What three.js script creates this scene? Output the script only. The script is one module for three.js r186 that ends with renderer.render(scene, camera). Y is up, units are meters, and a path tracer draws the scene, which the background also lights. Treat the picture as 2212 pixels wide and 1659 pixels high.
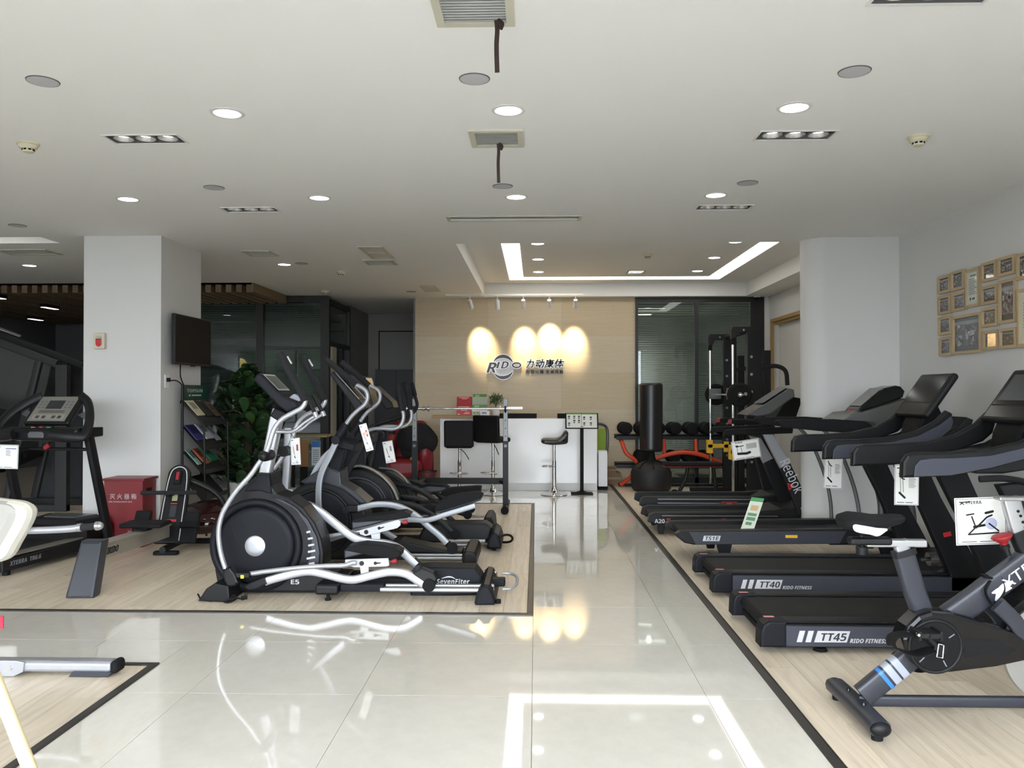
import * as THREE from 'three';
import { RoundedBoxGeometry } from 'three/addons/geometries/RoundedBoxGeometry.js';
import { mergeGeometries } from 'three/addons/utils/BufferGeometryUtils.js';
import { FontLoader } from 'three/addons/loaders/FontLoader.js';
import { TextGeometry } from 'three/addons/geometries/TextGeometry.js';
import { RectAreaLightUniformsLib } from 'three/addons/lights/RectAreaLightUniformsLib.js';
RectAreaLightUniformsLib.init();

// ---------------------------------------------------------------- camera, sky, exposure
const scene = new THREE.Scene();
const camera = new THREE.PerspectiveCamera(2 * Math.atan(1659 / 2 / 1790) * 180 / Math.PI, 2212 / 1659, 0.05, 200);
camera.position.set(0, 1.5, 0);
camera.rotation.order = 'YXZ';
camera.rotation.y = Math.atan(52 / 1790);
camera.rotation.x = Math.atan(18.5 / 1790);
scene.background = new THREE.Color().setRGB(0.97, 1.04, 1.13);   // overcast sky outside the shop front
scene.backgroundIntensity = 8.5;
const renderer = new THREE.WebGLRenderer();
renderer.toneMapping = THREE.LinearToneMapping;
renderer.toneMappingExposure = 1.34;
renderer.shadowMap.enabled = true;

// ---------------------------------------------------------------- helpers
let seed = 12345;
const rnd = () => { seed = (seed * 1664525 + 1013904223) % 4294967296; return seed / 4294967296; };
const rr = (a, b) => a + (b - a) * rnd();
const V = (x, y, z) => new THREE.Vector3(x, y, z);
const lerp = (a, b, t) => a + (b - a) * t;
function mat(o) {
  const p = new THREE.MeshPhysicalMaterial();
  const { color, lin, ...rest } = o;
  if (color !== undefined) p.color.set(color);
  if (lin) p.color.setRGB(...lin);
  p.roughness = 0.6; p.metalness = 0;
  Object.assign(p, rest);
  return p;
}
function prep(g) {
  let q = g.index ? g.toNonIndexed() : g;
  for (const k of Object.keys(q.attributes)) if (!['position', 'normal', 'uv'].includes(k)) q.deleteAttribute(k);
  if (!q.attributes.normal) q.computeVertexNormals();
  if (!q.attributes.uv) q.setAttribute('uv', new THREE.BufferAttribute(new Float32Array(q.attributes.position.count * 2), 2));
  q.clearGroups?.(); q.groups = [];
  return q;
}
function join(list) { const a = [list].flat(9).filter(Boolean).map(prep); return a.length === 1 ? a[0] : mergeGeometries(a, false); }
const taken = {};
function numbered(n) { const k = taken[n] = (taken[n] ?? -1) + 1; return k ? `${n}_${String(k).padStart(3, '0')}` : n; }
function mesh(name, geos, m, parent) {
  const o = new THREE.Mesh(geos.isBufferGeometry ? geos : join(geos), m);
  o.castShadow = o.receiveShadow = true;
  o.name = parent && parent !== scene ? name : numbered(name);
  (parent ?? scene).add(o);
  return o;
}
function tag(o, label, category, group) { o.userData.label = label; o.userData.category = category; if (group) o.userData.group = group; return o; }
function thing(name, label, category, pos = [0, 0, 0], turn = 0, group) {
  const o = new THREE.Group(); o.name = numbered(name); scene.add(o);
  o.position.set(...pos); o.rotation.y = turn;
  return tag(o, label, category, group);
}
function struct(name, geos, m, label) { const o = mesh(name, geos, m); o.userData.kind = 'structure'; if (label) o.userData.label = label; return o; }
function structGroup(name, label) { const o = new THREE.Group(); o.name = numbered(name); scene.add(o); o.userData.kind = 'structure'; if (label) o.userData.label = label; return o; }
function partLabel(o, l) { o.userData.label = l; return o; }
function copyThing(src, label, pos, turn) {
  const c = src.clone(); c.name = numbered(src.name.replace(/_\d{3}$/, '')); scene.add(c);
  if (pos) c.position.set(...pos); if (turn !== undefined) c.rotation.y = turn;
  c.userData = { ...src.userData, label }; return c;
}
// geometries
const box = (x0, x1, y0, y1, z0, z1) => { const g = new THREE.BoxGeometry(Math.abs(x1 - x0), Math.abs(y1 - y0), Math.abs(z1 - z0)); g.translate((x0 + x1) / 2, (y0 + y1) / 2, (z0 + z1) / 2); return g; };
const rbox = (x0, x1, y0, y1, z0, z1, r = 0.01, s = 2) => {
  const w = Math.abs(x1 - x0), h = Math.abs(y1 - y0), d = Math.abs(z1 - z0);
  const g = new RoundedBoxGeometry(w, h, d, s, Math.min(r, w / 2.01, h / 2.01, d / 2.01)); g.translate((x0 + x1) / 2, (y0 + y1) / 2, (z0 + z1) / 2); return g;
};
const cyl = (a, b, r, r2 = r, n = 20) => {   // from a to b
  const A = V(...a), Bv = V(...b), L = A.distanceTo(Bv); const g = new THREE.CylinderGeometry(r2, r, L, n, 1);
  g.applyQuaternion(new THREE.Quaternion().setFromUnitVectors(V(0, 1, 0), Bv.clone().sub(A).normalize())); g.translate(...A.clone().add(Bv).multiplyScalar(0.5).toArray()); return g;
};
const ball = (x, y, z, r, n = 16) => { const g = new THREE.SphereGeometry(r, n, Math.max(8, n * 0.6 | 0)); g.translate(x, y, z); return g; };
const lathe = (pts, n = 32) => new THREE.LatheGeometry(pts.map(([x, y]) => new THREE.Vector2(x, y)), n);
const move = (g, x = 0, y = 0, z = 0, rx = 0, ry = 0, rz = 0) => { if (rx) g.rotateX(rx); if (rz) g.rotateZ(rz); if (ry) g.rotateY(ry); g.translate(x, y, z); return g; };
const disc = (x, y, z, r, t, n = 28) => { const g = new THREE.CylinderGeometry(r, r, t, n); g.rotateX(Math.PI / 2); g.translate(x, y, z); return g; };   // axis along z
// swept section a (in the plane of path and side) by b (along side), p = squareness exponent
function sweep(pts, a, b = a, { side = V(0, 0, 1), n = 14, seg = 0, p = 1, closed = false, straight = false, taper } = {}) {
  const P = pts.map((q) => q.isVector3 ? q : V(...q));
  let S;
  if (straight) S = P; else { const c = new THREE.CatmullRomCurve3(P, closed, 'centripetal'); S = c.getPoints(seg || Math.max(8, P.length * 6)); }
  if (closed && S[0].distanceTo(S[S.length - 1]) < 1e-6) S.pop();
  const m = S.length, pos = [], nor = [], uv = [], idx = [];
  let len = 0;
  for (let i = 0; i < m; i++) {
    const prev = closed ? S[(i + m - 1) % m] : S[Math.max(0, i - 1)], next = closed ? S[(i + 1) % m] : S[Math.min(m - 1, i + 1)];
    const T = next.clone().sub(prev).normalize();
    let Bn = side.clone().addScaledVector(T, -side.dot(T)); if (Bn.lengthSq() < 1e-8) Bn = V(1, 0, 0).addScaledVector(T, -T.x); Bn.normalize();
    const N = T.clone().cross(Bn);
    if (i) len += S[i].distanceTo(S[i - 1]);
    const k = taper ? taper(i / (m - 1)) : 1;
    for (let j = 0; j <= n; j++) {
      const th = j / n * 2 * Math.PI, c = Math.cos(th), s = Math.sin(th);
      const cc = Math.sign(c) * Math.abs(c) ** p, ss = Math.sign(s) * Math.abs(s) ** p;
      const q = S[i].clone().addScaledVector(N, cc * a * k).addScaledVector(Bn, ss * b * k);
      const e = p < 1 ? 2 / p - 1 : 1;
      const nn = N.clone().multiplyScalar(Math.sign(c) * Math.abs(cc) ** e / a).addScaledVector(Bn, Math.sign(s) * Math.abs(ss) ** e / b).normalize();
      pos.push(q.x, q.y, q.z); nor.push(nn.x, nn.y, nn.z); uv.push(j / n, len);
    }
  }
  const rows = closed ? m : m - 1;
  for (let i = 0; i < rows; i++) for (let j = 0; j < n; j++) { const A = i * (n + 1) + j, Bq = ((i + 1) % m) * (n + 1) + j; idx.push(A, Bq, A + 1, Bq, Bq + 1, A + 1); }
  const g = new THREE.BufferGeometry();
  if (!closed) for (const [i, flip] of [[0, 1], [m - 1, 0]]) {   // caps
    const T = (i ? S[m - 1].clone().sub(S[m - 2]) : S[0].clone().sub(S[1])).normalize(), base = pos.length / 3;
    pos.push(S[i].x, S[i].y, S[i].z); nor.push(T.x, T.y, T.z); uv.push(0, 0);
    for (let j = 0; j <= n; j++) { const o = (i * (n + 1) + j) * 3; pos.push(pos[o], pos[o + 1], pos[o + 2]); nor.push(T.x, T.y, T.z); uv.push(0, 0); }
    for (let j = 0; j < n; j++) flip ? idx.push(base, base + 1 + j, base + 2 + j) : idx.push(base, base + 2 + j, base + 1 + j);
  }
  g.setAttribute('position', new THREE.Float32BufferAttribute(pos, 3)); g.setAttribute('normal', new THREE.Float32BufferAttribute(nor, 3)); g.setAttribute('uv', new THREE.Float32BufferAttribute(uv, 2));
  g.setIndex(idx); return g;
}
const tube = (pts, r, o = {}) => sweep(pts, r, r, { n: 12, ...o });
const flat = (pts2, z, a, b, o = {}) => sweep(pts2.map(([x, y]) => [x, y, z]), a, b, { p: 0.45, n: 20, ...o });   // rounded-rectangle bar in a plane across z
// side-view prism between z0 and z1
function prism(pts, z0, z1, bevel = 0.006, smooth = false) {
  const sh = new THREE.Shape();
  if (smooth) { const q = pts.map(([x, y]) => new THREE.Vector2(x, y)); const c = new THREE.CatmullRomCurve3(q.map((v) => V(v.x, v.y, 0)), true, 'centripetal').getPoints(pts.length * 6); c.pop(); sh.setFromPoints(c.map((v) => new THREE.Vector2(v.x, v.y))); }
  else sh.setFromPoints(pts.map(([x, y]) => new THREE.Vector2(x, y)));
  const lo = Math.min(z0, z1), hi = Math.max(z0, z1), b = Math.min(bevel, (hi - lo) / 2.2);
  const g = new THREE.ExtrudeGeometry(sh, { depth: hi - lo - 2 * b, bevelEnabled: b > 0, bevelThickness: b, bevelSize: b, bevelOffset: -b, bevelSegments: 2, curveSegments: 12 });
  g.translate(0, 0, lo + b); return g;
}
// prism with the outline in the x-z plane, between y0 and y1
function slabXZ(pts, y0, y1, bevel = 0.005, smooth = false) { const g = prism(pts.map(([x, z]) => [x, -z]), y0, y1, bevel, smooth); g.rotateX(-Math.PI / 2); return g; }
function quad(a, b, c, d) {   // a b c d counter-clockwise seen from the front, uv 0..1
  const g = new THREE.BufferGeometry(); g.setAttribute('position', new THREE.Float32BufferAttribute([...a, ...b, ...c, ...a, ...c, ...d], 3));
  g.setAttribute('uv', new THREE.Float32BufferAttribute([0, 0, 1, 0, 1, 1, 0, 0, 1, 1, 0, 1], 2)); g.computeVertexNormals(); return g;
}
const fontBold = await new FontLoader().loadAsync('fonts/droid/droid_sans_bold.typeface.json');
const fontReg = await new FontLoader().loadAsync('fonts/droid/droid_sans_regular.typeface.json');
function text(str, size, depth = 0.002, { font = fontBold, skew = 0, stretch = 1, center = false } = {}) {
  const g = new TextGeometry(str, { font, size, depth, curveSegments: 4, bevelEnabled: false });
  g.applyMatrix4(new THREE.Matrix4().set(stretch, skew, 0, 0, 0, 1, 0, 0, 0, 0, 1, 0, 0, 0, 0, 1));
  if (center) { g.computeBoundingBox(); const b = g.boundingBox; g.translate(-(b.min.x + b.max.x) / 2, -(b.min.y + b.max.y) / 2, 0); }
  return g;
}
// textures
function canvasTex(w, h, draw) { const c = document.createElement('canvas'); c.width = w; c.height = h; draw(c.getContext('2d'), w, h); const t = new THREE.CanvasTexture(c); t.colorSpace = THREE.SRGBColorSpace; return t; }
function noiseTex(n, f, rep = 1, srgb = false) {
  const d = new Uint8Array(n * n * 4);
  for (let y = 0; y < n; y++) for (let x = 0; x < n; x++) { const v = f(x / n, y / n, x, y), o = (y * n + x) * 4; const a = Array.isArray(v) ? v : [v, v, v]; for (let k = 0; k < 3; k++) d[o + k] = Math.max(0, Math.min(255, a[k] * 255)); d[o + 3] = 255; }
  const t = new THREE.DataTexture(d, n, n); t.wrapS = t.wrapT = THREE.RepeatWrapping; t.magFilter = THREE.LinearFilter; t.minFilter = THREE.LinearMipmapLinearFilter; t.repeat.set(rep, rep); if (srgb) t.colorSpace = THREE.SRGBColorSpace; t.needsUpdate = true; return t;
}
const lattice = Array.from({ length: 64 * 64 }, () => rnd());
function vnoise(x, y, px, py) {   // tiling value noise
  const xi = Math.floor(x), yi = Math.floor(y), fx = x - xi, fy = y - yi, s = (t) => t * t * (3 - 2 * t);
  const at = (i, j) => lattice[(((j % py) + py) % py) * 64 + (((i % px) + px) % px)];
  return lerp(lerp(at(xi, yi), at(xi + 1, yi), s(fx)), lerp(at(xi, yi + 1), at(xi + 1, yi + 1), s(fx)), s(fy));
}

// ---------------------------------------------------------------- materials
const fineBump = noiseTex(128, (u, v) => 0.5 + 0.5 * (rnd() - 0.5), 1);
const M = {
  paint: mat({ lin: [0.65, 0.648, 0.63], roughness: 0.85 }),
  ceil: mat({ lin: [0.82, 0.82, 0.80], roughness: 0.9 }),
  black: mat({ lin: [0.007, 0.0074, 0.0085], roughness: 0.45, specularIntensity: 0.6 }),
  blackMatte: mat({ lin: [0.006, 0.006, 0.0066], roughness: 0.75, specularIntensity: 0.5 }),
  blackGloss: mat({ lin: [0.006, 0.006, 0.007], roughness: 0.16, ior: 1.4 }),
  rubber: mat({ lin: [0.008, 0.008, 0.0088], roughness: 0.8, specularIntensity: 0.5 }),
  foam: mat({ lin: [0.012, 0.012, 0.014], roughness: 0.9 }),
  charcoal: mat({ lin: [0.0085, 0.0097, 0.0135], roughness: 0.5, specularIntensity: 0.4 }),
  graphite: mat({ lin: [0.028, 0.031, 0.041], roughness: 0.42 }),
  slate: mat({ lin: [0.055, 0.06, 0.082], roughness: 0.38, metalness: 0.25 }),
  silver: mat({ lin: [0.42, 0.425, 0.43], roughness: 0.3, metalness: 0.75 }),
  silverPaint: mat({ lin: [0.36, 0.37, 0.39], roughness: 0.35, metalness: 0.45 }),
  greyPaint: mat({ lin: [0.25, 0.265, 0.29], roughness: 0.4, metalness: 0.3 }),
  gunmetal: mat({ lin: [0.13, 0.135, 0.14], roughness: 0.38, metalness: 0.5 }),
  chrome: mat({ lin: [0.75, 0.75, 0.76], roughness: 0.08, metalness: 1 }),
  steel: mat({ lin: [0.6, 0.6, 0.6], roughness: 0.25, metalness: 1 }),
  white: mat({ lin: [0.8, 0.8, 0.8], roughness: 0.4 }),
  whiteGloss: mat({ lin: [0.82, 0.82, 0.81], roughness: 0.15 }),
  red: mat({ lin: [0.55, 0.02, 0.03], roughness: 0.4 }),
  orangeRed: mat({ lin: [0.62, 0.06, 0.02], roughness: 0.4 }),
  darkRed: mat({ lin: [0.30, 0.012, 0.018], roughness: 0.5 }),
  yellow: mat({ lin: [0.75, 0.45, 0.03], roughness: 0.45 }),
  lettering: mat({ lin: [0.60, 0.61, 0.63], roughness: 0.5 }),
  trim: mat({ lin: [0.05, 0.045, 0.04], roughness: 0.4, metalness: 0.4 }),
  belt: mat({ lin: [0.012, 0.012, 0.0122], roughness: 0.7, specularIntensity: 0.6, bumpMap: fineBump, bumpScale: 0.0004 }),
  screen: mat({ lin: [0.010, 0.011, 0.013], roughness: 0.12, ior: 1.3 }),
  pane: mat({ color: 0xffffff, transmission: 1, thickness: 0, roughness: 0.0, ior: 1.5 }),
};

// ================================================================ THE SETTING
const CH = 3.08, TH = 3.30, GRILLES = [[-0.424, -0.09, 2.98, 3.54], [-0.41, -0.078, 4.96, 5.295], [-3.29, -2.96, 9.1, 9.46], [-1.93, -1.66, 8.88, 9.68], [-2.07, -1.70, 9.78, 10.15], [-1.73, -1.48, 12.15, 12.87], [-6.0, -5.4, 8.95, 9.3]], TRIPLES = [[-2.43, 5.08], [1.59, 5.12], [-2.46, 7.07], [1.60, 7.1], [1.58, 3.31]];                    // ceiling, and the raised tray over the reception
// --- polished tiles
{
  const marble = noiseTex(256, (u, v) => { const a = vnoise(u * 4, v * 4, 4, 4), b = vnoise(u * 16, v * 16, 16, 16), c = vnoise(u * 48, v * 48, 48, 48); const k = 0.955 + 0.03 * a + 0.02 * b + 0.012 * c; return [0.915 * k, 0.905 * k, 0.875 * k]; }, 1, true);
  const tm = [0, 1, 2].map((i) => mat({ map: marble, color: ['#fffefb', '#fdfbf6', '#fffdf9'][i], roughness: 0.045, ior: 1.62, specularIntensity: 1, clearcoat: 0.5, clearcoatRoughness: 0.02 }));
  const floor = structGroup('floor', 'polished cream floor tiles of the showroom aisle');
  mesh('grout', box(-10.4, 4.2, -0.25, -0.0035, 1.4, -17.6), mat({ lin: [0.30, 0.27, 0.22], roughness: 0.9 }), floor);
  const mats = [[-9.5, -0.02, 5.59, 11.21], [1.19, 3.9, -1.4, 13.8], [-9.5, -2.08, -1.4, 4.54]];
  const minus = (r, m) => {
    const [a, b, c, d] = r, [p, q, s, t] = m;
    if (q <= a || p >= b || t <= c || s >= d) return [r];
    const out = [];
    if (p > a) out.push([a, p, c, d]); if (q < b) out.push([q, b, c, d]);
    const l = Math.max(a, p), h = Math.min(b, q);
    if (s > c) out.push([l, h, c, s]); if (t < d) out.push([l, h, t, d]);
    return out;
  };
  const P = 0.86;
  for (let i = -8; i < 3; i++) for (let j = -7; j < 16; j++) {
    let rs = [[-0.02 + i * P, -0.02 + (i + 1) * P, 4.105 + j * P, 4.105 + (j + 1) * P]];
    for (const m of mats) rs = rs.flatMap((r) => minus(r, m));
    for (const [a, b, c, d] of rs) if (b - a > 0.01 && d - c > 0.01 && d > -1.3) {
      const g = box(a + 0.0012, b - 0.0012, -0.02, 0, -c - 0.0012, -d + 0.0012);
      mesh('tile', g, tm[Math.floor(rnd() * 3)], floor);
    }
  }
}
// --- laminate planks in three fields, framed by a dark strip
{
  const wood = [0, 1, 2].map((k) => {
    const w = 128, h = 512, d = new Uint8Array(w * h * 4);
    for (let y = 0; y < h; y++) for (let x = 0; x < w; x++) {
      const u = x / w, v = y / h, wob = (vnoise(u * 3 + k * 9, v * 4 + k * 5, 64, 64) - 0.5) * 0.35;
      const g1 = vnoise((u + wob) * 9 + k * 11, v * 2.5, 64, 64), g2 = vnoise((u + wob) * 30 + k * 7, v * 7, 64, 64), g3 = vnoise(u * 60 + 3, v * 24 + k, 64, 64);
      const s = 0.86 + 0.10 * g1 + 0.06 * g2 + 0.03 * g3, o = (y * w + x) * 4;
      d[o] = Math.min(255, 238 * s); d[o + 1] = Math.min(255, 228 * s); d[o + 2] = 211 * s; d[o + 3] = 255;
    }
    const t = new THREE.DataTexture(d, w, h); t.magFilter = THREE.LinearFilter; t.minFilter = THREE.LinearMipmapLinearFilter; t.wrapS = t.wrapT = THREE.RepeatWrapping; t.colorSpace = THREE.SRGBColorSpace; t.needsUpdate = true; return t;
  });
  const pm = []; for (const t of wood) for (const c of ['#fffaf4', '#f8f2ea', '#f0ebe3', '#fcf6ee']) pm.push(mat({ map: t, color: c, roughness: 0.36, ior: 1.45 }));
  const plank = (a, b, c, d, parent) => mesh('plank', box(a + 0.0007, b - 0.0007, -0.02, 0.003, -c - 0.0007, -d + 0.0007), pm[Math.floor(rnd() * pm.length)], parent);
  function field(label, x0, x1, d0, d1, w = 0.166, L = 1.21) {
    const g = structGroup('floor', label);
    mesh('underlay', box(x0, x1, -0.03, -0.002, -d0, -d1), M.blackMatte, g);
    let k = 0;
    for (let x = x1; x > x0 + 0.01; x -= w, k++) for (let d = d0 - L * ((k * 0.37) % 1); d < d1; d += L) { const c = Math.max(d, d0), e = Math.min(d + L, d1); if (e - c > 0.02) plank(Math.max(x - w, x0), x, c, e, g); }
    return g;
  }
  field('pale oak laminate floor under the treadmills on the right', 1.235, 3.9, 1.6, 13.78);
  field('pale oak laminate island under the elliptical machines', -6.9, -0.06, 5.635, 11.165);
  field('corner of pale oak laminate at lower left', -4.4, -2.125, 1.6, 4.495);
  const strip = (g) => struct('trim', g, M.trim);
  taken.trim = 0;
  strip([rbox(1.19, 1.233, -0.02, 0.009, 1.3, -13.79, 0.004)]);
  strip([rbox(-9.4, -0.02, -0.02, 0.009, -5.59, -5.633, 0.004)]);
  strip([rbox(-0.0625, -0.02, -0.02, 0.009, -5.634, -11.166, 0.004)]);
  strip([rbox(-9.4, -0.02, -0.02, 0.009, -11.167, -11.21, 0.004)]);
  strip([rbox(-9.4, -2.08, -0.02, 0.009, -4.497, -4.54, 0.004)]);
  strip([rbox(-2.123, -2.08, -0.02, 0.009, 1.3, -4.496, 0.004)]);
}
// --- ceilings
{
  const sh = new THREE.Shape([[-10.4, -1.4], [4.1, -1.4], [4.1, 14.0], [-0.85, 14.0], [-0.85, 17.6], [-4.07, 17.6], [-4.07, 11.78], [-10.4, 11.78]].map(([x, d]) => new THREE.Vector2(x, d)));
  const hole = (x0, x1, d0, d1) => sh.holes.push(new THREE.Path([[x0, d0], [x0, d1], [x1, d1], [x1, d0]].map(([x, d]) => new THREE.Vector2(x, d))));
  hole(-0.85, 3.43, 8.76, 13.62); hole(-10.3, -5.03, 8.26, 8.6);
  for (const [x, d] of TRIPLES) hole(x - 0.225, x + 0.225, d - 0.085, d + 0.085);
  for (const [a, b, c, e] of GRILLES) hole(a + 0.02, b - 0.02, c + 0.02, e - 0.02);
  hole(-0.8, 0.4, 7.4, 7.58);
  const slab = new THREE.ExtrudeGeometry(sh, { depth: 0.16, bevelEnabled: false }); slab.rotateX(-Math.PI / 2); slab.translate(0, CH, 0);
  struct('ceiling', [slab, box(-4.09, -4.07, CH + 0.16, CH + 0.5, -11.78, -17.6), box(-10.4, -4.07, CH + 0.16, CH + 0.5, -11.76, -11.78)], M.ceil, 'white plaster ceiling');
  const ts = new THREE.Shape([[-0.97, 8.64], [3.55, 8.64], [3.55, 13.74], [-0.97, 13.74]].map(([x, d]) => new THREE.Vector2(x, d))); ts.holes.push(new THREE.Path([[1.37, 12.22], [1.37, 12.53], [1.60, 12.53], [1.60, 12.22]].map(([x, d]) => new THREE.Vector2(x, d))));
  const tray = new THREE.ExtrudeGeometry(ts, { depth: 0.12, bevelEnabled: false }); tray.rotateX(-Math.PI / 2); tray.translate(0, TH, 0);
  struct('ceiling', [tray, box(-0.97, -0.85, CH + 0.16, TH, -8.64, -13.74), box(3.43, 3.55, CH + 0.16, TH, -8.64, -13.74), box(-0.85, 3.43, CH + 0.16, TH, -8.64, -8.76), box(-0.85, 3.43, CH + 0.16, TH, -13.62, -13.74)], M.ceil, 'raised ceiling tray above the reception');
  struct('ceiling', [box(-10.4, -4.98, CH + 0.3, CH + 0.4, -8.2, -8.66), box(-10.4, -5.03, CH + 0.16, CH + 0.3, -8.2, -8.26), box(-10.4, -5.03, CH + 0.16, CH + 0.3, -8.6, -8.66), box(-5.03, -4.98, CH + 0.16, CH + 0.3, -8.2, -8.66)], M.ceil, 'light trough let into the ceiling at far left');
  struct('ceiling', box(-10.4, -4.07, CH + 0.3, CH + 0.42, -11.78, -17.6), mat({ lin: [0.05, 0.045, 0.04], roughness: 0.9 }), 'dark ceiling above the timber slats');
}
// --- timber slats hung under the dark ceiling
{
  const sm = [0.9, 1, 1.1].map((k) => mat({ lin: [0.20 * k, 0.145 * k, 0.085 * k], roughness: 0.6 }));
  const g = structGroup('ceiling', 'rows of brown timber slats under the dark ceiling');
  const xs = []; for (let x = -4.14; x > -10.3; x -= 0.15) xs.push(x);
  xs.forEach((x, i) => mesh('slat', box(x - 0.04, x + 0.04, 2.95, 3.06, -11.83, -17.5), sm[i % 3], g));
  mesh('side_board', box(-4.09, -4.065, 2.95, 3.08, -11.79, -17.5), sm[1], g);
}
// --- walls and columns
struct('wall_right', [box(3.68, 4.1, 0, CH + 0.2, 1.4, -8.5)], M.paint, 'white side wall behind the treadmills');
struct('wall_pier', [box(2.97, 4.1, 0, CH + 0.1, -8.5, -8.92), cyl([2.97, 0, -8.71], [2.97, CH + 0.1, -8.71], 0.21, 0.21, 40)], M.paint, 'white pier with a rounded edge on the right');
struct('wall_right_rear', [box(3.83, 4.1, 2.69, CH + 0.4, -8.9, -14.2), box(4.05, 4.1, 0, 2.7, -8.9, -13.6), box(3.83, 4.1, 0, 2.69, -13.62, -14.2)], M.paint, 'white wall with a wide timber-edged opening beyond the pier');
{
  const wm = mat({ lin: [0.38, 0.25, 0.10], roughness: 0.5 });
  struct('trim', [box(3.815, 3.86, 0, 2.69, -13.55, -13.62), box(3.815, 3.86, 2.64, 2.69, -8.95, -13.55), box(3.86, 4.04, 2.60, 2.64, -8.95, -13.62)], wm, 'gilded timber edge of the wide opening');
  struct('wall_niche_panel', box(3.95, 4.05, 0, 2.6, -8.95, -13.6), M.paint, 'white panel inside the wide opening');
}
struct('column', box(-4.56, -3.77, 0, CH + 0.1, -8.22, -9.21), M.paint, 'square white column with a red alarm on it');
{
  const travertine = noiseTex(512, (u, v) => { const a = vnoise(u * 3, v * 26, 3, 26), b = vnoise(u * 9, v * 60, 9, 60), c = vnoise(u * 40, v * 40, 40, 40); const pit = vnoise(u * 60, v * 20, 60, 20) > 0.93 ? -0.05 : 0; const k = 0.945 + 0.03 * a + 0.02 * b + 0.012 * c + pit * 0.6; return [0.80 * k, 0.745 * k, 0.64 * k]; }, 1, true);
  const tm = [0, 1].map((i) => mat({ map: travertine, color: i ? '#ffffff' : '#f8f4ee', roughness: 0.55, bumpMap: travertine, bumpScale: 0.0008 }));
  const w = structGroup('wall_logo', 'travertine feature wall with the illuminated logo');
  mesh('core', box(-2.02, 1.645, 0, CH + 0.1, -13.815, -14.1), M.paint, w);
  const rows = [0, 0.61, 1.22, 1.83, 2.44, CH + 0.02];
  for (let r = 0; r < 5; r++) { const xs = [-2.02, -0.8, 0.42, 1.645]; for (let i = 0; i < 3; i++) mesh('stone_panel', box(xs[i] + 0.0006, xs[i + 1] - 0.0006, rows[r] + 0.0006, rows[r + 1] - 0.0006, -13.80, -13.83), tm[(r + i) % 2], w); }
}
// corridor and the dark zone behind
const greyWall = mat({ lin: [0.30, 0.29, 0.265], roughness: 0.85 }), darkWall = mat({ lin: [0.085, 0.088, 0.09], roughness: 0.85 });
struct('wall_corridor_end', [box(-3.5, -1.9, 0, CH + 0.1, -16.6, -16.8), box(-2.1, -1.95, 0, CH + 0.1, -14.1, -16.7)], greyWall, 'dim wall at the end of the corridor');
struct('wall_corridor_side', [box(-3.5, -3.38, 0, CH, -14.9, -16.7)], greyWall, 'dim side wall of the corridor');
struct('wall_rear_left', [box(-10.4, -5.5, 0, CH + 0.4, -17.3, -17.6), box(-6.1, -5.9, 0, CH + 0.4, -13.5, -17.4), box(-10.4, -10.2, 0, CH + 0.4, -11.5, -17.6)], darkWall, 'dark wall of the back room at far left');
struct('wall_left', [box(-10.4, -10.2, 0, CH + 0.2, 1.4, -11.5)], M.paint, 'white wall at far left');
struct('wall_rear', [box(-6.0, -3.4, 0, CH + 0.4, -17.2, -17.4), box(-3.5, 4.2, 0, CH + 0.4, -17.2, -17.4), box(4.1, 4.2, 0, CH + 0.4, -13.9, -17.4), box(1.6, 1.7, 0, CH, -14.1, -17.3)], mat({ lin: [0.5, 0.5, 0.46], roughness: 0.85 }), 'rear wall of the offices');
struct('ceiling', [box(1.6, 4.2, CH, CH + 0.1, -14.0, -17.4)], M.ceil, 'office ceiling behind the right-hand glass');
// corridor door and the dark cupboard panel
{
  const d = structGroup('door', 'dim flush door at the end of the corridor'); d.name = 'door_1';
  mesh('leaf', box(-3.14, -2.25, 0, 2.72, -16.55, -16.6), mat({ lin: [0.26, 0.255, 0.24], roughness: 0.6 }), d);
  mesh('frame', [box(-3.16, -3.14, 0, 2.74, -16.54, -16.6), box(-2.25, -2.23, 0, 2.74, -16.54, -16.6), box(-3.16, -2.23, 2.72, 2.74, -16.54, -16.6)], M.blackMatte, d);
}
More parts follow.
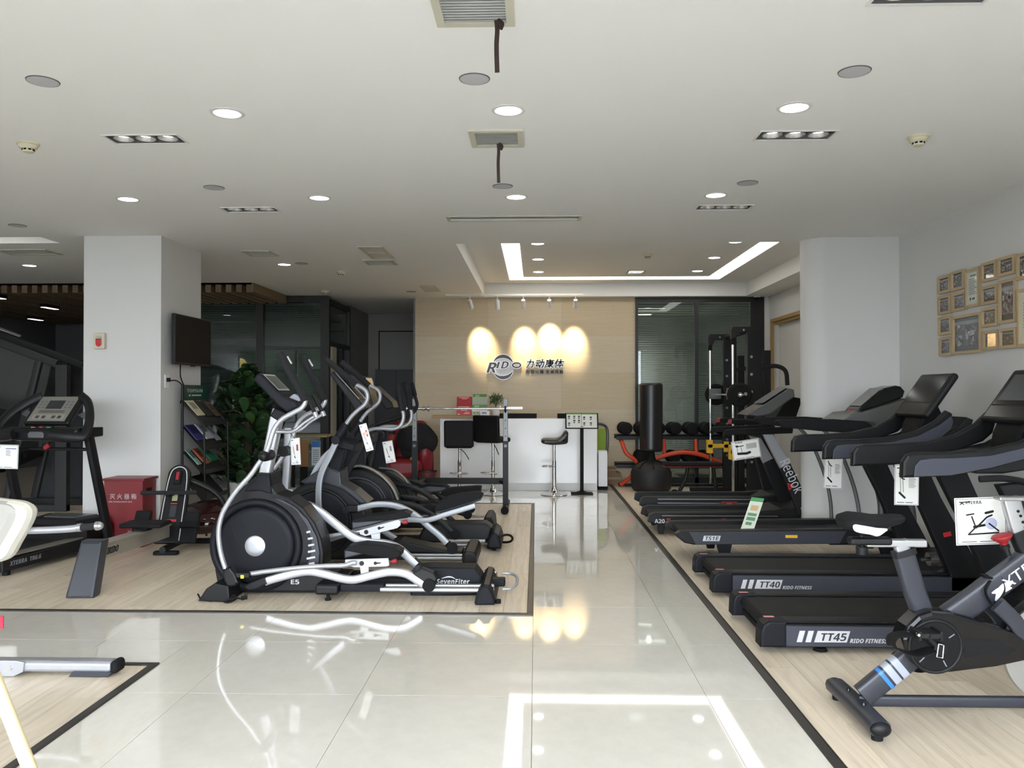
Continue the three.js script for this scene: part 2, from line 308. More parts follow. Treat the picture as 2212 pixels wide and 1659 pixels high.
// --- glazed partitions with venetian blinds
const blackFrame = mat({ lin: [0.012, 0.013, 0.014], roughness: 0.4 }), tinted = mat({ color: '#c4ccca', transmission: 1, thickness: 0, roughness: 0, ior: 1.5 });
const slatMat = mat({ lin: [0.66, 0.67, 0.67], roughness: 0.5 });
function blinds(x0, x1, y0, y1, z, parent, tilt, pitch = 0.037, m = slatMat) {
  const gs = []; for (let y = y0; y < y1; y += pitch) { const s = box(x0, x1, -0.0006, 0.0006, -0.02, 0.02); s.rotateX(tilt); s.translate(0, y, z); gs.push(s); }
  const b = mesh('blind_slats', gs, m, parent); b.userData.kind = 'stuff';
  mesh('blind_headrail', box(x0, x1, y1, y1 + 0.035, z - 0.015, z + 0.015), m, parent);
}
{
  const w = structGroup('window', 'black-framed glass partition with grey venetian blinds on the left'); w.name = 'window_1';
  const z = -13.4;
  mesh('frame', [box(-7.1, -3.36, 2.98, 3.06, z + 0.04, z - 0.04), box(-4.56, -4.45, 0, 3.0, z + 0.04, z - 0.04), box(-3.5, -3.36, 0, 3.0, z + 0.05, z - 0.05), box(-5.9, -5.8, 0, 3, z + 0.04, z - 0.04), box(-7.1, -3.4, 0, 0.1, z + 0.04, z - 0.04)], blackFrame, w);
  for (const [a, b] of [[-5.8, -4.56], [-4.45, -3.5]]) { mesh('pane', box(a, b, 0.1, 2.98, z + 0.005, z - 0.005), tinted, w); blinds(a + 0.01, b - 0.01, 0.3, 2.93, z - 0.06, w, 0.95); }
}
{
  const w = structGroup('window', 'black-framed glass door panel turning into the corridor'); w.name = 'window_2';
  const x = -3.4;
  mesh('frame', [box(x - 0.04, x + 0.04, 2.95, 3.03, -13.45, -14.9), box(x - 0.04, x + 0.04, 2.26, 2.34, -13.45, -14.9), box(x - 0.04, x + 0.04, 0, 3.0, -14.82, -14.9), box(x - 0.04, x + 0.04, 0, 2.3, -14.25, -14.42)], blackFrame, w);
  mesh('pane', box(x - 0.005, x + 0.005, 2.34, 2.95, -13.45, -14.82), tinted, w);
  mesh('pane', box(x - 0.005, x + 0.005, 0.05, 2.26, -14.42, -14.82), tinted, w);
  mesh('door_edge', box(x - 0.03, x + 0.03, 0.02, 2.26, -13.62, -13.9), mat({ lin: [0.45, 0.42, 0.33], roughness: 0.5 }), w);
}
{
  const w = structGroup('window', 'black-framed glass partition with half-open blinds on the right'); w.name = 'window_3';
  const z = -13.8;
  mesh('frame', [box(1.645, 3.76, 3.0, 3.075, z + 0.04, z - 0.04), box(1.645, 1.69, 0, 3.0, z + 0.04, z - 0.04), box(2.62, 2.68, 0, 3.0, z + 0.04, z - 0.04), box(3.55, 3.76, 0, 3.0, z + 0.04, z - 0.04), box(1.645, 3.76, 0, 0.1, z + 0.04, z - 0.04)], blackFrame, w);
  mesh('edge_post', box(3.76, 3.83, 0, CH, z + 0.06, z - 0.05), M.paint, w);
  for (const [a, b] of [[1.69, 2.62], [2.68, 3.55]]) { mesh('pane', box(a, b, 0.1, 3.0, z + 0.005, z - 0.005), tinted, w); blinds(a + 0.01, b - 0.01, 0.3, 2.95, z - 0.06, w, a < 2 ? 0.5 : 0.8); }
}
// --- shop front behind the camera, pavement and street trees outside
{
  const w = structGroup('window', 'glazed shop front behind the viewer'); w.name = 'window_4';
  const z = 1.35, xs = [-10.2, -8.2, -6.2, -4.2, -2.2, 1.2, 3.68];
  mesh('header', box(-10.4, 4.1, 2.95, CH + 0.3, z - 0.1, z + 0.1), M.paint, w);
  mesh('mullions', [...xs.map((x) => box(x - 0.03, x + 0.03, 0, 2.95, z - 0.04, z + 0.04)), box(-10.2, -2.2, 0, 0.12, z - 0.04, z + 0.04), box(1.2, 3.68, 0, 0.12, z - 0.04, z + 0.04)], blackFrame, w);
  for (let i = 0; i < 6; i++) if (i !== 4) mesh('pane', box(xs[i] + 0.03, xs[i + 1] - 0.03, 0.12, 2.95, z - 0.006, z + 0.006), M.pane, w);
  struct('pavement', box(-60, 60, -0.3, -0.02, 1.45, 90), mat({ lin: [0.10, 0.10, 0.10], roughness: 0.9 }), 'pavement outside the shop front');
}

// street trees across the pavement, seen only as reflections
{
  const bark = mat({ lin: [0.09, 0.07, 0.05], roughness: 0.9 });
  const leafM = [[0.028, 0.04, 0.02], [0.09, 0.10, 0.025], [0.5, 0.36, 0.07]].map((c) => mat({ lin: c, roughness: 0.7 }));
  const crown = (r, k) => { const g = new THREE.IcosahedronGeometry(r, 4); const p = g.attributes.position; for (let i = 0; i < p.count; i++) { const v = V(p.getX(i), p.getY(i), p.getZ(i)); const n = 0.75 + 0.5 * vnoise(v.x * 1.7 + k * 5 + 20, v.y * 1.7 + v.z * 1.3 + 20, 64, 64) + 0.25 * vnoise(v.x * 5 + 30, v.z * 5 + v.y * 4 + 30, 64, 64); v.multiplyScalar(n); p.setXYZ(i, v.x, v.y * 1.15, v.z); } g.computeVertexNormals(); return g; };
  [[-17.0, 16, 0], [-11.2, 16, 0], [-14.1, 11.2, 2], [-16.2, 22.5, 0]].forEach(([x, z, k], i) => {
    const t = thing('street_tree', ['dark green street tree outside, left of two', 'dark green street tree outside, right of two', 'yellowing small street tree outside, in front of the others', 'dark green street tree outside, furthest from the shop'][i], 'tree', [x, -0.02, z], i, 'street trees outside the shop front');
    mesh('trunk', tube([[0, 0, 0], [0.05, 0.8, 0.03], [0, 1.6, 0], [0.1, 2.6, 0]], k === 2 ? 0.07 : 0.16), bark, t);
    mesh('crown', move(crown(k === 2 ? 0.8 : 1.9, i), 0, k === 2 ? 2.2 : 2.7, 0), leafM[k], t);
  });
}

// ================================================================ CEILING FITTINGS AND LAMPS
const glowCool = mat({ color: '#ffffff', emissive: new THREE.Color(1, 1, 1), emissiveIntensity: 7 });
const glowStrip = mat({ color: '#ffffff', emissive: new THREE.Color(1, 0.97, 0.9), emissiveIntensity: 2.2 });
const fitWhite = mat({ lin: [0.72, 0.72, 0.70], roughness: 0.4 });
function spot(x, y, z, I, color, angle, pen, target) {
  const s = new THREE.SpotLight(new THREE.Color(...color), I, 0, angle, pen, 2); s.position.set(x, y, z); s.target.position.set(...target); s.castShadow = true; s.shadow.radius = 2; s.name = 'lamp_beam'; scene.add(s); scene.add(s.target);
}
function downlight(x, d, y, label, r = 0.075) {
  const t = thing('downlight', label, 'ceiling light', [x, y, -d], 0, 'round recessed downlights');
  mesh('rim', move(lathe([[r, 0.0], [r + 0.001, -0.006], [r + 0.02, -0.004], [r + 0.022, 0.0]], 32), 0, 0, 0), fitWhite, t);
  mesh('diffuser', move(new THREE.CylinderGeometry(r, r, 0.006, 32), 0, -0.001, 0), glowCool, t);
  spot(x, y - 0.02, -d, 0.55, [1, 0.98, 0.93], 1.1, 0.8, [x, 0, -d]);
}
for (const [x, d, l] of [
  [-1.744, 4.618, 'round downlight at left of the nearest row of three'], [-0.155, 4.618, 'round downlight between the two ceiling grilles with ribbons'], [1.43, 4.618, 'round downlight at right of the nearest row, before the near triple spotlight'],
  [-3.33, 6.655, 'round downlight leftmost of the second row'], [-1.755, 6.655, 'round downlight second from left in the second row'], [-0.16, 6.67, 'round downlight just in front of the long slot diffuser'], [1.436, 6.655, 'round downlight rightmost of the second row'],
  [-6.29, 10.1, 'round downlight near the timber slats, left of the white column'], [-3.1, 10.11, 'round downlight near the timber slats, right of the white column']]) downlight(x, d, CH, l);
for (const [x, d, l] of [
  [0.02, 9.99, 'front downlight of the left row in the raised ceiling tray'], [0.027, 11.17, 'middle downlight of the left row in the raised ceiling tray'], [0.035, 12.33, 'rear downlight of the left row in the raised ceiling tray'],
  [2.38, 9.94, 'front downlight of the right row in the raised ceiling tray'], [2.375, 11.1, 'middle downlight of the right row in the raised ceiling tray'], [2.385, 12.31, 'rear downlight of the right row in the raised ceiling tray']]) downlight(x, d, TH, l);
// LED frame in the tray
{
  const t = thing('led_strip_light', 'glowing white strip light framing the raised ceiling tray', 'strip light');
  const y = TH - 0.004;
  const seg = (x0, x1, d0, d1) => {
    mesh('diffuser', box(x0, x1, y, TH - 0.0005, -d0, -d1), glowStrip, t);
    const r = new THREE.RectAreaLight(new THREE.Color(1, 0.97, 0.9), 0.7, x1 - x0, d1 - d0); r.position.set((x0 + x1) / 2, y - 0.012, -(d0 + d1) / 2); r.lookAt(r.position.x, 0, r.position.z); r.name = 'strip_glow'; scene.add(r);
  };
  seg(-0.42, -0.2, 9.35, 12.9); seg(2.68, 2.9, 9.35, 12.9); seg(-0.42, 2.9, 12.9, 13.2); seg(-0.42, 2.9, 9.1, 9.35);
}
// light in the trough at far left
{
  const t = thing('trough_light', 'white strip light in the ceiling trough at far left', 'strip light');
  mesh('diffuser', box(-10.1, -5.3, CH + 0.285, CH + 0.299, -8.3, -8.4), mat({ color: '#ffffff', emissive: new THREE.Color(1, 0.97, 0.92), emissiveIntensity: 1.2 }), t);
  const r = new THREE.RectAreaLight(new THREE.Color(1, 0.97, 0.92), 0.8, 4.8, 0.1); r.position.set(-7.7, CH + 0.27, -8.35); r.lookAt(-7.7, 0, -8.35); r.name = 'trough_glow'; scene.add(r);
}
// triple spotlights
{
  const well = mat({ lin: [0.015, 0.015, 0.015], roughness: 0.5 }), alu = mat({ lin: [0.55, 0.55, 0.54], roughness: 0.25, metalness: 0.8 });
  const glowSpot = mat({ color: '#ffffff', emissive: new THREE.Color(1, 1, 1), emissiveIntensity: 5 });
  const triple = (x, d, label) => {
    const t = thing('triple_spotlight', label, 'ceiling light', [x, CH, -d], 0, 'recessed spotlights with three lamps');
    const w = 0.225, h = 0.085;
    mesh('frame', [box(-w, w, -0.006, 0, h, h + 0.012), box(-w, w, -0.006, 0, -h - 0.012, -h), box(-w - 0.012, -w, -0.006, 0, -h - 0.012, h + 0.012), box(w, w + 0.012, -0.006, 0, -h - 0.012, h + 0.012)], fitWhite, t);
    mesh('reflector', [box(-w, w, 0, 0.05, h - 0.003, h), box(-w, w, 0, 0.05, -h, -h + 0.003), box(-w, -w + 0.003, 0, 0.05, -h, h), box(w - 0.003, w, 0, 0.05, -h, h)], alu, t);
    mesh('well', box(-w, w, 0.05, 0.053, -h, h), well, t);
    for (let k = -1; k <= 1; k++) {
      const l = mesh('lamp', move(lathe([[0.04, 0.03], [0.055, 0.012], [0.06, 0.0], [0.062, 0.005], [0.062, 0.05]], 24), k * 0.14, 0.0, 0), alu, t);
      mesh('bulb', move(new THREE.CylinderGeometry(0.042, 0.042, 0.006, 24), k * 0.14, 0.026, 0), glowSpot, l);
    }
    spot(x, CH - 0.012, -d, 1.0, [1, 0.98, 0.92], 0.8, 0.8, [x, 0, -d]);
  };
  // the ceiling is cut open for them below
  triple(-2.43, 5.08, 'triple recessed spotlight at left, nearest pair'); triple(1.59, 5.12, 'triple recessed spotlight at right, behind the near downlight');
  triple(-2.46, 7.07, 'triple recessed spotlight at left, further pair'); triple(1.60, 7.1, 'triple recessed spotlight at right, further pair'); triple(1.58, 3.31, 'triple recessed spotlight cut by the top edge of the picture');
}
// air grilles
{
  const cream = mat({ lin: [0.55, 0.53, 0.43], roughness: 0.5 }), galv = mat({ lin: [0.45, 0.46, 0.46], roughness: 0.5, metalness: 0.3 }), gr = mat({ lin: [0.50, 0.50, 0.45], roughness: 0.5 });
  const duct = (w, h, H = 0.34) => [box(-w - 0.004, w + 0.004, H, H + 0.004, -h - 0.004, h + 0.004), box(-w - 0.004, -w, 0.165, H, -h, h), box(w, w + 0.004, 0.165, H, -h, h), box(-w, w, 0.165, H, h, h + 0.004), box(-w, w, 0.165, H, -h - 0.004, -h)];   // sheet-metal duct above the opening
  const grille = (x0, x1, d0, d1, n, label, alongX = true, f = 0.035, double = false) => {
    const t = thing('air_grille', label, 'air vent', [(x0 + x1) / 2, CH, -(d0 + d1) / 2]); const w = (x1 - x0) / 2, h = (d1 - d0) / 2;
    mesh('frame', [box(-w, w, -0.01, 0, h - f, h), box(-w, w, -0.01, 0, -h, -h + f), box(-w, -w + f, -0.01, 0, -h + f, h - f), box(w - f, w, -0.01, 0, -h + f, h - f), double && box(-w + f, w - f, -0.01, 0, -f / 2, f / 2)], cream, t);
    mesh('duct', duct(w - 0.02, h - 0.02), galv, t);
    for (let i = 0; i < n; i++) { const k = (i + 0.5) / n * 2 - 1; const s = alongX ? box(-w + f, w - f, -0.0008, 0.0008, -0.008, 0.008) : box(-0.008, 0.008, -0.0008, 0.0008, -h + f, h - f); alongX ? s.rotateX(0.7) : s.rotateZ(0.7); s.translate(alongX ? 0 : k * (w - f), 0.0, alongX ? k * (h - f) : 0); mesh('louvre', s, gr, t); }
    return t;
  };
  grille(-0.424, -0.09, 2.98, 3.54, 20, 'cream air grille with a brown ribbon at the top edge');
  grille(-0.41, -0.078, 4.96, 5.295, 13, 'cream air grille with a brown ribbon beyond the middle downlight');
  grille(-3.29, -2.96, 9.1, 9.46, 12, 'small grey air grille right of the white column');
  grille(-1.93, -1.66, 8.88, 9.68, 12, 'double air grille before the reception ceiling tray', false, 0.03, true);
  grille(-2.07, -1.70, 9.78, 10.15, 14, 'square return grille just behind the double grille');
  grille(-1.73, -1.48, 12.15, 12.87, 10, 'far air grille close to the feature wall', false, 0.03, true);
  grille(-6.0, -5.4, 8.95, 9.3, 10, 'grey air grille behind the light trough at far left');
  { const t = grille(1.35, 1.62, 12.2, 12.55, 10, 'small air grille in the raised ceiling tray', false, 0.02); t.position.y = TH; }
  // slot diffuser
  const t = thing('slot_diffuser', 'long narrow slot diffuser across the ceiling', 'air vent', [-0.2, CH, -7.49]);
  mesh('frame', [box(-0.61, 0.61, -0.008, 0, 0.085, 0.105), box(-0.61, 0.61, -0.008, 0, -0.105, -0.085), box(-0.61, -0.585, -0.008, 0, -0.085, 0.085), box(0.585, 0.61, -0.008, 0, -0.085, 0.085)], cream, t);
  mesh('duct', duct(0.6, 0.09), galv, t);
  for (const k of [-0.04, 0.04]) mesh('blade', move(box(-0.585, 0.585, -0.001, 0.001, -0.03, 0.03), 0, 0.012, k, 0.5), gr, t);
  // ribbons
  const rib = mat({ lin: [0.035, 0.018, 0.015], roughness: 0.7 });
  const ribbon = (x, d, L, label) => tag(mesh('ribbon', [sweep([[x - 0.003, CH - 0.012, -d], [x, CH - 0.05, -d - 0.004], [x - 0.003, CH - L * 0.5, -d], [x, CH - L, -d + 0.004]], 0.010, 0.0012, { side: V(0, 0, 1), p: 0.6 }), sweep([[x, CH - 0.012, -d + 0.003], [x + 0.02, CH - 0.03, -d + 0.006], [x + 0.012, CH - 0.055, -d + 0.008]], 0.010, 0.0012, { p: 0.6 })], rib), label, 'ribbon', 'ribbons on the air grilles');
  ribbon(-0.163, 3.47, 0.235, 'dark brown ribbon hanging from the nearest ceiling grille'); ribbon(-0.235, 5.20, 0.26, 'dark brown ribbon hanging from the second ceiling grille');
  // speakers
  const spk = mat({ lin: [0.48, 0.48, 0.5], roughness: 0.7 });
  for (const [x, d, y, l] of [[-2.5, 4.116, CH, 'grey round ceiling speaker above the left, nearest row'], [-0.309, 4.148, CH, 'grey round ceiling speaker beside the nearest ribbon'], [1.566, 4.107, CH, 'grey round ceiling speaker above the right, nearest row'], [-2.48, 6.3, CH, 'small grey ceiling speaker above the left, second row'], [1.594, 6.277, CH, 'small grey ceiling speaker above the right, second row'], [-0.255, 6.32, CH, 'grey ceiling speaker just below the second ribbon'], [-4.9, 7.68, CH, 'grey ceiling speaker left of the white column'], [-2.87, 10.05, CH, 'small grey ceiling speaker beside the downlight right of the column'], [-1.95, 12.9, CH, 'tiny grey ceiling speaker near the corridor']]) {
    const t = thing('ceiling_speaker', l, 'speaker', [x, y, -d], 0, 'round ceiling speakers');
    mesh('grille', move(lathe([[0, -0.008], [0.068, -0.007], [0.074, -0.003]], 28)), spk, t); mesh('rim', move(lathe([[0.073, -0.003], [0.076, -0.005], [0.079, 0]], 28)), M.gunmetal, t);
  }
  // smoke detectors
  const det = mat({ lin: [0.62, 0.58, 0.42], roughness: 0.5 });
  for (const [x, d, y, l] of [[-3.22, 5.15, CH, 'cream smoke detector at the left of the ceiling'], [2.36, 5.17, CH, 'cream smoke detector at the right of the ceiling'], [1.45, 10.8, TH, 'cream smoke detector in the raised ceiling tray'], [-3.27, 12.75, CH, 'cream smoke detector near the timber slats'], [-2.55, 10.75, CH, 'small sprinkler-like detector before the corridor']]) {
    const t = thing('smoke_detector', l, 'smoke detector', [x, y, -d], 0, 'ceiling smoke detectors');
    mesh('base', lathe([[0.0, -0.012], [0.062, -0.012], [0.066, -0.006], [0.066, 0]], 28), det, t);
    mesh('head', lathe([[0, -0.058], [0.028, -0.057], [0.034, -0.05], [0.034, -0.034], [0.052, -0.03], [0.057, -0.012]], 28), det, t);
    for (let i = 0; i < 8; i++) { const a = i * Math.PI / 4; mesh('slot', move(box(-0.008, 0.008, -0.005, 0.005, -0.002, 0.002), Math.sin(a) * 0.0345, -0.042, Math.cos(a) * 0.0345, 0, a), M.blackMatte, t); }
  }
}
// track with five spotlights on the feature wall
{
  const tr = thing('lighting_track', 'thin white lighting track along the feature wall', 'light track', [-0.35, CH, -13.25]);
  mesh('rail', box(-1.1, 1.1, -0.03, 0, -0.017, 0.017), fitWhite, tr);
  const heads = [[-1.06, -0.9, 2.28, 1], [-0.62, -0.55, 1.2, 0], [-0.205, -0.19, 2.30, 1], [0.21, 0.23, 2.38, 1.15], [0.63, 0.63, 2.30, 0.9]];
  heads.forEach(([x, tx, ty, on], i) => {
    const t = thing('track_spotlight', ['white track spotlight leftmost above the logo', 'white track spotlight second from left, unlit', 'white track spotlight in the middle of five', 'white track spotlight second from right', 'white track spotlight rightmost of five'][i], 'spotlight', [x, CH - 0.03, -13.25], 0, 'track spotlights above the logo');
    const dir = V(tx - x, ty - 2.95, -0.55).normalize();
    const b = dir.clone().multiplyScalar(-0.02).add(V(0, -0.085, 0)), e = b.clone().addScaledVector(dir, 0.15);
    mesh('stem', [cyl([0, 0, 0], [0, -0.08, 0], 0.008), rbox(-0.03, 0.03, -0.012, 0, -0.015, 0.015, 0.003)], fitWhite, t);
    mesh('barrel', cyl(b.toArray(), e.toArray(), 0.033, 0.033, 24), fitWhite, t);
    mesh('lens', cyl(e.toArray(), e.clone().addScaledVector(dir, 0.004).toArray(), 0.028, 0.028, 24), mat({ color: '#fff2d8', emissive: new THREE.Color(1, 0.85, 0.6), emissiveIntensity: on ? 3 : 0 }), t);
    if (on) { const p = e.clone().addScaledVector(dir, 0.02).add(t.position); spot(p.x, p.y, p.z, 13 * on, [1, 0.79, 0.48], 0.37, 1, p.clone().add(dir).toArray()); }
  });
}
// suspended track lights in the back room
{
  for (const [x, d, l] of [[-8.06, 13.5, 'short bright track light under the timber slats, nearest'], [-9.59, 15.6, 'short bright track light under the timber slats, further left'], [-7.95, 11.95, 'bright track light at the left picture edge'], [-8.06, 15.4, 'dim track light beside the column edge']]) {
    const t = thing('linear_lamp', l, 'lamp', [x, 2.90, -d], 0, 'track lights in the back room');
    mesh('housing', box(-0.05, 0.05, 0.0, 0.05, -0.2, 0.2), M.blackMatte, t); mesh('diffuser', box(-0.04, 0.04, -0.006, 0, -0.19, 0.19), mat({ color: '#fff', emissive: new THREE.Color(1, 0.92, 0.86), emissiveIntensity: 3 }), t);
    spot(x, 2.88, -d, 0.5, [1, 0.92, 0.86], 1.0, 1, [x, 0, -d]);
  }
}
// office ceiling lamps seen through the right-hand glass
for (const [x, d, l] of [[2.05, 15.2, 'bright office ceiling lamp behind the right blinds, nearer'], [1.95, 16.3, 'bright office ceiling lamp behind the right blinds, further']]) {
  const t = thing('office_lamp', l, 'lamp', [x, CH - 0.05, -d], 0, 'office ceiling lamps');
  mesh('housing', box(-0.32, 0.32, 0.0, 0.05, -0.08, 0.08), fitWhite, t); mesh('diffuser', box(-0.3, 0.3, -0.006, 0, -0.07, 0.07), mat({ color: '#fff', emissive: new THREE.Color(1, 0.97, 0.88), emissiveIntensity: 4 }), t);
  spot(x, CH - 0.09, -d, 5.0, [1, 0.97, 0.88], 1.35, 0.6, [x, 0, -d]);
}

// ================================================================ ELLIPTICALS
function infoCard(label, w, h, kind, pos, rot, extra = {}) {   // extra.cord: where its string is tied, from the top of the card
  const t = canvasTex(256, Math.round(256 * h / w), (c, W, H) => {
    c.fillStyle = '#f4f3ee'; c.fillRect(0, 0, W, H); c.strokeStyle = '#8a8a86'; c.lineWidth = 4; c.strokeRect(4, 4, W - 8, H - 8);
    c.fillStyle = '#333'; c.font = 'bold 20px sans-serif';
    const bar = (x, y, w2, h2, col) => { c.fillStyle = col; c.fillRect(x * W, y * H, w2 * W, h2 * H); };
    if (extra.brand) { c.font = `bold ${W * 0.075 | 0}px sans-serif`; c.fillText(extra.brand, W * 0.14, H * 0.12); }
    else bar(0.08, 0.07, 0.22, 0.025, '#333');
    const lines = (x, y, n, w2) => { for (let i = 0; i < n; i++) bar(x, y + i * 0.032, w2 * (0.7 + 0.3 * ((i * 7) % 5) / 4), 0.014, '#8d8d8d'); };
    c.lineCap = 'round'; c.lineJoin = 'round'; c.strokeStyle = '#222';
    const L = (w2, pts, col = '#222') => { c.strokeStyle = col; c.lineWidth = w2 * W; c.beginPath(); pts.forEach(([x, y], i) => i ? c.lineTo(x * W, y * H) : c.moveTo(x * W, y * H)); c.stroke(); };
    if (kind === 'treadmill') { L(0.02, [[0.22, 0.28], [0.25, 0.68]]); L(0.02, [[0.33, 0.3], [0.36, 0.68]]); L(0.05, [[0.18, 0.22], [0.3, 0.34], [0.4, 0.36]]); L(0.09, [[0.2, 0.7], [0.42, 0.82]]); lines(0.58, 0.3, 9, 0.32); }
    if (kind === 'stepper') { L(0.05, [[0.16, 0.25], [0.22, 0.27]]); L(0.03, [[0.16, 0.3], [0.42, 0.28]]); L(0.015, [[0.19, 0.32], [0.18, 0.62]]); L(0.015, [[0.33, 0.34], [0.34, 0.6]]); L(0.09, [[0.2, 0.68], [0.5, 0.72], [0.62, 0.68]]); bar(0.52, 0.2, 0.38, 0.28, '#b9b9b6'); }
    if (kind === 'elliptical') { L(0.03, [[0.28, 0.3], [0.36, 0.55], [0.42, 0.72]]); L(0.02, [[0.26, 0.34], [0.3, 0.5], [0.5, 0.78]]); L(0.07, [[0.34, 0.7], [0.48, 0.75]]); bar(0.62, 0.24, 0.2, 0.24, extra.accent ?? '#a33a3a'); lines(0.5, 0.86, 3, 0.3); }
    if (kind === 'bike') { L(0.05, [[0.36, 0.62], [0.62, 0.58]]); c.beginPath(); c.fillStyle = '#b8bcd4'; c.arc(W * 0.7, H * 0.56, W * 0.12, 0, 7); c.fill(); L(0.03, [[0.38, 0.6], [0.32, 0.4]]); L(0.03, [[0.22, 0.36], [0.36, 0.34]]); L(0.035, [[0.4, 0.64], [0.62, 0.42], [0.72, 0.38]]); L(0.03, [[0.24, 0.78], [0.4, 0.62]]); L(0.03, [[0.26, 0.78], [0.84, 0.76]]); L(0.03, [[0.66, 0.56], [0.84, 0.72]]); L(0.05, [[0.6, 0.33], [0.74, 0.3]]); c.font = `bold ${W * 0.09 | 0}px sans-serif`; c.fillStyle = '#222'; c.fillText('XTERRA', W * 0.2, H * 0.13); L(0.02, [[0.1, 0.08], [0.17, 0.13]]); L(0.02, [[0.17, 0.08], [0.1, 0.13]]); }
    if (kind === 'tablet') { bar(0.5, 0.14, 0.42, 0.03, '#3c4a80'); bar(0.08, 0.3, 0.18, 0.1, '#555'); L(0.06, [[0.06, 0.56], [0.2, 0.62]]); lines(0.52, 0.22, 8, 0.2); }
    bar(0.1, 0.93, 0.3, 0.02, '#777'); bar(0.46, 0.93, 0.3, 0.02, '#777');
    if (extra.accent2) bar(0.1, 0.3, 0.8, 0.1, extra.accent2);
  });
  const g = thing('info_card', label, 'sign', pos, 0, 'product cards on the machines');
  g.rotation.set(...rot);
  if (extra.cord) mesh('string', cyl([0, -0.005, 0], extra.cord, 0.0015, 0.0015, 6), M.blackMatte, g);
  mesh('board', box(-w / 2, w / 2, -h, 0, -0.003, 0), M.white, g);
  mesh('print', quad([-w / 2 + 0.002, -h + 0.002, 0.0012], [w / 2 - 0.002, -h + 0.002, 0.0012], [w / 2 - 0.002, -0.002, 0.0012], [-w / 2 + 0.002, -0.002, 0.0012]), mat({ map: t, roughness: 0.25 }), g);
  return g;
}
{
  const t = thing('elliptical_trainer', 'silver and black elliptical trainer with a round silver hub, nearest of the row', 'elliptical', [-1.3, 0, -6.2], 0, 'elliptical trainers on the laminate island');
  const Z = (d) => 6.2 - d;
  const sv = mat({ lin: [0.46, 0.47, 0.50], roughness: 0.33, metalness: 0.55 });
  // base: stabilisers, spine and rails
  mesh('front_stabilizer', [prism([[-1.115,0.012],[-1.055,0.099],[-0.994,0.139],[-0.893,0.12],[-0.882,0.014],[-0.926,0.003]], Z(5.86), Z(6.52), 0.012, false)], M.black, t);
  mesh('foot', [cyl([-1.03, 0.003, Z(5.9)], [-1.03, 0.02, Z(5.9)], 0.02), cyl([-1.03, 0.003, Z(6.48)], [-1.03, 0.02, Z(6.48)], 0.02)], M.rubber, t);
  mesh('middle_support', [rbox(-0.29, -0.12, 0.045, 0.12, Z(5.92), Z(6.48), 0.02)], M.black, t);
  for (const d of [5.95, 6.45]) mesh('foot', [cyl([-0.2, 0.003, Z(d)], [-0.2, 0.05, Z(d)], 0.012), cyl([-0.2, 0.003, Z(d)], [-0.2, 0.018, Z(d)], 0.022)], M.rubber, t);
  mesh('spine_beam', rbox(-0.2, 1.07, 0.06, 0.115, Z(6.15), Z(6.25), 0.01), M.charcoal, t);
  for (const d of [6.0, 6.42]) mesh('frame_rail', rbox(-0.12, 0.2, 0.06, 0.115, Z(d - 0.03), Z(d + 0.03), 0.008), M.charcoal, t);
  for (const d of [5.98, 6.42]) mesh('track_rail', [rbox(0.17, 1.0, 0.062, 0.095, Z(d) - 0.025, Z(d) + 0.025, 0.012), rbox(0.21, 1.0, 0.095, 0.118, Z(d) - 0.022, Z(d) + 0.01, 0.010)], M.silver, t);
  mesh('rear_stabilizer', [prism([[0.862,0.005],[0.872,0.057],[0.895,0.109],[0.931,0.142],[0.967,0.136],[0.993,0.09],[1.009,0.038],[1.013,0.003]], Z(5.86), Z(6.5), 0.02)], M.black, t);
  mesh('end_cap', [prism([[0.869,0.001],[0.879,0.057],[0.901,0.103],[0.931,0.135],[0.964,0.126],[0.99,0.084],[1.006,0.038],[1.009,0.003]], Z(5.835), Z(5.87), 0.016)], M.charcoal, t);
  for (const d of [5.9, 6.46]) mesh('foot', cyl([1.03, 0.003, Z(d)], [1.03, 0.03, Z(d)], 0.02), M.rubber, t);
  mesh('rear_handle', tube([[1.06, 0.085, Z(5.98)], [1.11, 0.088, Z(5.98)], [1.15, 0.10, Z(6.02)], [1.16, 0.115, Z(6.1)], [1.15, 0.13, Z(6.2)], [1.11, 0.135, Z(6.26)], [1.05, 0.135, Z(6.27)]], 0.011), M.silverPaint, t);
  const rs = mesh('rear_shroud', prism([[0.37,-0.016],[0.37,0.168],[0.44,0.203],[0.509,0.21],[0.85,0.205],[0.898,0.143],[0.912,0.068],[0.857,0.005]], Z(6.1), Z(6.32), 0.02), M.charcoal, t);
  const lg = text('SevenFiter', 0.034, 0.0015, { skew: 0.15, stretch: 1.0 }); lg.translate([[0.565,0.093]][0][0] + 0.0, [[0.565,0.093]][0][1], Z(6.1) + 0.0002);
  mesh('lettering', [lg, sweep([[0.603,0.131],[0.642,0.142],[0.676,0.142],[0.708,0.128]].map(([x, y]) => [x, y, Z(6.098)]), 0.004, 0.001, { taper: (k) => 0.3 + Math.sin(k * Math.PI) })], M.lettering, rs);
  // flywheel shroud
  const body = mesh('shroud', prism([[-1.07,0.082],[-1.087,0.174],[-1.098,0.294],[-1.095,0.414],[-1.075,0.533],[-1.034,0.629],[-0.961,0.725],[-0.878,0.801],[-0.799,0.859],[-0.758,0.904],[-0.675,0.897],[-0.661,0.809],[-0.623,0.754],[-0.533,0.72],[-0.429,0.646],[-0.339,0.53],[-0.291,0.418],[-0.273,0.305],[-0.277,0.213],[-0.242,0.176],[-0.187,0.153],[-0.17,0.088],[-0.173,0.02],[-1.056,0.014]], Z(6.1), Z(6.36), 0.018), M.black, t);
  partLabel(body, 'black shroud round the flywheel');
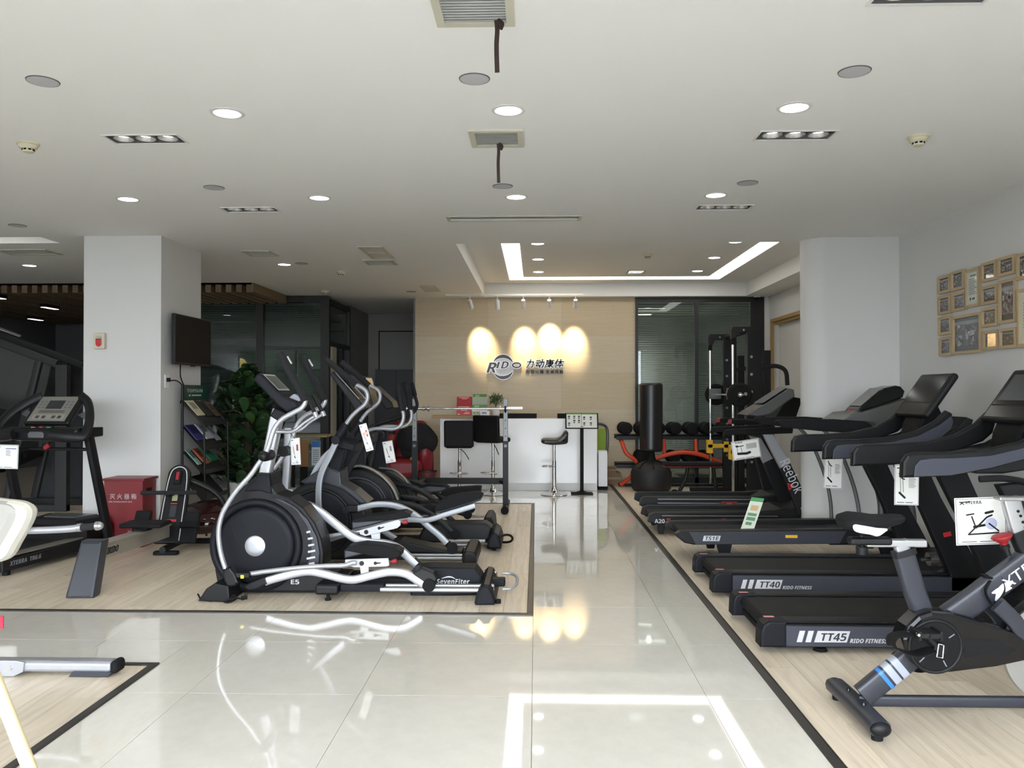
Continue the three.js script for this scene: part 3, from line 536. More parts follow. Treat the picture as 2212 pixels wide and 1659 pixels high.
  mesh('neck_cover', prism([[-0.871,0.767],[-0.799,0.842],[-0.758,0.897],[-0.675,0.891],[-0.664,0.802],[-0.657,0.747],[-0.747,0.771]], Z(6.085), Z(6.375), 0.012), M.charcoal, t);
  const C = [[-0.775,0.367]][0];
  mesh('shroud_ring', [move(new THREE.TorusGeometry(0.318, 0.03, 12, 64), C[0], C[1], Z(6.1), 0, 0, 0)], M.charcoal, t);
  const dk = mesh('flywheel_cover', [move(lathe([[0, 0.028], [0.24, 0.026], [0.275, 0.018], [0.288, 0]], 64), C[0], C[1], Z(6.1), Math.PI / 2)], M.charcoal, t);
  for (const [a, b, c, d] of [[0.10, 0.0, 0.17, 0.16], [-0.02, 0.10, -0.11, 0.21], [0.11, -0.0, 0.23, -0.09], [-0.13, 0.03, -0.18, 0.16], [0.1, -0.21, -0.02, -0.16]]) mesh('ridge', cyl([C[0] + a, C[1] + b, Z(6.0745)], [C[0] + c, C[1] + d, Z(6.0765)], 0.003, 0.003, 8), M.black, dk);
  mesh('hub_cap', move(lathe([[0, 0.012], [0.04, 0.0105], [0.066, 0.005], [0.076, 0]], 40), C[0], C[1], Z(6.072), Math.PI / 2), sv, dk);
  const cr = mesh('crescent_trim', prism([[-0.65,0.723],[-0.574,0.7],[-0.47,0.621],[-0.394,0.509],[-0.36,0.4],[-0.366,0.298],[-0.394,0.223],[-0.304,0.223],[-0.297,0.315],[-0.318,0.435],[-0.388,0.564],[-0.477,0.652],[-0.567,0.706]], Z(6.078), Z(6.1), 0.008), M.graphite, t);
  [[-0.377,0.472],[-0.363,0.424],[-0.356,0.376],[-0.353,0.33],[-0.358,0.281],[-0.352,0.24]].forEach(([x, y], i) => { const w = [0.014, 0.018, 0.022, 0.027, 0.031, 0.02][i]; mesh('accent_bar', cyl([x - w, y - w * 0.2, Z(6.076)], [x + w, y + w * 0.2, Z(6.076)], 0.0085, 0.0085, 10), M.lettering, cr); });
  const e5 = text('E5', 0.034, 0.002, { stretch: 1.35 }); e5.translate(...[[-0.521,0.082]][0], Z(6.1)); mesh('lettering', e5, M.lettering, body);
  // column, console, fixed handles
  mesh('column', flat([[-0.752,0.795],[-0.735,0.899],[-0.711,1.022],[-0.683,1.161],[-0.655,1.301],[-0.634,1.371]], Z(6.2), 0.045, 0.05), sv, t);
  const con = mesh('console', prism([[-0.777,1.589],[-0.764,1.627],[-0.739,1.644],[-0.715,1.63],[-0.597,1.507],[-0.546,1.469],[-0.466,1.438],[-0.442,1.391],[-0.532,1.356],[-0.597,1.401]], Z(6.04), Z(6.36), 0.015), M.charcoal, t);
  {
    const q = [[-0.719,1.633],[-0.601,1.514]], n = [q[1][1] - q[0][1], -(q[1][0] - q[0][0])], l = Math.hypot(...n), o = [-n[0] / l, -n[1] / l], u = [(q[1][0] - q[0][0]), (q[1][1] - q[0][1])];
    const pt = (k, d, h) => [q[0][0] + u[0] * k + o[0] * h, q[0][1] + u[1] * k + o[1] * h, Z(d)];
    const sgn = o[1] > 0 ? 1 : -1;
    mesh('screen_bezel', quad(pt(0, 6.06, 0.004 * sgn), pt(1, 6.06, 0.004 * sgn), pt(1, 6.34, 0.004 * sgn), pt(0, 6.34, 0.004 * sgn)), M.lettering, con);
    mesh('screen', quad(pt(0.08, 6.08, 0.007 * sgn), pt(0.92, 6.08, 0.007 * sgn), pt(0.92, 6.32, 0.007 * sgn), pt(0.08, 6.32, 0.007 * sgn)), mat({ lin: [0.10, 0.12, 0.115], roughness: 0.15 }), con);
  }
  mesh('console_mount', prism([[-0.683,1.325],[-0.648,1.388],[-0.543,1.343],[-0.623,1.287]], Z(6.12), Z(6.28), 0.012), M.charcoal, t);
  mesh('speaker_plate', prism([[-0.532,1.456],[-0.494,1.49],[-0.449,1.456],[-0.452,1.435]], Z(6.1), Z(6.3), 0.004, true), M.greyPaint, con);
  for (const d of [6.09, 6.31]) {
    const h = mesh('fixed_handle', tube([[-0.655,1.207],[-0.595,1.207],[-0.528,1.207],[-0.486,1.224],[-0.43,1.27],[-0.367,1.312],[-0.332,1.333]].map(([x, y]) => [x, y, Z(lerp(6.2, d, 0.75))]), 0.012), sv, t);
    mesh('heart_rate_grip', tube([[-0.324,1.326],[-0.367,1.406],[-0.409,1.486]].map(([x, y]) => [x, y, Z(d)]), 0.015), M.black, h);
    mesh('joint', cyl([...[[-0.324,1.319]][0], Z(d)], [...[[-0.339,1.354]][0], Z(d)], 0.018), sv, h);
  }
  // moving arms, pedals
  const armPts = [[-0.937,0.233],[-0.968,0.329],[-0.985,0.429],[-0.985,0.529],[-0.962,0.622],[-0.915,0.709],[-0.855,0.796],[-0.761,0.9],[-0.704,0.98],[-0.657,1.046],[-0.627,1.107],[-0.6,1.197],[-0.577,1.253],[-0.53,1.307],[-0.443,1.357],[-0.386,1.39],[-0.362,1.43],[-0.369,1.46]];
  const gripPts = [[-0.362,1.437],[-0.386,1.487],[-0.428,1.567],[-0.489,1.672],[-0.541,1.774],[-0.548,1.787]];
  for (const [d, n] of [[5.92, 0], [6.48, 1]]) {
    const arm = mesh('moving_arm', tube(armPts.map(([x, y]) => [x, y, Z(d)]), 0.018, { seg: 90, n: 16 }), sv, t);
    mesh('foam_grip', tube(gripPts.map(([x, y]) => [x, y, Z(d)]), 0.026), M.foam, arm);
    mesh('button_strip', cyl([...[[-0.477,1.697]][0], Z(d) ], [...[[-0.508,1.75]][0], Z(d)], 0.008, 0.008, 8).translate(0.018, 0.01, 0.004), M.silver, arm);
    const pv = [[-0.654,1.043]][0];
    mesh('pivot_cover', [disc(pv[0], pv[1], Z(n ? 6.42 : 5.98), 0.04, 0.13), ball(pv[0] + 0.0, pv[1], Z(n ? 6.52 : 5.90), 0.038)], M.black, arm);
    mesh('link_cover', prism([[-0.947,0.206],[-0.927,0.24],[-0.893,0.246],[-0.856,0.2],[-0.832,0.14],[-0.852,0.114],[-0.913,0.1],[-0.937,0.146]], Z(d) - 0.035, Z(d) + 0.035, 0.015), M.black, arm);
    mesh('link_joint', rbox([[-0.876,0.193]][0][0], [[-0.755,0.194]][0][0], [[-0.876,0.167]][0][1], [[-0.755,0.207]][0][1], Z(d) - 0.022, Z(d) + 0.022, 0.01), M.black, arm);
  }
  mesh('warning_sticker', box(...(() => { const a = [[-0.819,0.167],[-0.795,0.191]]; return [a[0][0], a[1][0], a[0][1], a[1][1]]; })(), Z(5.92) + 0.022, Z(5.92) + 0.0235), mat({ lin: [0.8, 0.65, 0.05], roughness: 0.5 }), t);
  // near linkage
  mesh('pedal_link', tube([[-0.765,0.191],[-0.624,0.212],[-0.423,0.236],[-0.222,0.251],[-0.071,0.258],[-0.021,0.275],[0.006,0.275]].map(([x, y]) => [x, y, Z(5.94)]), 0.017), sv, t);
  mesh('pedal_beam', flat([[-0.667,0.128],[-0.566,0.159],[-0.431,0.193],[-0.337,0.204],[-0.229,0.184],[-0.095,0.152],[-0.021,0.146],[0.106,0.176],[0.25,0.204],[0.358,0.191],[0.441,0.145],[0.488,0.112]], Z(5.98), 0.030, 0.022, { seg: 80 }), sv, t);
  mesh('beam_end', prism([[-0.823,0.094],[-0.769,0.124],[-0.661,0.168],[-0.64,0.115],[-0.735,0.067],[-0.785,0.064]], Z(5.955), Z(6.005), 0.012), M.black, t);
  mesh('roller_bracket', prism([[0.408,0.198],[0.474,0.235],[0.561,0.203],[0.588,0.156],[0.568,0.116],[0.501,0.103],[0.428,0.149]], Z(5.96), Z(6.04), 0.012), M.black, t);
  { const c = [[0.529,0.113]][0]; mesh('roller', disc(c[0], c[1], Z(5.97), 0.046, 0.06), M.rubber, t); }
  // far linkage
  mesh('pedal_beam', flat([[-0.69,0.608],[-0.539,0.641],[-0.435,0.616],[-0.338,0.556],[-0.23,0.471],[-0.094,0.376],[0.028,0.345],[0.121,0.338],[0.199,0.317],[0.256,0.286],[0.313,0.237],[0.378,0.173]], Z(6.37), 0.032, 0.022, { seg: 80 }), sv, t);
  mesh('roller_bracket', prism([[0.367,0.23],[0.427,0.174],[0.463,0.11],[0.403,0.124],[0.356,0.173]], Z(6.35), Z(6.42), 0.012), M.black, t);
  { const c = [[0.438,0.11]][0]; mesh('roller', disc(c[0], c[1], Z(6.4), 0.046, 0.06), M.rubber, t); }
  mesh('pedal_link', tube([[...armPts[0], Z(6.48)], ...[[-0.689,0.316],[-0.33,0.375],[-0.058,0.419]].map(([x, y]) => [x, y, Z(6.45)])], 0.016), sv, t);
  for (const [pl, d, plate, knob, leg, hole] of [
    [[[-0.102,0.285],[-0.105,0.345],[-0.078,0.372],[0.039,0.392],[0.173,0.38],[0.274,0.36],[0.314,0.334],[0.307,0.301],[0.267,0.287],[0.247,0.31],[0.106,0.333]], 6.0, [[-0.088,0.285],[0.227,0.297],[0.234,0.247],[0.217,0.237],[-0.021,0.229],[-0.088,0.245]], [[0.268,0.274]][0], [[0.019,0.236],[0.083,0.236],[0.083,0.19],[0.026,0.183]], [[0.033,0.259]][0]],
    [[[-0.126,0.44],[-0.13,0.497],[-0.108,0.522],[-0.008,0.544],[0.135,0.558],[0.277,0.58],[0.327,0.556],[0.306,0.531],[0.245,0.523],[0.206,0.523],[-0.008,0.462]], 6.36, [[-0.062,0.437],[0.235,0.52],[0.256,0.513],[0.256,0.477],[0.231,0.456],[-0.015,0.394],[-0.058,0.408]], [[0.288,0.502]][0], [[0.028,0.405],[0.099,0.42],[0.099,0.37],[0.035,0.363]], [[-0.008,0.426]][0]]]) {
    const p = mesh('pedal', prism(pl, Z(d + 0.03), Z(d + 0.2), 0.012), M.graphite, t);
    mesh('tread', prism(pl.slice(1, 9).concat([[pl[8][0] - 0.02, pl[8][1] - 0.006], [pl[2][0] + 0.01, pl[1][1] - 0.006]]), Z(d + 0.025), Z(d + 0.205), 0.01), M.rubber, p);
    const b = mesh('pedal_bracket', [prism(plate, Z(d), Z(d + 0.015), 0.003), prism(leg, Z(d), Z(d + 0.02), 0.003)], M.lettering, t);
    mesh('bolt', [disc(hole[0], hole[1], Z(d) + 0.001, 0.017, 0.006), disc(hole[0] + 0.10, hole[1] + (d > 6.2 ? 0.03 : 0.002), Z(d) + 0.001, 0.012, 0.003), cyl([hole[0] + 0.11, hole[1] + (d > 6.2 ? 0.03 : 0.002), Z(d) + 0.001], [hole[0] + 0.14, hole[1] + (d > 6.2 ? 0.04 : 0.004), Z(d) + 0.001], 0.006, 0.003, 8)], M.black, b);
    mesh('adjusting_knob', [cyl([knob[0] - 0.012, knob[1] - 0.003, Z(d) - 0.01], [knob[0] + 0.018, knob[1] + 0.003, Z(d) - 0.01], 0.017, 0.019, 14), cyl([knob[0] - 0.04, knob[1] - 0.008, Z(d) - 0.01], [knob[0] - 0.012, knob[1] - 0.003, Z(d) - 0.01], 0.005)], M.darkRed, b);
  }
  mesh('crank_housing', [disc(C[0], C[1], Z(6.09), 0.06, 0.02)], M.black, t);
  partLabel(mesh('power_cord', [tube([[-2.45, 0.04, -5.95], [-2.40, 0.014, -5.9], [-2.3, 0.012, -5.88], [-2.2, 0.02, -5.88], [-2.16, 0.05, -5.88], [-2.14, 0.03, -5.87], [-2.18, 0.012, -5.83], [-2.21, 0.02, -5.82], [-2.13, 0.04, -5.84], [-2.09, 0.03, -5.86]], 0.006), cyl([-2.1, 0.035, -5.86], [-2.06, 0.04, -5.87], 0.017, 0.014, 10), cyl([-2.06, 0.045, -5.865], [-2.06, 0.07, -5.865], 0.003), cyl([-2.075, 0.045, -5.865], [-2.075, 0.07, -5.865], 0.003)].map((g) => move(g, 1.3, 0, 6.2)), M.rubber, t), 'black power cord with its plug');
}

function ellipticalTrainer(o) {
  const t = thing('elliptical_trainer', o.label, 'elliptical', [o.x, 0, -o.d], 0, 'elliptical trainers on the laminate island');
  const Z = (d) => o.d - d, w = o.w ?? 0.27, near = o.d - w, far = o.d + w, pm = o.paint, flatArm = (p, z, a = 0.024, b = 0.014, seg = 60) => flat(p, z, a, b, { seg });
  const P3 = (p, z) => p.map(([x, y]) => [x, y, z]);
  const xs = o.rear.map((p) => p[0]);
  // base
  mesh('front_stabilizer', rbox(o.front - 0.05, o.front + 0.05, 0.025, 0.095, Z(o.d - 0.3), Z(o.d + 0.3), 0.03), M.black, t);
  for (const s of [-1, 1]) mesh('foot', cyl([o.front, 0.003, s * 0.26], [o.front, 0.03, s * 0.26], 0.02), M.rubber, t);
  mesh('spine_beam', rbox(o.front, xs[0] + 0.05, 0.04, 0.10, -0.05, 0.05, 0.01), M.black, t);
  if (o.rearBox) mesh('rear_stabilizer', prism(o.rear, Z(o.d - 0.3), Z(o.d + 0.3), 0.022), M.black, t);
  else { mesh('rear_stabilizer', prism(o.rear, Z(o.d - 0.27), Z(o.d + 0.27), 0.025), M.black, t); for (const s of [-1, 1]) mesh('end_cap', prism(o.rear, s * 0.27 - 0.03, s * 0.27 + 0.03, 0.022), M.charcoal, t); }
  const rx = (Math.min(...xs) + Math.max(...xs)) / 2;
  for (const s of [-1, 1]) mesh('foot', cyl([rx, 0.003, s * 0.24], [rx, 0.03, s * 0.24], 0.018), M.rubber, t);
  for (const s of [-1, 1]) mesh('track_rail', [rbox(o.rail[0], o.rail[1], o.rail[2], o.rail[3], s * (w - 0.05) - 0.022, s * (w - 0.05) + 0.022, 0.009), o.rail2 && rbox(o.rail[0], o.rail[1], o.rail[3] + 0.001, o.rail[3] + 0.022, s * (w - 0.05) - 0.02, s * (w - 0.05) + 0.01, 0.008)], o.railMat ?? M.silver, t);
  if (o.rearShroud) mesh('rear_shroud', prism(o.rearShroud, -0.12, 0.12, 0.02), M.black, t);
  if (o.loop) mesh('rear_handle', tube(o.loop.map(([x, y], i, a) => [x, y, lerp(0.12, -0.1, i / (a.length - 1))]), 0.012), M.black, t);
  // shroud
  const sh = mesh('shroud', prism(o.shroud, -0.14, 0.14, 0.02, true), M.black, t);
  mesh('flywheel_cover', move(lathe([[0, 0.02], [o.r * 0.72, 0.02], [o.r * 0.76, 0.012], [o.r * 0.86, 0.012], [o.r * 0.9, 0.0]], 56), o.c[0], o.c[1], 0.138, Math.PI / 2), o.discMat ?? M.charcoal, sh);
  mesh('cover_ring', move(new THREE.TorusGeometry(o.r * 0.83, 0.014, 8, 56), o.c[0], o.c[1], 0.15), o.ringMat ?? M.black, sh);
  if (o.saddle) mesh('saddle_cover', prism(o.saddle, -0.15, 0.15, 0.02), M.graphite, t);
  if (o.rim) mesh('rim_trim', flat(o.rim, 0.13, 0.012, 0.025, { seg: 40 }), o.rimMat ?? M.gunmetal, t);
  // mast
  mesh('mast', prism(o.post, -0.06, 0.06, 0.012), M.charcoal, t);
  if (o.block) mesh('pivot_block', prism(o.block, -0.16, 0.16, 0.012), M.charcoal, t);
  const con = mesh('console', prism(o.console, -0.16, 0.16, 0.012), M.black, t);
  if (o.face) { const [a, b] = o.face; mesh('screen', quad([a[0], a[1], 0.13], [b[0], b[1], 0.13], [b[0], b[1], -0.13], [a[0], a[1], -0.13]), o.faceMat ?? M.screen, con); for (const s of [-1, 1]) mesh('bezel_edge', cyl([a[0], a[1], s * 0.135], [b[0], b[1], s * 0.135], 0.004, 0.004, 8), M.silver, con); }
  // arms
  for (const [z, lower] of [[w, o.lowerNear], [-w, o.lowerFar ?? o.lowerNear]]) {
    const arm = mesh('moving_arm', tube(P3(o.tube, z), 0.018), o.tubeMat ?? pm, t);
    mesh('foam_grip', tube(P3(o.grip, z), 0.026), M.foam, arm);
    if (lower) mesh('lower_arm', flatArm(lower, z, 0.026, 0.014), pm, t);
    if (o.sleeve) mesh('arm_sleeve', sweep(P3(o.sleeve, z), 0.034, 0.03), M.charcoal, arm);
    mesh('pivot_cover', disc(o.pivot[0], o.pivot[1], z * 1.02, 0.036, 0.075), M.charcoal, arm);
  }
  // linkage
  [[w - 0.04, o.beam, o.pedal, o.pedalArm, o.roller], [-w + 0.04, o.beamFar ?? o.beam, o.pedalFar ?? o.pedal, o.pedalArmFar ?? o.pedalArm, o.rollerFar ?? o.roller]].forEach(([z, bm, pd, pa, ro]) => {
    if (bm) { mesh('pedal_beam', flatArm(bm, z, 0.026, 0.018), pm, t); mesh('beam_joint', [rbox(bm[0][0] - 0.09, bm[0][0] + 0.01, bm[0][1] - 0.03, bm[0][1] + 0.03, z - 0.025, z + 0.025, 0.012), disc(bm[0][0] - 0.09, bm[0][1] - 0.01, z, 0.03, 0.06)], M.black, t); }
    if (pa) mesh('pedal_link', flatArm(pa, z + Math.sign(z) * 0.03, 0.023, 0.014), pm, t);
    if (pd) { const p = mesh('pedal', prism(pd, z - 0.17 * (z > 0 ? 1 : 0) + 0.0, z + 0.17 * (z > 0 ? 0 : 1), 0.014), M.graphite, t); const top = pd.map(([x, y]) => [x, y + 0.012]); mesh('tread', prism(top, z - 0.165 * (z > 0 ? 1 : 0) + 0.004, z + 0.165 * (z > 0 ? 0 : 1) + 0.004, 0.014), M.rubber, p); }
    if (ro) { mesh('roller', disc(ro[0], ro[1], z, 0.044, 0.055), M.rubber, t); if (bm) mesh('roller_bracket', cyl([bm[bm.length - 1][0], bm[bm.length - 1][1], z], [ro[0], ro[1], z - Math.sign(z) * 0.02], 0.03, 0.034, 14), M.black, t); }
  });
  return t;
}
ellipticalTrainer({
  label: 'elliptical trainer with flat grey arms, second of the row behind the nearest', x: -1.0, d: 7.25, w: 0.28, paint: mat({ lin: [0.30, 0.315, 0.335], roughness: 0.38, metalness: 0.35 }), tubeMat: mat({ lin: [0.36, 0.37, 0.39], roughness: 0.35, metalness: 0.45 }),
  front: -1.12, rearBox: true, rear: [[0.379,0.06],[0.386,0.145],[0.41,0.168],[0.48,0.161],[0.499,0.126],[0.499,0.06]], rail: [-0.08, 0.38, 0.085, 0.112], rail2: true,
  rearShroud: [[-0.271,0.127],[-0.251,0.209],[-0.169,0.221],[0.218,0.142],[0.36,0.131],[0.36,0.09]], 
  shroud: [[-1.206,0.291],[-1.194,0.451],[-1.146,0.603],[-1.054,0.683],[-0.909,0.724],[-0.751,0.708],[-0.59,0.605],[-0.49,0.502],[-0.449,0.374],[-0.469,0.235],[-0.589,0.11],[-1.072,0.108]], c: [[-0.871,0.388]][0], r: 0.33,
  saddle: [[-1.034,0.731],[-0.897,0.82],[-0.772,0.852],[-0.687,0.82],[-0.675,0.712],[-0.57,0.653],[-0.449,0.55],[-0.51,0.533],[-0.671,0.66],[-0.832,0.712],[-0.993,0.707]],
  post: [[-0.755,1.036],[-0.665,1.003],[-0.714,0.808],[-0.816,0.832]], block: [[-0.723,1.105],[-0.551,1.052],[-0.575,0.991],[-0.731,1.027]], pivot: [[-0.688,1.098]][0],
  console: [[-0.781,1.663],[-0.749,1.683],[-0.531,1.443],[-0.465,1.37],[-0.555,1.341],[-0.604,1.419]], face: [[-0.732,1.671],[-0.527,1.443]],
  tube: [[-0.612,1.223],[-0.585,1.266],[-0.546,1.313],[-0.499,1.356],[-0.456,1.391],[-0.432,1.426],[-0.424,1.465],[-0.436,1.508],[-0.464,1.535],[-0.523,1.566]], grip: [[-0.523,1.562],[-0.653,1.676],[-0.779,1.782]], sleeve: [[-0.683,1.106],[-0.644,1.168],[-0.601,1.234]],
  lowerNear: [[-0.687,1.09],[-0.706,1.051],[-0.757,0.941],[-0.804,0.848],[-0.83,0.758],[-0.839,0.656],[-0.835,0.528],[-0.815,0.419],[-0.787,0.321]], lowerFar: [[-0.695,1.09],[-0.742,1.055],[-0.836,0.996],[-0.93,0.914],[-1.001,0.812],[-1.052,0.71]],
  beam: [[-0.521,0.513],[-0.395,0.545],[-0.317,0.553],[-0.199,0.542],[-0.094,0.503],[0.004,0.442],[0.078,0.376],[0.172,0.299],[0.246,0.226]], roller: [[0.293,0.183]][0],
  beamFar: [[-0.861,0.439],[-0.675,0.389],[-0.505,0.314],[-0.37,0.235],[-0.26,0.168]], rollerFar: [[-0.201,0.156]][0],
  pedalArm: [[-0.803,0.239],[-0.63,0.295],[-0.395,0.358],[-0.086,0.426],[0.047,0.423],[0.113,0.431],[0.23,0.47],[0.386,0.517],[0.487,0.549]], pedal: [[0.145,0.473],[0.144,0.528],[0.172,0.555],[0.242,0.598],[0.355,0.626],[0.507,0.642],[0.549,0.619],[0.53,0.587],[0.413,0.544],[0.199,0.481]],
  pedalArmFar: [[-0.928,0.119],[-0.674,0.229],[-0.505,0.272]], pedalFar: [[-0.611,0.322],[-0.548,0.364],[-0.294,0.391],[-0.243,0.357],[-0.294,0.323],[-0.505,0.272],[-0.598,0.263]],
});
ellipticalTrainer({
  label: 'black elliptical trainer with a silver bent handle, third of the row', x: -0.9, d: 8.1, w: 0.26, paint: M.black, tubeMat: mat({ lin: [0.36, 0.37, 0.39], roughness: 0.35, metalness: 0.45 }),
  front: -1.0, rear: [[0.435,0.028],[0.444,0.106],[0.47,0.163],[0.505,0.181],[0.545,0.151],[0.567,0.09],[0.571,0.028]], rail: [0.05, 0.42, 0.075, 0.105],
  rearShroud: [[-0.247,0.086],[-0.179,0.213],[-0.042,0.24],[0.411,0.242],[0.475,0.198],[0.457,0.089],[0.402,0.053],[-0.247,0.049]], loop: [[0.538,0.108],[0.61,0.126],[0.656,0.108],[0.669,0.072],[0.647,0.041],[0.592,0.027],[0.538,0.026]],
  shroud: [[-1.198,0.325],[-1.18,0.505],[-1.099,0.657],[-0.973,0.734],[-0.806,0.761],[-0.635,0.703],[-0.513,0.596],[-0.446,0.44],[-0.441,0.284],[-0.499,0.15],[-0.634,0.06],[-1.062,0.058]], c: [[-0.828,0.381]][0], r: 0.355, ringMat: M.graphite, discMat: M.black,
  rim: [[-0.973,0.756],[-0.806,0.792],[-0.68,0.757],[-0.558,0.668],[-0.477,0.57],[-0.432,0.463]], rimMat: mat({ lin: [0.20, 0.19, 0.16], roughness: 0.4, metalness: 0.3 }),
  post: [[-0.865,1.127],[-0.764,1.104],[-0.782,0.764],[-0.978,0.763]], block: [[-0.796,1.127],[-0.672,1.1],[-0.691,1.014],[-0.819,1.036]], pivot: [[-0.677,1.073]][0],
  console: [[-0.948,1.664],[-0.911,1.682],[-0.747,1.65],[-0.668,1.391],[-0.7,1.336],[-0.773,1.336]], face: [[-0.742,1.641],[-0.673,1.391]],
  tube: [[-0.708,1.125],[-0.655,1.152],[-0.553,1.158],[-0.465,1.152],[-0.403,1.174],[-0.367,1.223],[-0.359,1.289],[-0.372,1.333]], grip: [[-0.372,1.324],[-0.385,1.421],[-0.412,1.584]], lowerNear: [[-0.699,1.095],[-0.81,0.896],[-0.92,0.654],[-0.964,0.389]],
  beam: [[-0.477,0.457],[-0.278,0.427],[-0.102,0.349],[0.031,0.24],[0.097,0.175]], roller: [[0.128,0.149]][0], pedal: [[-0.278,0.348],[-0.256,0.401],[-0.102,0.419],[-0.035,0.393],[-0.057,0.341],[-0.212,0.322]], pedalArm: [[-0.675,0.215],[-0.41,0.26],[-0.102,0.314]],
});
ellipticalTrainer({
  label: 'all-black elliptical trainer, fourth and furthest of the row', x: -0.9, d: 8.95, w: 0.26, paint: M.black, tubeMat: M.black,
  front: -1.0, rear: [[0.326,0.042],[0.336,0.139],[0.375,0.193],[0.424,0.193],[0.453,0.15],[0.463,0.043]], rail: [0.1, 0.42, 0.12, 0.145],
  shroud: [[-1.076,0.149],[-1.066,0.348],[-1.002,0.517],[-0.877,0.626],[-0.728,0.656],[-0.568,0.597],[-0.453,0.474],[-0.418,0.301],[-0.453,0.103],[-0.627,0.028],[-0.976,0.026]], c: [[-0.747,0.329]][0], r: 0.33,
  rim: [[-0.777,0.696],[-0.628,0.676],[-0.518,0.597],[-0.438,0.499]], post: [[-0.807,1.113],[-0.706,1.088],[-0.716,0.637],[-0.867,0.636]], pivot: [[-0.774,1.1]][0],
  console: [[-0.859,1.55],[-0.818,1.57],[-0.636,1.4],[-0.616,1.339],[-0.697,1.319]], face: [[-0.813,1.555],[-0.641,1.4]], faceMat: mat({ lin: [0.16, 0.16, 0.14], roughness: 0.3 }),
  tube: [[-0.848,1.129],[-0.774,1.168],[-0.652,1.207],[-0.529,1.246],[-0.456,1.29],[-0.427,1.354],[-0.441,1.432],[-0.461,1.49]], grip: [[-0.451,1.461],[-0.471,1.539],[-0.491,1.607]], lowerNear: [[-0.823,1.1],[-0.897,0.855],[-0.97,0.563],[-0.994,0.319]],
  beam: [[-0.602,0.534],[-0.455,0.515],[-0.332,0.467],[-0.21,0.39],[-0.112,0.303]], roller: [[0.18,0.212]][0], pedal: [[-0.117,0.41],[-0.098,0.444],[-0.015,0.478],[0.278,0.498],[0.321,0.494],[0.317,0.45],[0.229,0.416],[-0.039,0.381]], pedalArm: [[-0.503,0.272],[-0.21,0.297],[0.18,0.323]],
  pedalFar: [[-0.429,0.408],[-0.403,0.459],[-0.274,0.491],[-0.093,0.481],[-0.047,0.45],[-0.119,0.419],[-0.352,0.398]],
});

// ================================================================ TREADMILLS ON THE RIGHT
const GR = 'treadmills along the right wall';
const sideText = (g, x, y, z) => { g.translate(x, y, z); return g; };
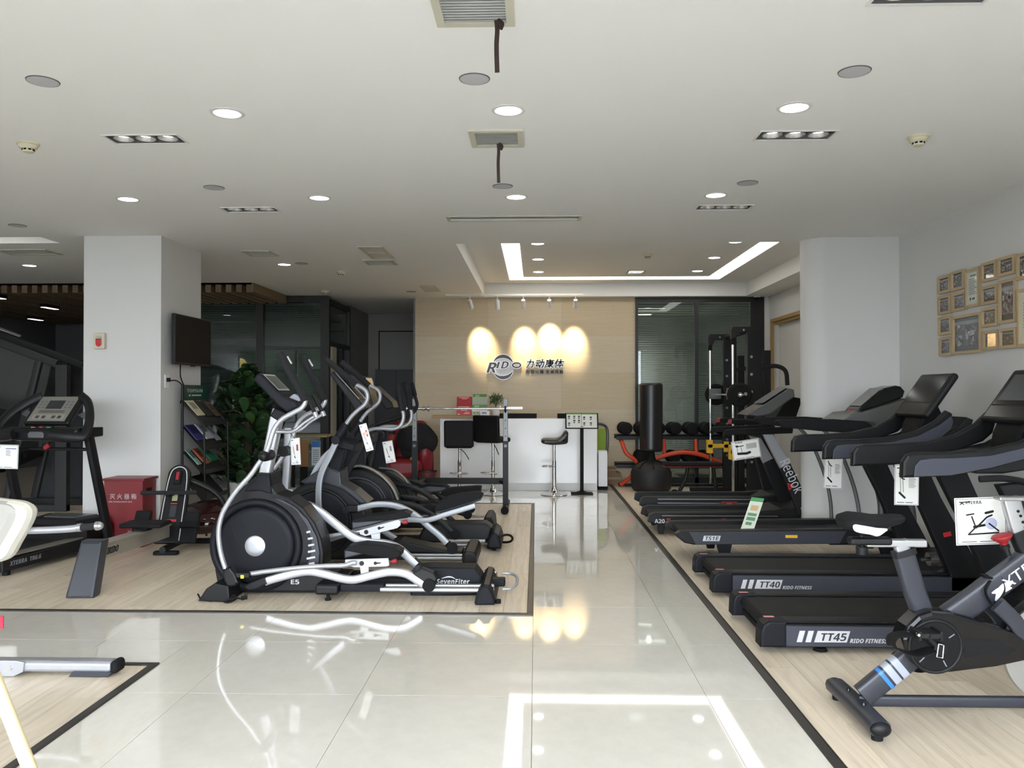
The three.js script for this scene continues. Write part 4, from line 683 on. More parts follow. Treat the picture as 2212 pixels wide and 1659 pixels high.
// commercial pair: origin x 2.1, near side at depth o.n, far side 0.8 m behind
function commercialTreadmill(o) {
  const t = thing('treadmill', o.label, 'treadmill', [2.1, 0, -o.n - 0.4], 0, GR);
  const zn = 0.4, zf = -0.4, x0 = -0.81, x1 = 1.22;
  for (const s of [1, -1]) {
    const z = s * 0.4, zi = s * 0.27;
    const r = mesh('side_rail', prism([[x0 + 0.14, 0.035], [x0 + 0.14, 0.165], [x1, 0.165], [x1 + 0.06, 0.13], [x1 + 0.06, 0.035]], zi, z - s * 0.004, 0.008), M.black, t);
    mesh('side_panel', prism([[x0 + 0.135, 0.04], [x0 + 0.135, 0.158], [x1 - 0.02, 0.158], [x1 - 0.02, 0.04]], z - s * 0.012, z, 0.004), M.slate, r);
    mesh('foot_rail', rbox(x0 + 0.1, x1, 0.164, 0.180, zi - s * 0.005, z - s * 0.03, 0.006), M.black, r);
    const c = mesh('end_cap', prism([[x0, 0.035], [x0 + 0.004, 0.13], [x0 + 0.018, 0.165], [x0 + 0.05, 0.184], [x0 + 0.15, 0.184], [x0 + 0.15, 0.035]], zi, z + s * 0.006, 0.014), M.charcoal, t);
    mesh('warning_label', box(x0 + 0.045, x0 + 0.105, 0.1845, 0.1855, zi + s * 0.012, zi + s * 0.04), mat({ lin: [0.65, 0.25, 0.25], roughness: 0.5 }), c);
    mesh('levelling_foot', [cyl([x0 + 0.36, 0.003, z - s * 0.06], [x0 + 0.36, 0.02, z - s * 0.06], 0.042, 0.03), cyl([x0 + 0.36, 0.015, z - s * 0.06], [x0 + 0.36, 0.05, z - s * 0.06], 0.009)], M.rubber, t);
    mesh('levelling_foot', cyl([x1 - 0.1, 0.003, z - s * 0.06], [x1 - 0.1, 0.045, z - s * 0.06], 0.035, 0.02), M.rubber, t);
    // upright and arm
    const px = 0.545;
    const up = mesh('upright', prism([[px, 0.97], [px + 0.19, 0.99], [px + 0.30, 0.74], [px + 0.60, 0.18], [px + 0.60, 0.05], [px + 0.36, 0.05], [px + 0.36, 0.18], [px + 0.135, 0.7]], s * 0.33, s * 0.40, 0.012), M.black, t);
    mesh('warning_label', move(box(-0.028, 0.028, -0.016, 0.016, -0.0008, 0.0008), px + 0.34, 0.47, s * 0.4008, 0, 0, 0.22), M.red, up);
    const arm = mesh('handrail', prism([[-0.002,1.011],[0.002,1.102],[0.029,1.143],[0.082,1.156],[0.262,1.16],[0.494,1.177],[0.677,1.221],[0.81,1.295],[0.886,1.369],[0.926,1.349],[0.936,1.292],[0.919,1.232],[0.859,1.178],[0.693,1.117],[0.494,1.063],[0.268,1.019]], s * 0.345, s * 0.405, 0.016), M.black, t);
    mesh('accent_panel', prism([[0.061,1.018],[0.068,1.082],[0.095,1.113],[0.162,1.123],[0.295,1.126],[0.494,1.14],[0.677,1.184],[0.826,1.262],[0.913,1.329],[0.929,1.289],[0.912,1.238],[0.856,1.185],[0.693,1.124],[0.494,1.07],[0.268,1.026]], s * 0.404, s * 0.412, 0.003), M.slate, arm);
  }
  // deck
  mesh('belt', rbox(x0 + 0.07, x1 - 0.05, 0.118, 0.166, -0.262, 0.262, 0.02), M.belt, t);
  mesh('rear_roller', cyl([x0 + 0.085, 0.125, -0.27], [x0 + 0.085, 0.125, 0.27], 0.036), M.rubber, t);
  mesh('rear_plate', [rbox(x0 + 0.06, x0 + 0.12, 0.05, 0.085, -0.28, 0.28, 0.006), box(x0 + 0.12, x1, 0.05, 0.10, -0.26, 0.26)], M.blackMatte, t);
  mesh('rear_label', box(x0 + 0.058, x0 + 0.0595, 0.056, 0.076, 0.08, 0.15), M.lettering, t);
  mesh('motor_hood', prism([[x1 - 0.42, 0.165], [x1 - 0.34, 0.215], [x1 - 0.1, 0.25], [x1 + 0.1, 0.235], [x1 + 0.2, 0.18], [x1 + 0.2, 0.05], [x1 - 0.42, 0.05]], -0.33, 0.33, 0.03), M.black, t);
  // console
  mesh('console_tray', prism([[0.42, 1.085], [0.62, 1.115], [0.85, 1.17], [1.0, 1.25], [1.06, 1.32], [1.11, 1.30], [1.08, 1.2], [0.98, 1.09], [0.6, 1.03], [0.45, 1.03]], -0.345, 0.345, 0.012), M.black, t);
  mesh('key_pad', [move(rbox(-0.09, 0.09, 0, 0.03, -0.13, 0.13, 0.02), 0.58, 1.105, 0, 0, 0, 0.2)], M.graphite, t);
  mesh('safety_key', move(rbox(-0.02, 0.02, 0, 0.02, -0.03, 0.03, 0.008), 0.50, 1.118, 0.09), M.orangeRed, t);
  mesh('neck', prism([[0.78, 1.12], [0.80, 1.25], [0.85, 1.36], [0.95, 1.40], [1.0, 1.3], [0.98, 1.14]], -0.15, 0.15, 0.02), M.blackMatte, t);
  const cn = new THREE.Group(); cn.name = 'console'; t.add(cn); cn.position.set(0.92, 1.475, 0); cn.rotation.z = Math.atan2(0.22, -0.316) * 0 - 0.61;   // leans away from the runner
  const cg = new RoundedBoxGeometry(0.055, 0.40, 0.54, 4, 0.026); const cm = mesh('housing', cg, M.black, cn);
  mesh('screen', rbox(-0.0295, -0.027, -0.08, 0.165, -0.235, 0.235, 0.001), M.screen, cn);
  mesh('lower_bezel', rbox(-0.029, -0.027, -0.175, -0.09, -0.235, 0.235, 0.001), M.blackGloss, cn);
  if (o.film) mesh('torn_film', [rbox(-0.0305, -0.0297, -0.05, 0.15, -0.2, 0.18, 0.0003)], mat({ lin: [0.05, 0.055, 0.06], roughness: 0.25 }), cn);
  // lettering on the near side panel
  const L = [], y = 0.067, X = x0 + 0.205;
  for (const k of [0, 1]) { const g = prism([[0, 0], [0.031, 0], [0.049, 0.065], [0.018, 0.065]], 0, 0.0015, 0); L.push(sideText(g, X + k * 0.05, y, 0.4)); }
  L.push(sideText(prism([[0, 0], [0.185, 0], [0.205, 0.065], [0.02, 0.065]], 0, 0.0015, 0), X + 0.1, y, 0.4));
  L.push(sideText(text('RIDO FITNESS', 0.0235, 0.0015, { skew: 0.28, stretch: 0.98 }), X + 0.30, y - 0.002, 0.4));
  const pn = t.children.find((c) => c.name === 'side_rail');
  mesh('lettering', L, M.lettering, pn);
  mesh('lettering', sideText(text(o.code, 0.044, 0.001, { skew: 0.25, stretch: 1.12 }), X + 0.13, y + 0.009, 0.4016), M.graphite, pn);
  return t;
}
commercialTreadmill({ n: 4.82, code: 'TT45', film: true, label: 'large treadmill nearest on the right, partly behind the indoor cycle' });
commercialTreadmill({ n: 6.12, code: 'TT40', label: 'large treadmill second from the front on the right, with a plain dark screen' });
// third: home treadmill with a grey deck side and curved tube supports
{
  const t = thing('treadmill', 'grey-sided treadmill third on the right, with a leaflet standing on its belt', 'treadmill', [2.1, 0, -7.65], 0, GR);
  const Z = (d) => 7.65 - d, x0 = -0.87;
  const side = [[-0.866,0.233],[-0.87,0.261],[-0.838,0.281],[-0.717,0.286],[0.604,0.309],[1.12,0.303],[1.239,0.247],[1.238,0.183],[0.484,0.179],[-0.717,0.165],[-0.798,0.181]];
  for (const s of [1, -1]) {
    const r = mesh('side_rail', prism(side, s * 0.23, s * 0.335, 0.012), M.black, t);
    mesh('side_panel', prism([[-0.765,0.278],[0.604,0.296],[0.543,0.184],[-0.705,0.169]], s * 0.334, s * 0.345, 0.004), M.graphite, r);
    mesh('support_leg', prism([[-0.516,0.182],[-0.376,0.183],[-0.412,0.021],[-0.476,0.021]], s * 0.27, s * 0.31, 0.006), M.charcoal, t);
    mesh('support_leg', prism([[0.881,0.189],[1.119,0.191],[1.079,0.03],[0.94,0.029]], s * 0.27, s * 0.31, 0.006), M.charcoal, t);
    mesh('curved_support', tube([[0.392,1.189],[0.511,1.049],[0.61,0.835],[0.677,0.626],[0.708,0.446],[0.715,0.301]].map(([x, y]) => [x, y, s * 0.35]), 0.017), M.gunmetal, t);
    mesh('upright', tube([[0.906,1.13],[1.043,0.889],[1.13,0.648],[1.172,0.448],[1.175,0.287]].map(([x, y]) => [x, y, s * 0.32]), 0.035), M.gunmetal, t);
    mesh('handrail', prism([[-0.016,1.249],[0.008,1.266],[0.488,1.27],[0.759,1.25],[0.807,1.218],[0.838,1.154],[0.806,1.138],[0.368,1.165],[0.168,1.185],[0.048,1.193]], s * 0.33, s * 0.385, 0.012), M.blackMatte, t);
  }
  mesh('belt', rbox(x0 + 0.06, 0.9, 0.225, 0.262, -0.225, 0.225, 0.015), M.belt, t);
  mesh('deck_underside', box(x0 + 0.08, 1.1, 0.19, 0.225, -0.23, 0.23), M.blackMatte, t);
  mesh('motor_hood', prism([[0.483,0.225],[0.608,0.268],[1.025,0.303],[1.233,0.271],[1.274,0.166],[0.482,0.162]], -0.3, 0.3, 0.02), M.charcoal, t);
  mesh('console_body', prism([[0.587,1.246],[0.696,1.318],[0.813,1.331],[1.155,1.449],[1.201,1.407],[1.188,1.314],[1.05,1.175],[0.946,1.137],[0.863,1.23]], -0.27, 0.27, 0.02), mat({ lin: [0.085, 0.085, 0.08], roughness: 0.45 }), t);
  const cn = mesh('console', prism([[0.754,1.293],[0.784,1.352],[0.914,1.47],[1.018,1.542],[1.11,1.563],[1.156,1.555],[1.193,1.513],[1.176,1.458],[1.093,1.416],[0.846,1.259],[0.8,1.259]], -0.16, 0.16, 0.018), M.blackGloss, t);
  { const q = [[0.813,1.369],[1.002,1.53]]; mesh('keypad', quad([q[0][0] - 0.006, q[0][1] + 0.012, 0.14], [q[1][0] - 0.006, q[1][1] + 0.012, 0.14], [q[1][0] - 0.006, q[1][1] + 0.012, -0.14], [q[0][0] - 0.006, q[0][1] + 0.012, -0.14]), mat({ lin: [0.22, 0.22, 0.215], roughness: 0.4 }), cn);
    const b = [[0.771,1.323]][0]; [[0.08, [0.04, 0.13, 0.06]], [0.02, [0.35, 0.03, 0.03]], [-0.05, [0.4, 0.05, 0.04]]].forEach(([z, c]) => mesh('button', move(rbox(-0.02, 0.02, -0.006, 0.006, -0.022, 0.022, 0.005), b[0], b[1] + 0.004, z, 0, 0, 0.7), mat({ lin: c, roughness: 0.4 }), cn)); }
  const pan = t.children[0];
  { const q = [[-0.645,0.206],[-0.488,0.239]][0]; mesh('lettering', [prism([[q[0], q[1] - 0.004], [q[0] + 0.145, q[1] - 0.004], [q[0] + 0.158, q[1] + 0.042], [q[0] + 0.012, q[1] + 0.042]], 0.345, 0.3465, 0)], M.lettering, pan); mesh('lettering', sideText(text('TS1E', 0.032, 0.001, { skew: 0.25, stretch: 1.25 }), q[0] + 0.016, q[1] + 0.004, 0.3466), M.graphite, pan); }
  { const q = [[0.073,0.233],[0.177,0.258]]; mesh('warning_label', box(q[0][0], q[1][0], q[0][1], q[1][1], 0.345, 0.347), M.yellow, pan); }
}
// fourth: home treadmill with silver-topped posts
{
  const t = thing('treadmill', 'black treadmill with silver-topped slanting posts, fourth on the right', 'treadmill', [2.0, 0, -9.075], 0, GR);
  const side = [[-0.825,0.14],[-0.806,0.217],[-0.747,0.237],[0.428,0.252],[0.811,0.292],[0.893,0.253],[0.892,0.167],[0.619,0.136],[-0.728,0.111]];
  for (const s of [1, -1]) {
    const r = mesh('side_rail', prism(side, s * 0.22, s * 0.325, 0.01), M.black, t);
    mesh('trim_line', rbox([[-0.68,0.218]][0][0], [[0.524,0.223]][0][0], 0.205, 0.211, s * 0.32, s * 0.33, 0.002), M.silver, r);
    for (const q of [[-0.612,0.174],[-0.034,0.177],[0.437,0.179]]) mesh('accent_mark', box(q[0] - 0.02, q[0] + 0.02, q[1] - 0.005, q[1] + 0.005, s * 0.324, s * 0.327), M.red, r);
    mesh('foot', prism([[-0.728,0.121],[-0.641,0.121],[-0.661,0.014],[-0.709,0.014]], s * 0.25, s * 0.3, 0.006), M.black, t);
    mesh('foot', prism([[0.715,0.147],[0.835,0.157],[0.834,0.022],[0.724,0.021]], s * 0.25, s * 0.3, 0.006), M.black, t);
    const lo = mesh('upright', prism([[0.545,0.716],[0.65,0.765],[0.85,0.33],[0.869,0.224],[0.725,0.224],[0.697,0.32]], s * 0.29, s * 0.35, 0.008), M.black, t);
    mesh('silver_sleeve', prism([[0.368,1.064],[0.474,1.064],[0.655,0.76],[0.549,0.706]], s * 0.29, s * 0.35, 0.008), M.silverPaint, lo);
    mesh('handrail', prism([[-0.041,1.044],[-0.022,1.107],[0.046,1.117],[0.623,1.142],[0.68,1.122],[0.671,1.074],[0.046,1.054]], s * 0.29, s * 0.36, 0.01), M.blackMatte, t);
  }
  mesh('belt', rbox([[-0.786,0.227]][0][0], 0.55, 0.17, 0.208, -0.215, 0.215, 0.015), M.belt, t);
  mesh('deck_underside', box(-0.7, 0.75, 0.13, 0.17, -0.22, 0.22), M.blackMatte, t);
  mesh('motor_hood', prism([[0.425,0.211],[0.575,0.282],[0.924,0.304],[0.984,0.254],[0.998,0.133],[0.425,0.131]], -0.28, 0.28, 0.02), M.black, t);
  mesh('crossbar', rbox(0.36, 0.44, 1.02, 1.08, -0.3, 0.3, 0.015), M.blackMatte, t);
  const cn = mesh('console', prism([[0.238,1.263],[0.289,1.298],[0.429,1.379],[0.679,1.545],[0.724,1.53],[0.734,1.46],[0.569,1.339],[0.478,1.268],[0.353,1.243]], -0.24, 0.24, 0.014), mat({ lin: [0.05, 0.05, 0.048], roughness: 0.45 }), t);
  { const q = [[0.409,1.379],[0.679,1.555]]; mesh('keypad', quad([q[0][0], q[0][1] + 0.008, 0.18], [q[1][0], q[1][1] + 0.008, 0.18], [q[1][0], q[1][1] + 0.008, -0.18], [q[0][0], q[0][1] + 0.008, -0.18]), M.graphite, cn); }
  for (const z of [-0.1, 0.12]) mesh('button', move(rbox(-0.012, 0.012, 0, 0.012, -0.02, 0.02, 0.004), [[0.319,1.308]][0][0], [[0.319,1.308]][0][1], z), M.red, cn);
  const up = t.children.find((c) => c.name === 'upright');
  { const a = [[0.535,0.784]][0], g = text('Reebok', 0.105, 0.0015, { font: fontReg, stretch: 0.78 }); g.rotateZ(-1.13); g.translate(a[0] + 0.0, a[1], 0.3502); mesh('lettering', g, M.lettering, up);
    const b = [[0.64,0.523]][0], tri = (r) => [[-r * 0.9, r * 0.5], [r * 0.9, r * 0.5], [0, -r]]; const sh = new THREE.Shape(tri(0.045).map(([x, y]) => new THREE.Vector2(x, y))); sh.holes.push(new THREE.Path(tri(0.026).reverse().map(([x, y]) => new THREE.Vector2(x, y))));
    const e = new THREE.ExtrudeGeometry(sh, { depth: 0.0015, bevelEnabled: false }); e.rotateZ(-0.35); e.translate(b[0] + 0.008, b[1], 0.35); mesh('emblem', [e, move(box(-0.004, 0.004, -0.012, 0.016, 0, 0.0015), b[0] + 0.008, b[1], 0.35)], M.red, up); }
  { const a = [[0.792,0.292]][0]; mesh('warning_label', move(box(-0.035, 0.035, -0.02, 0.02, 0, 0.001), a[0], a[1], 0.3505, 0, 0, 0.25), M.lettering, up); }
  { const a = [[-0.757,0.13]][0]; mesh('lettering', sideText(text('A20', 0.042, 0.0015, { stretch: 1.05 }), a[0], a[1], 0.3255), M.lettering, t.children[0]); }
}
// fifth
{
  const t = thing('treadmill', 'black treadmill with red-tipped handrails, furthest on the right', 'treadmill', [2.0, 0, -9.85], 0, GR);
  for (const s of [1, -1]) {
    const r = mesh('side_rail', prism([[-0.81,0.205],[-0.8,0.278],[-0.769,0.299],[0.506,0.304],[0.918,0.347],[0.995,0.306],[0.995,0.212],[0.814,0.175],[-0.738,0.169]], s * 0.2, s * 0.3, 0.01), M.black, t);
    for (const y of [1081, 1090]) mesh('trim_line', rbox([[-0.607,0.279]][0][0], [[0.583,0.283]][0][0], [[-0.218,0.275]][0][1] - (y - 1081) * 0.005, [[-0.218,0.28]][0][1] - (y - 1081) * 0.005 + 0.004, s * 0.296, s * 0.304, 0.001), M.silver, r);
    mesh('foot', box(-0.68, -0.6, 0.003, 0.13, s * 0.22, s * 0.28), M.black, t); mesh('foot', box(0.7, 0.8, 0.003, 0.14, s * 0.22, s * 0.28), M.black, t);
    mesh('upright', prism([[0.55, 1.1], [0.66, 1.1], [0.92, 0.2], [0.78, 0.2]], s * 0.26, s * 0.32, 0.008), M.black, t);
    const h = mesh('handrail', prism([[0.203,1.146],[0.219,1.187],[0.302,1.193],[0.766,1.172],[0.921,1.167],[0.921,1.126],[0.301,1.135]], s * 0.26, s * 0.33, 0.01), M.blackMatte, t);
    mesh('end_cap', prism([[0.193,1.14],[0.203,1.187],[0.234,1.193],[0.229,1.14]], s * 0.258, s * 0.332, 0.004), M.darkRed, h);
  }
  { const q = [[0.113,0.198],[0.294,0.256]]; const b = mesh('red_bracket', rbox(q[0][0], q[1][0], q[0][1], q[1][1], 0.3, 0.312, 0.004), M.darkRed, t); mesh('bracket_label', rbox(q[0][0] + 0.06, q[1][0] - 0.06, q[0][1] + 0.012, q[0][1] + 0.036, 0.312, 0.3135, 0.0005), M.lettering, b); }
  mesh('belt', rbox(-0.72, 0.6, 0.23, 0.268, -0.195, 0.195, 0.015), M.belt, t);
  mesh('deck_underside', box(-0.7, 0.75, 0.17, 0.23, -0.2, 0.2), M.blackMatte, t);
  mesh('motor_hood', prism([[0.545,0.259],[0.706,0.335],[1.027,0.347],[1.107,0.283],[1.106,0.154],[0.545,0.151]], -0.26, 0.26, 0.02), M.black, t);
  const cn = mesh('console', prism([[0.746,1.192],[0.881,1.43],[0.924,1.457],[1.041,1.435],[1.046,1.371],[0.987,1.193]], -0.22, 0.22, 0.012), M.blackMatte, t);
  { const q = [[0.816,1.257],[0.935,1.489]]; mesh('tablet_holder', [cyl([q[0][0] - 0.02, q[0][1], 0.15], [q[1][0] - 0.02, q[1][1], 0.15], 0.006), cyl([q[0][0] - 0.02, q[0][1], -0.15], [q[1][0] - 0.02, q[1][1], -0.15], 0.006), quad([q[0][0] - 0.02, q[0][1], 0.15], [q[1][0] - 0.02, q[1][1], 0.15], [q[1][0] - 0.02, q[1][1], -0.15], [q[0][0] - 0.02, q[0][1], -0.15])], mat({ lin: [0.3, 0.33, 0.32], roughness: 0.25, metalness: 0.3 }), cn); }
}
// leaflet standing on the third treadmill
{
  const q = [[-0.267,0.263],[-0.209,0.238],[-0.103,0.535]], x = q[1][0] + 2.1;
  const tx = canvasTex(64, 256, (c, w, h) => { c.fillStyle = '#dfe6d4'; c.fillRect(0, 0, w, h); c.fillStyle = '#58a06a'; c.fillRect(0, 0, w, 30); c.fillStyle = '#d8b98c'; c.fillRect(14, 60, 36, 40); c.fillStyle = '#6f9a74'; c.fillRect(10, 120, 44, 22); c.fillRect(10, 152, 44, 26); c.fillRect(14, 190, 30, 24); });
  const t = thing('leaflet', 'folded pale green leaflet standing on the third treadmill belt', 'leaflet', [x, 0.264, -7.6], 0.25);
  const a = mesh('upright_leaf', quad([-0.06, 0.0, 0.04], [0.0, 0.0, 0.16], [0.11, 0.29, 0.16], [0.05, 0.29, 0.04]), mat({ map: tx, roughness: 0.5, side: THREE.DoubleSide }), t);
  mesh('base_leaf', quad([-0.06, 0.002, 0.04], [0.0, 0.002, 0.16], [0.12, 0.002, 0.16], [0.06, 0.002, 0.04]), M.white, t);
}

// ================================================================ INDOOR CYCLE, lower right
{
  const t = thing('exercise_bike', 'dark blue-black indoor cycle with white-flashed saddle at lower right', 'exercise bike', [1.9, 0, -3.87]);
  const frame = mat({ lin: [0.026, 0.029, 0.040], roughness: 0.35 }), P3 = (p, z = 0) => p.map(([x, y]) => [x, y, z]);
  // rear stabiliser across, base bar, front stabiliser
  mesh('rear_stabilizer', sweep([[-0.43, 0.062, 0.27], [-0.43, 0.066, 0.1], [-0.43, 0.066, -0.1], [-0.43, 0.062, -0.27]], 0.045, 0.032, { side: V(0, 1, 0), p: 0.6, n: 20, straight: true }), frame, t);
  for (const z of [0.275, -0.275]) mesh('end_cap', move(ball(0, 0, 0, 0.033, 18).scale(1.35, 1, 0.7), -0.43, 0.062, z), M.black, t);
  for (const z of [0.235, -0.235]) mesh('foot', [cyl([-0.43, 0.003, z], [-0.43, 0.035, z], 0.024)], M.rubber, t);
  for (const z of [-0.09, 0.09]) mesh('bolt', cyl([-0.43, 0.095, z], [-0.43, 0.108, z], 0.012, 0.008, 8), M.blackGloss, t);
  mesh('base_bar', sweep([[-0.42, 0.085, 0], [0.4, 0.085, 0], [1.15, 0.085, 0]], 0.026, 0.016, { p: 0.55, straight: true }), frame, t);
  mesh('front_stabilizer', sweep([[1.1, 0.062, 0.27], [1.1, 0.066, -0.27]], 0.045, 0.032, { side: V(0, 1, 0), p: 0.6, straight: true }), frame, t);
  for (const z of [0.235, -0.235]) mesh('foot', cyl([1.1, 0.003, z], [1.1, 0.035, z], 0.024), M.rubber, t);
  // frame tubes
  const stay = [[-0.402,0.106],[-0.312,0.181],[-0.196,0.275],[-0.091,0.361]];
  const st = mesh('rear_stay', flat(stay, 0, 0.052, 0.03, { straight: true }), frame, t);
  const band = (a, b, m) => { const A = lerpPt(stay[0], stay[3], a), B = lerpPt(stay[0], stay[3], b); mesh('colour_band', flat([A, B], 0, 0.0535, 0.0315, { straight: true }), m, st); };
  function lerpPt(p, q, k) { return [lerp(p[0], q[0], k), lerp(p[1], q[1], k)]; }
  band(0.30, 0.345, mat({ lin: [0.03, 0.19, 0.62], roughness: 0.4 })); band(0.375, 0.46, mat({ lin: [0.35, 0.38, 0.44], roughness: 0.4 })); band(0.485, 0.57, mat({ lin: [0.35, 0.38, 0.44], roughness: 0.4 }));
  mesh('seat_tube', flat([[-0.074,0.361],[-0.121,0.475],[-0.161,0.581],[-0.217,0.776]], 0, 0.047, 0.03, { straight: true }), frame, t);
  const beam = mesh('main_beam', flat([[-0.038,0.446],[0.078,0.528],[0.204,0.622],[0.34,0.724],[0.455,0.814]], 0, 0.058, 0.034, { straight: true }), frame, t);
  mesh('front_fork', flat([[0.174,0.549],[0.245,0.478],[0.337,0.348],[0.434,0.226],[0.492,0.143]], 0.07, 0.036, 0.016, { straight: true }), frame, t);
  mesh('front_fork', flat([[0.174,0.549],[0.245,0.478],[0.337,0.348],[0.434,0.226],[0.492,0.143]], -0.07, 0.036, 0.016, { straight: true }), frame, t);
  mesh('down_tube', flat([...[[0.455,0.814],[0.484,0.543]], [1.1, 0.09]], 0, 0.045, 0.03, { straight: true }), frame, t);
  // lettering along the beam
  { const a = [[0.25,0.622]][0], b = [[0.371,0.714]][0], an = Math.atan2(b[1] - a[1], b[0] - a[0]); const g = text('XTERRA', 0.05, 0.0015, { font: fontReg, stretch: 1.35, skew: 0.1 }); g.rotateZ(an); g.translate(a[0] - 0.012, a[1] - 0.018, 0.0342);
    const x = [[0.214,0.609]][0]; const e1 = sweep([[x[0] - 0.045, x[1] - 0.02, 0.0348], [x[0], x[1] - 0.005, 0.0348], [x[0] + 0.045, x[1] + 0.005, 0.0348]], 0.012, 0.001, { taper: (k) => 0.25 + Math.sin(k * Math.PI) }), e2 = sweep([[x[0] - 0.028, x[1] - 0.055, 0.0346], [x[0] + 0.004, x[1], 0.0346], [x[0] + 0.05, x[1] + 0.035, 0.0346]], 0.014, 0.001, { taper: (k) => 0.3 + Math.sin(k * Math.PI) });
    mesh('lettering', [g, e1, e2], M.lettering, beam); }
  // chain guard
  const gd = mesh('chain_guard', prism([[-0.239,0.33],[-0.259,0.392],[-0.236,0.45],[-0.185,0.5],[-0.127,0.519],[-0.025,0.51],[0.088,0.476],[0.159,0.457],[0.241,0.425],[0.312,0.376],[0.311,0.306],[0.158,0.271],[0.056,0.258],[-0.047,0.244],[-0.139,0.243],[-0.2,0.276]], -0.03, 0.095, 0.018), M.blackGloss, t);
  const C = [[-0.114,0.364]][0];
  mesh('guard_ring', move(new THREE.TorusGeometry(0.115, 0.009, 10, 56), C[0], C[1], 0.094), M.black, gd);
  mesh('guard_disc', move(lathe([[0, 0.012], [0.05, 0.012], [0.055, 0.006], [0.108, 0.004], [0.112, 0]], 48), C[0], C[1], 0.094, Math.PI / 2), M.blackMatte, gd);
  for (const a of [0.6, 2.2, 3.9, 5.2]) mesh('disc_slot', move(box(0.07, 0.10, -0.0025, 0.0025, 0, 0.0015), C[0], C[1], 0.0995, 0, 0, a).translate(0, 0, 0), M.greyPaint, gd);
  { const w = [[0.016,0.394],[0.159,0.395],[0.24,0.351],[0.209,0.33],[0.097,0.333],[0.015,0.315]]; mesh('guard_window', prism(w, 0.094, 0.0975, 0.002), M.blackMatte, gd); }
  // crank and pedals
  const ped = (sx, sy, z, dirz) => {
    const x = C[0] + sx, y = C[1] + sy;
    const cr = mesh('crank', [cyl([C[0], C[1], z], [x, y, z], 0.016, 0.012, 12), disc(C[0], C[1], z, 0.026, 0.03)], M.black, t);
    const p = mesh('pedal', [rbox(x - 0.05, x + 0.05, y - 0.012, y + 0.012, z + dirz * 0.02, z + dirz * 0.115, 0.006), ...[-0.045, 0.045].map((k) => rbox(x + k - 0.006, x + k + 0.006, y - 0.02, y + 0.02, z + dirz * 0.02, z + dirz * 0.115, 0.003)), cyl([x, y, z], [x, y, z + dirz * 0.12], 0.008)], M.black, t);
    mesh('toe_cage', [sweep([[x - 0.05, y - 0.012, z + dirz * 0.03], [x - 0.13, y - 0.02, z + dirz * 0.05], [x - 0.145, y - 0.05, z + dirz * 0.07], [x - 0.06, y - 0.09, z + dirz * 0.07], [x + 0.03, y - 0.07, z + dirz * 0.065]], 0.004, 0.045, { side: V(0, 0, 1), p: 0.6 })], M.rubber, p);
    mesh('reflector', [disc(x - 0.053, y + 0.006, z + dirz * 0.1, 0.006, 0.004), disc(x - 0.053, y + 0.006, z + dirz * 0.115, 0.006, 0.004)], M.chrome, p);
    mesh('strap_buckle', tube([[x + 0.03, y - 0.03, z + dirz * 0.118], [x + 0.05, y - 0.035, z + dirz * 0.12], [x + 0.045, y - 0.09, z + dirz * 0.12], [x + 0.02, y - 0.085, z + dirz * 0.12]], 0.003, { straight: true, closed: true, n: 8 }), M.chrome, p);
  };
  ped(-0.085, 0.085, 0.125, 1); ped(0.085, -0.10, -0.10, -1);
  // flywheel
  const F = [0.47, 0.315]; const fw = mesh('flywheel', [disc(F[0], F[1], 0, 0.235, 0.028, 64)], mat({ lin: [0.42, 0.43, 0.43], roughness: 0.3, metalness: 0.8 }), t);
  mesh('flywheel_hub', disc(F[0], F[1], 0.0, 0.05, 0.14), M.black, fw);
  mesh('fender', sweep([[F[0] - 0.20, F[1] + 0.16, 0], [F[0] - 0.06, F[1] + 0.255, 0], [F[0] + 0.12, F[1] + 0.235, 0], [F[0] + 0.23, F[1] + 0.1, 0]], 0.01, 0.035), M.black, t);
  // saddle, slider, knobs
  mesh('seat_post', flat([[-0.204,0.74],[-0.221,0.793],[-0.229,0.818]], 0, 0.034, 0.022, { straight: true }), M.silver, t);
  mesh('post_collar', flat([[-0.206,0.751],[-0.214,0.778]], 0, 0.052, 0.034, { straight: true }), M.black, t);
  mesh('saddle_slider', rbox(-0.545 + 0.16, -0.11, 0.79, 0.826, -0.022, 0.022, 0.008), M.silver, t);
  mesh('slider_head', [rbox(-0.46, -0.27, 0.80, 0.835, -0.03, 0.03, 0.012)], M.black, t);
  const knob = (x, y, z, r, axis) => [cyl([x, y, z], [x + axis[0] * 0.035, y + axis[1] * 0.035, z + axis[2] * 0.035], r, r * 0.92, 9), cyl([x - axis[0] * 0.03, y - axis[1] * 0.03, z - axis[2] * 0.03], [x, y, z], 0.008)];
  mesh('saddle_knob', knob(-0.40, 0.79, 0, 0.028, [0, -1, 0]), M.black, t);
  mesh('seat_knob', knob(-0.10, 0.735, 0, 0.032, [1, 0.1, 0]), M.blackGloss, t);
  {
    // saddle: lofted cross-sections from tail to nose
    const secs = [[-0.505, 0.905, 0.02, 0.02], [-0.49, 0.912, 0.085, 0.037], [-0.45, 0.917, 0.105, 0.045], [-0.40, 0.913, 0.10, 0.044], [-0.35, 0.908, 0.075, 0.042], [-0.305, 0.912, 0.048, 0.038], [-0.255, 0.92, 0.032, 0.03], [-0.22, 0.922, 0.024, 0.023], [-0.205, 0.921, 0.008, 0.01]];
    const pos = [], idx = [], n = 20;
    secs.forEach(([x, y, w, h]) => { for (let j = 0; j < n; j++) { const a = j / n * 2 * Math.PI, c = Math.cos(a), s = Math.sin(a); pos.push(x, y + (s > 0 ? s * h * 0.75 : s * h * 1.1), c * w); } });
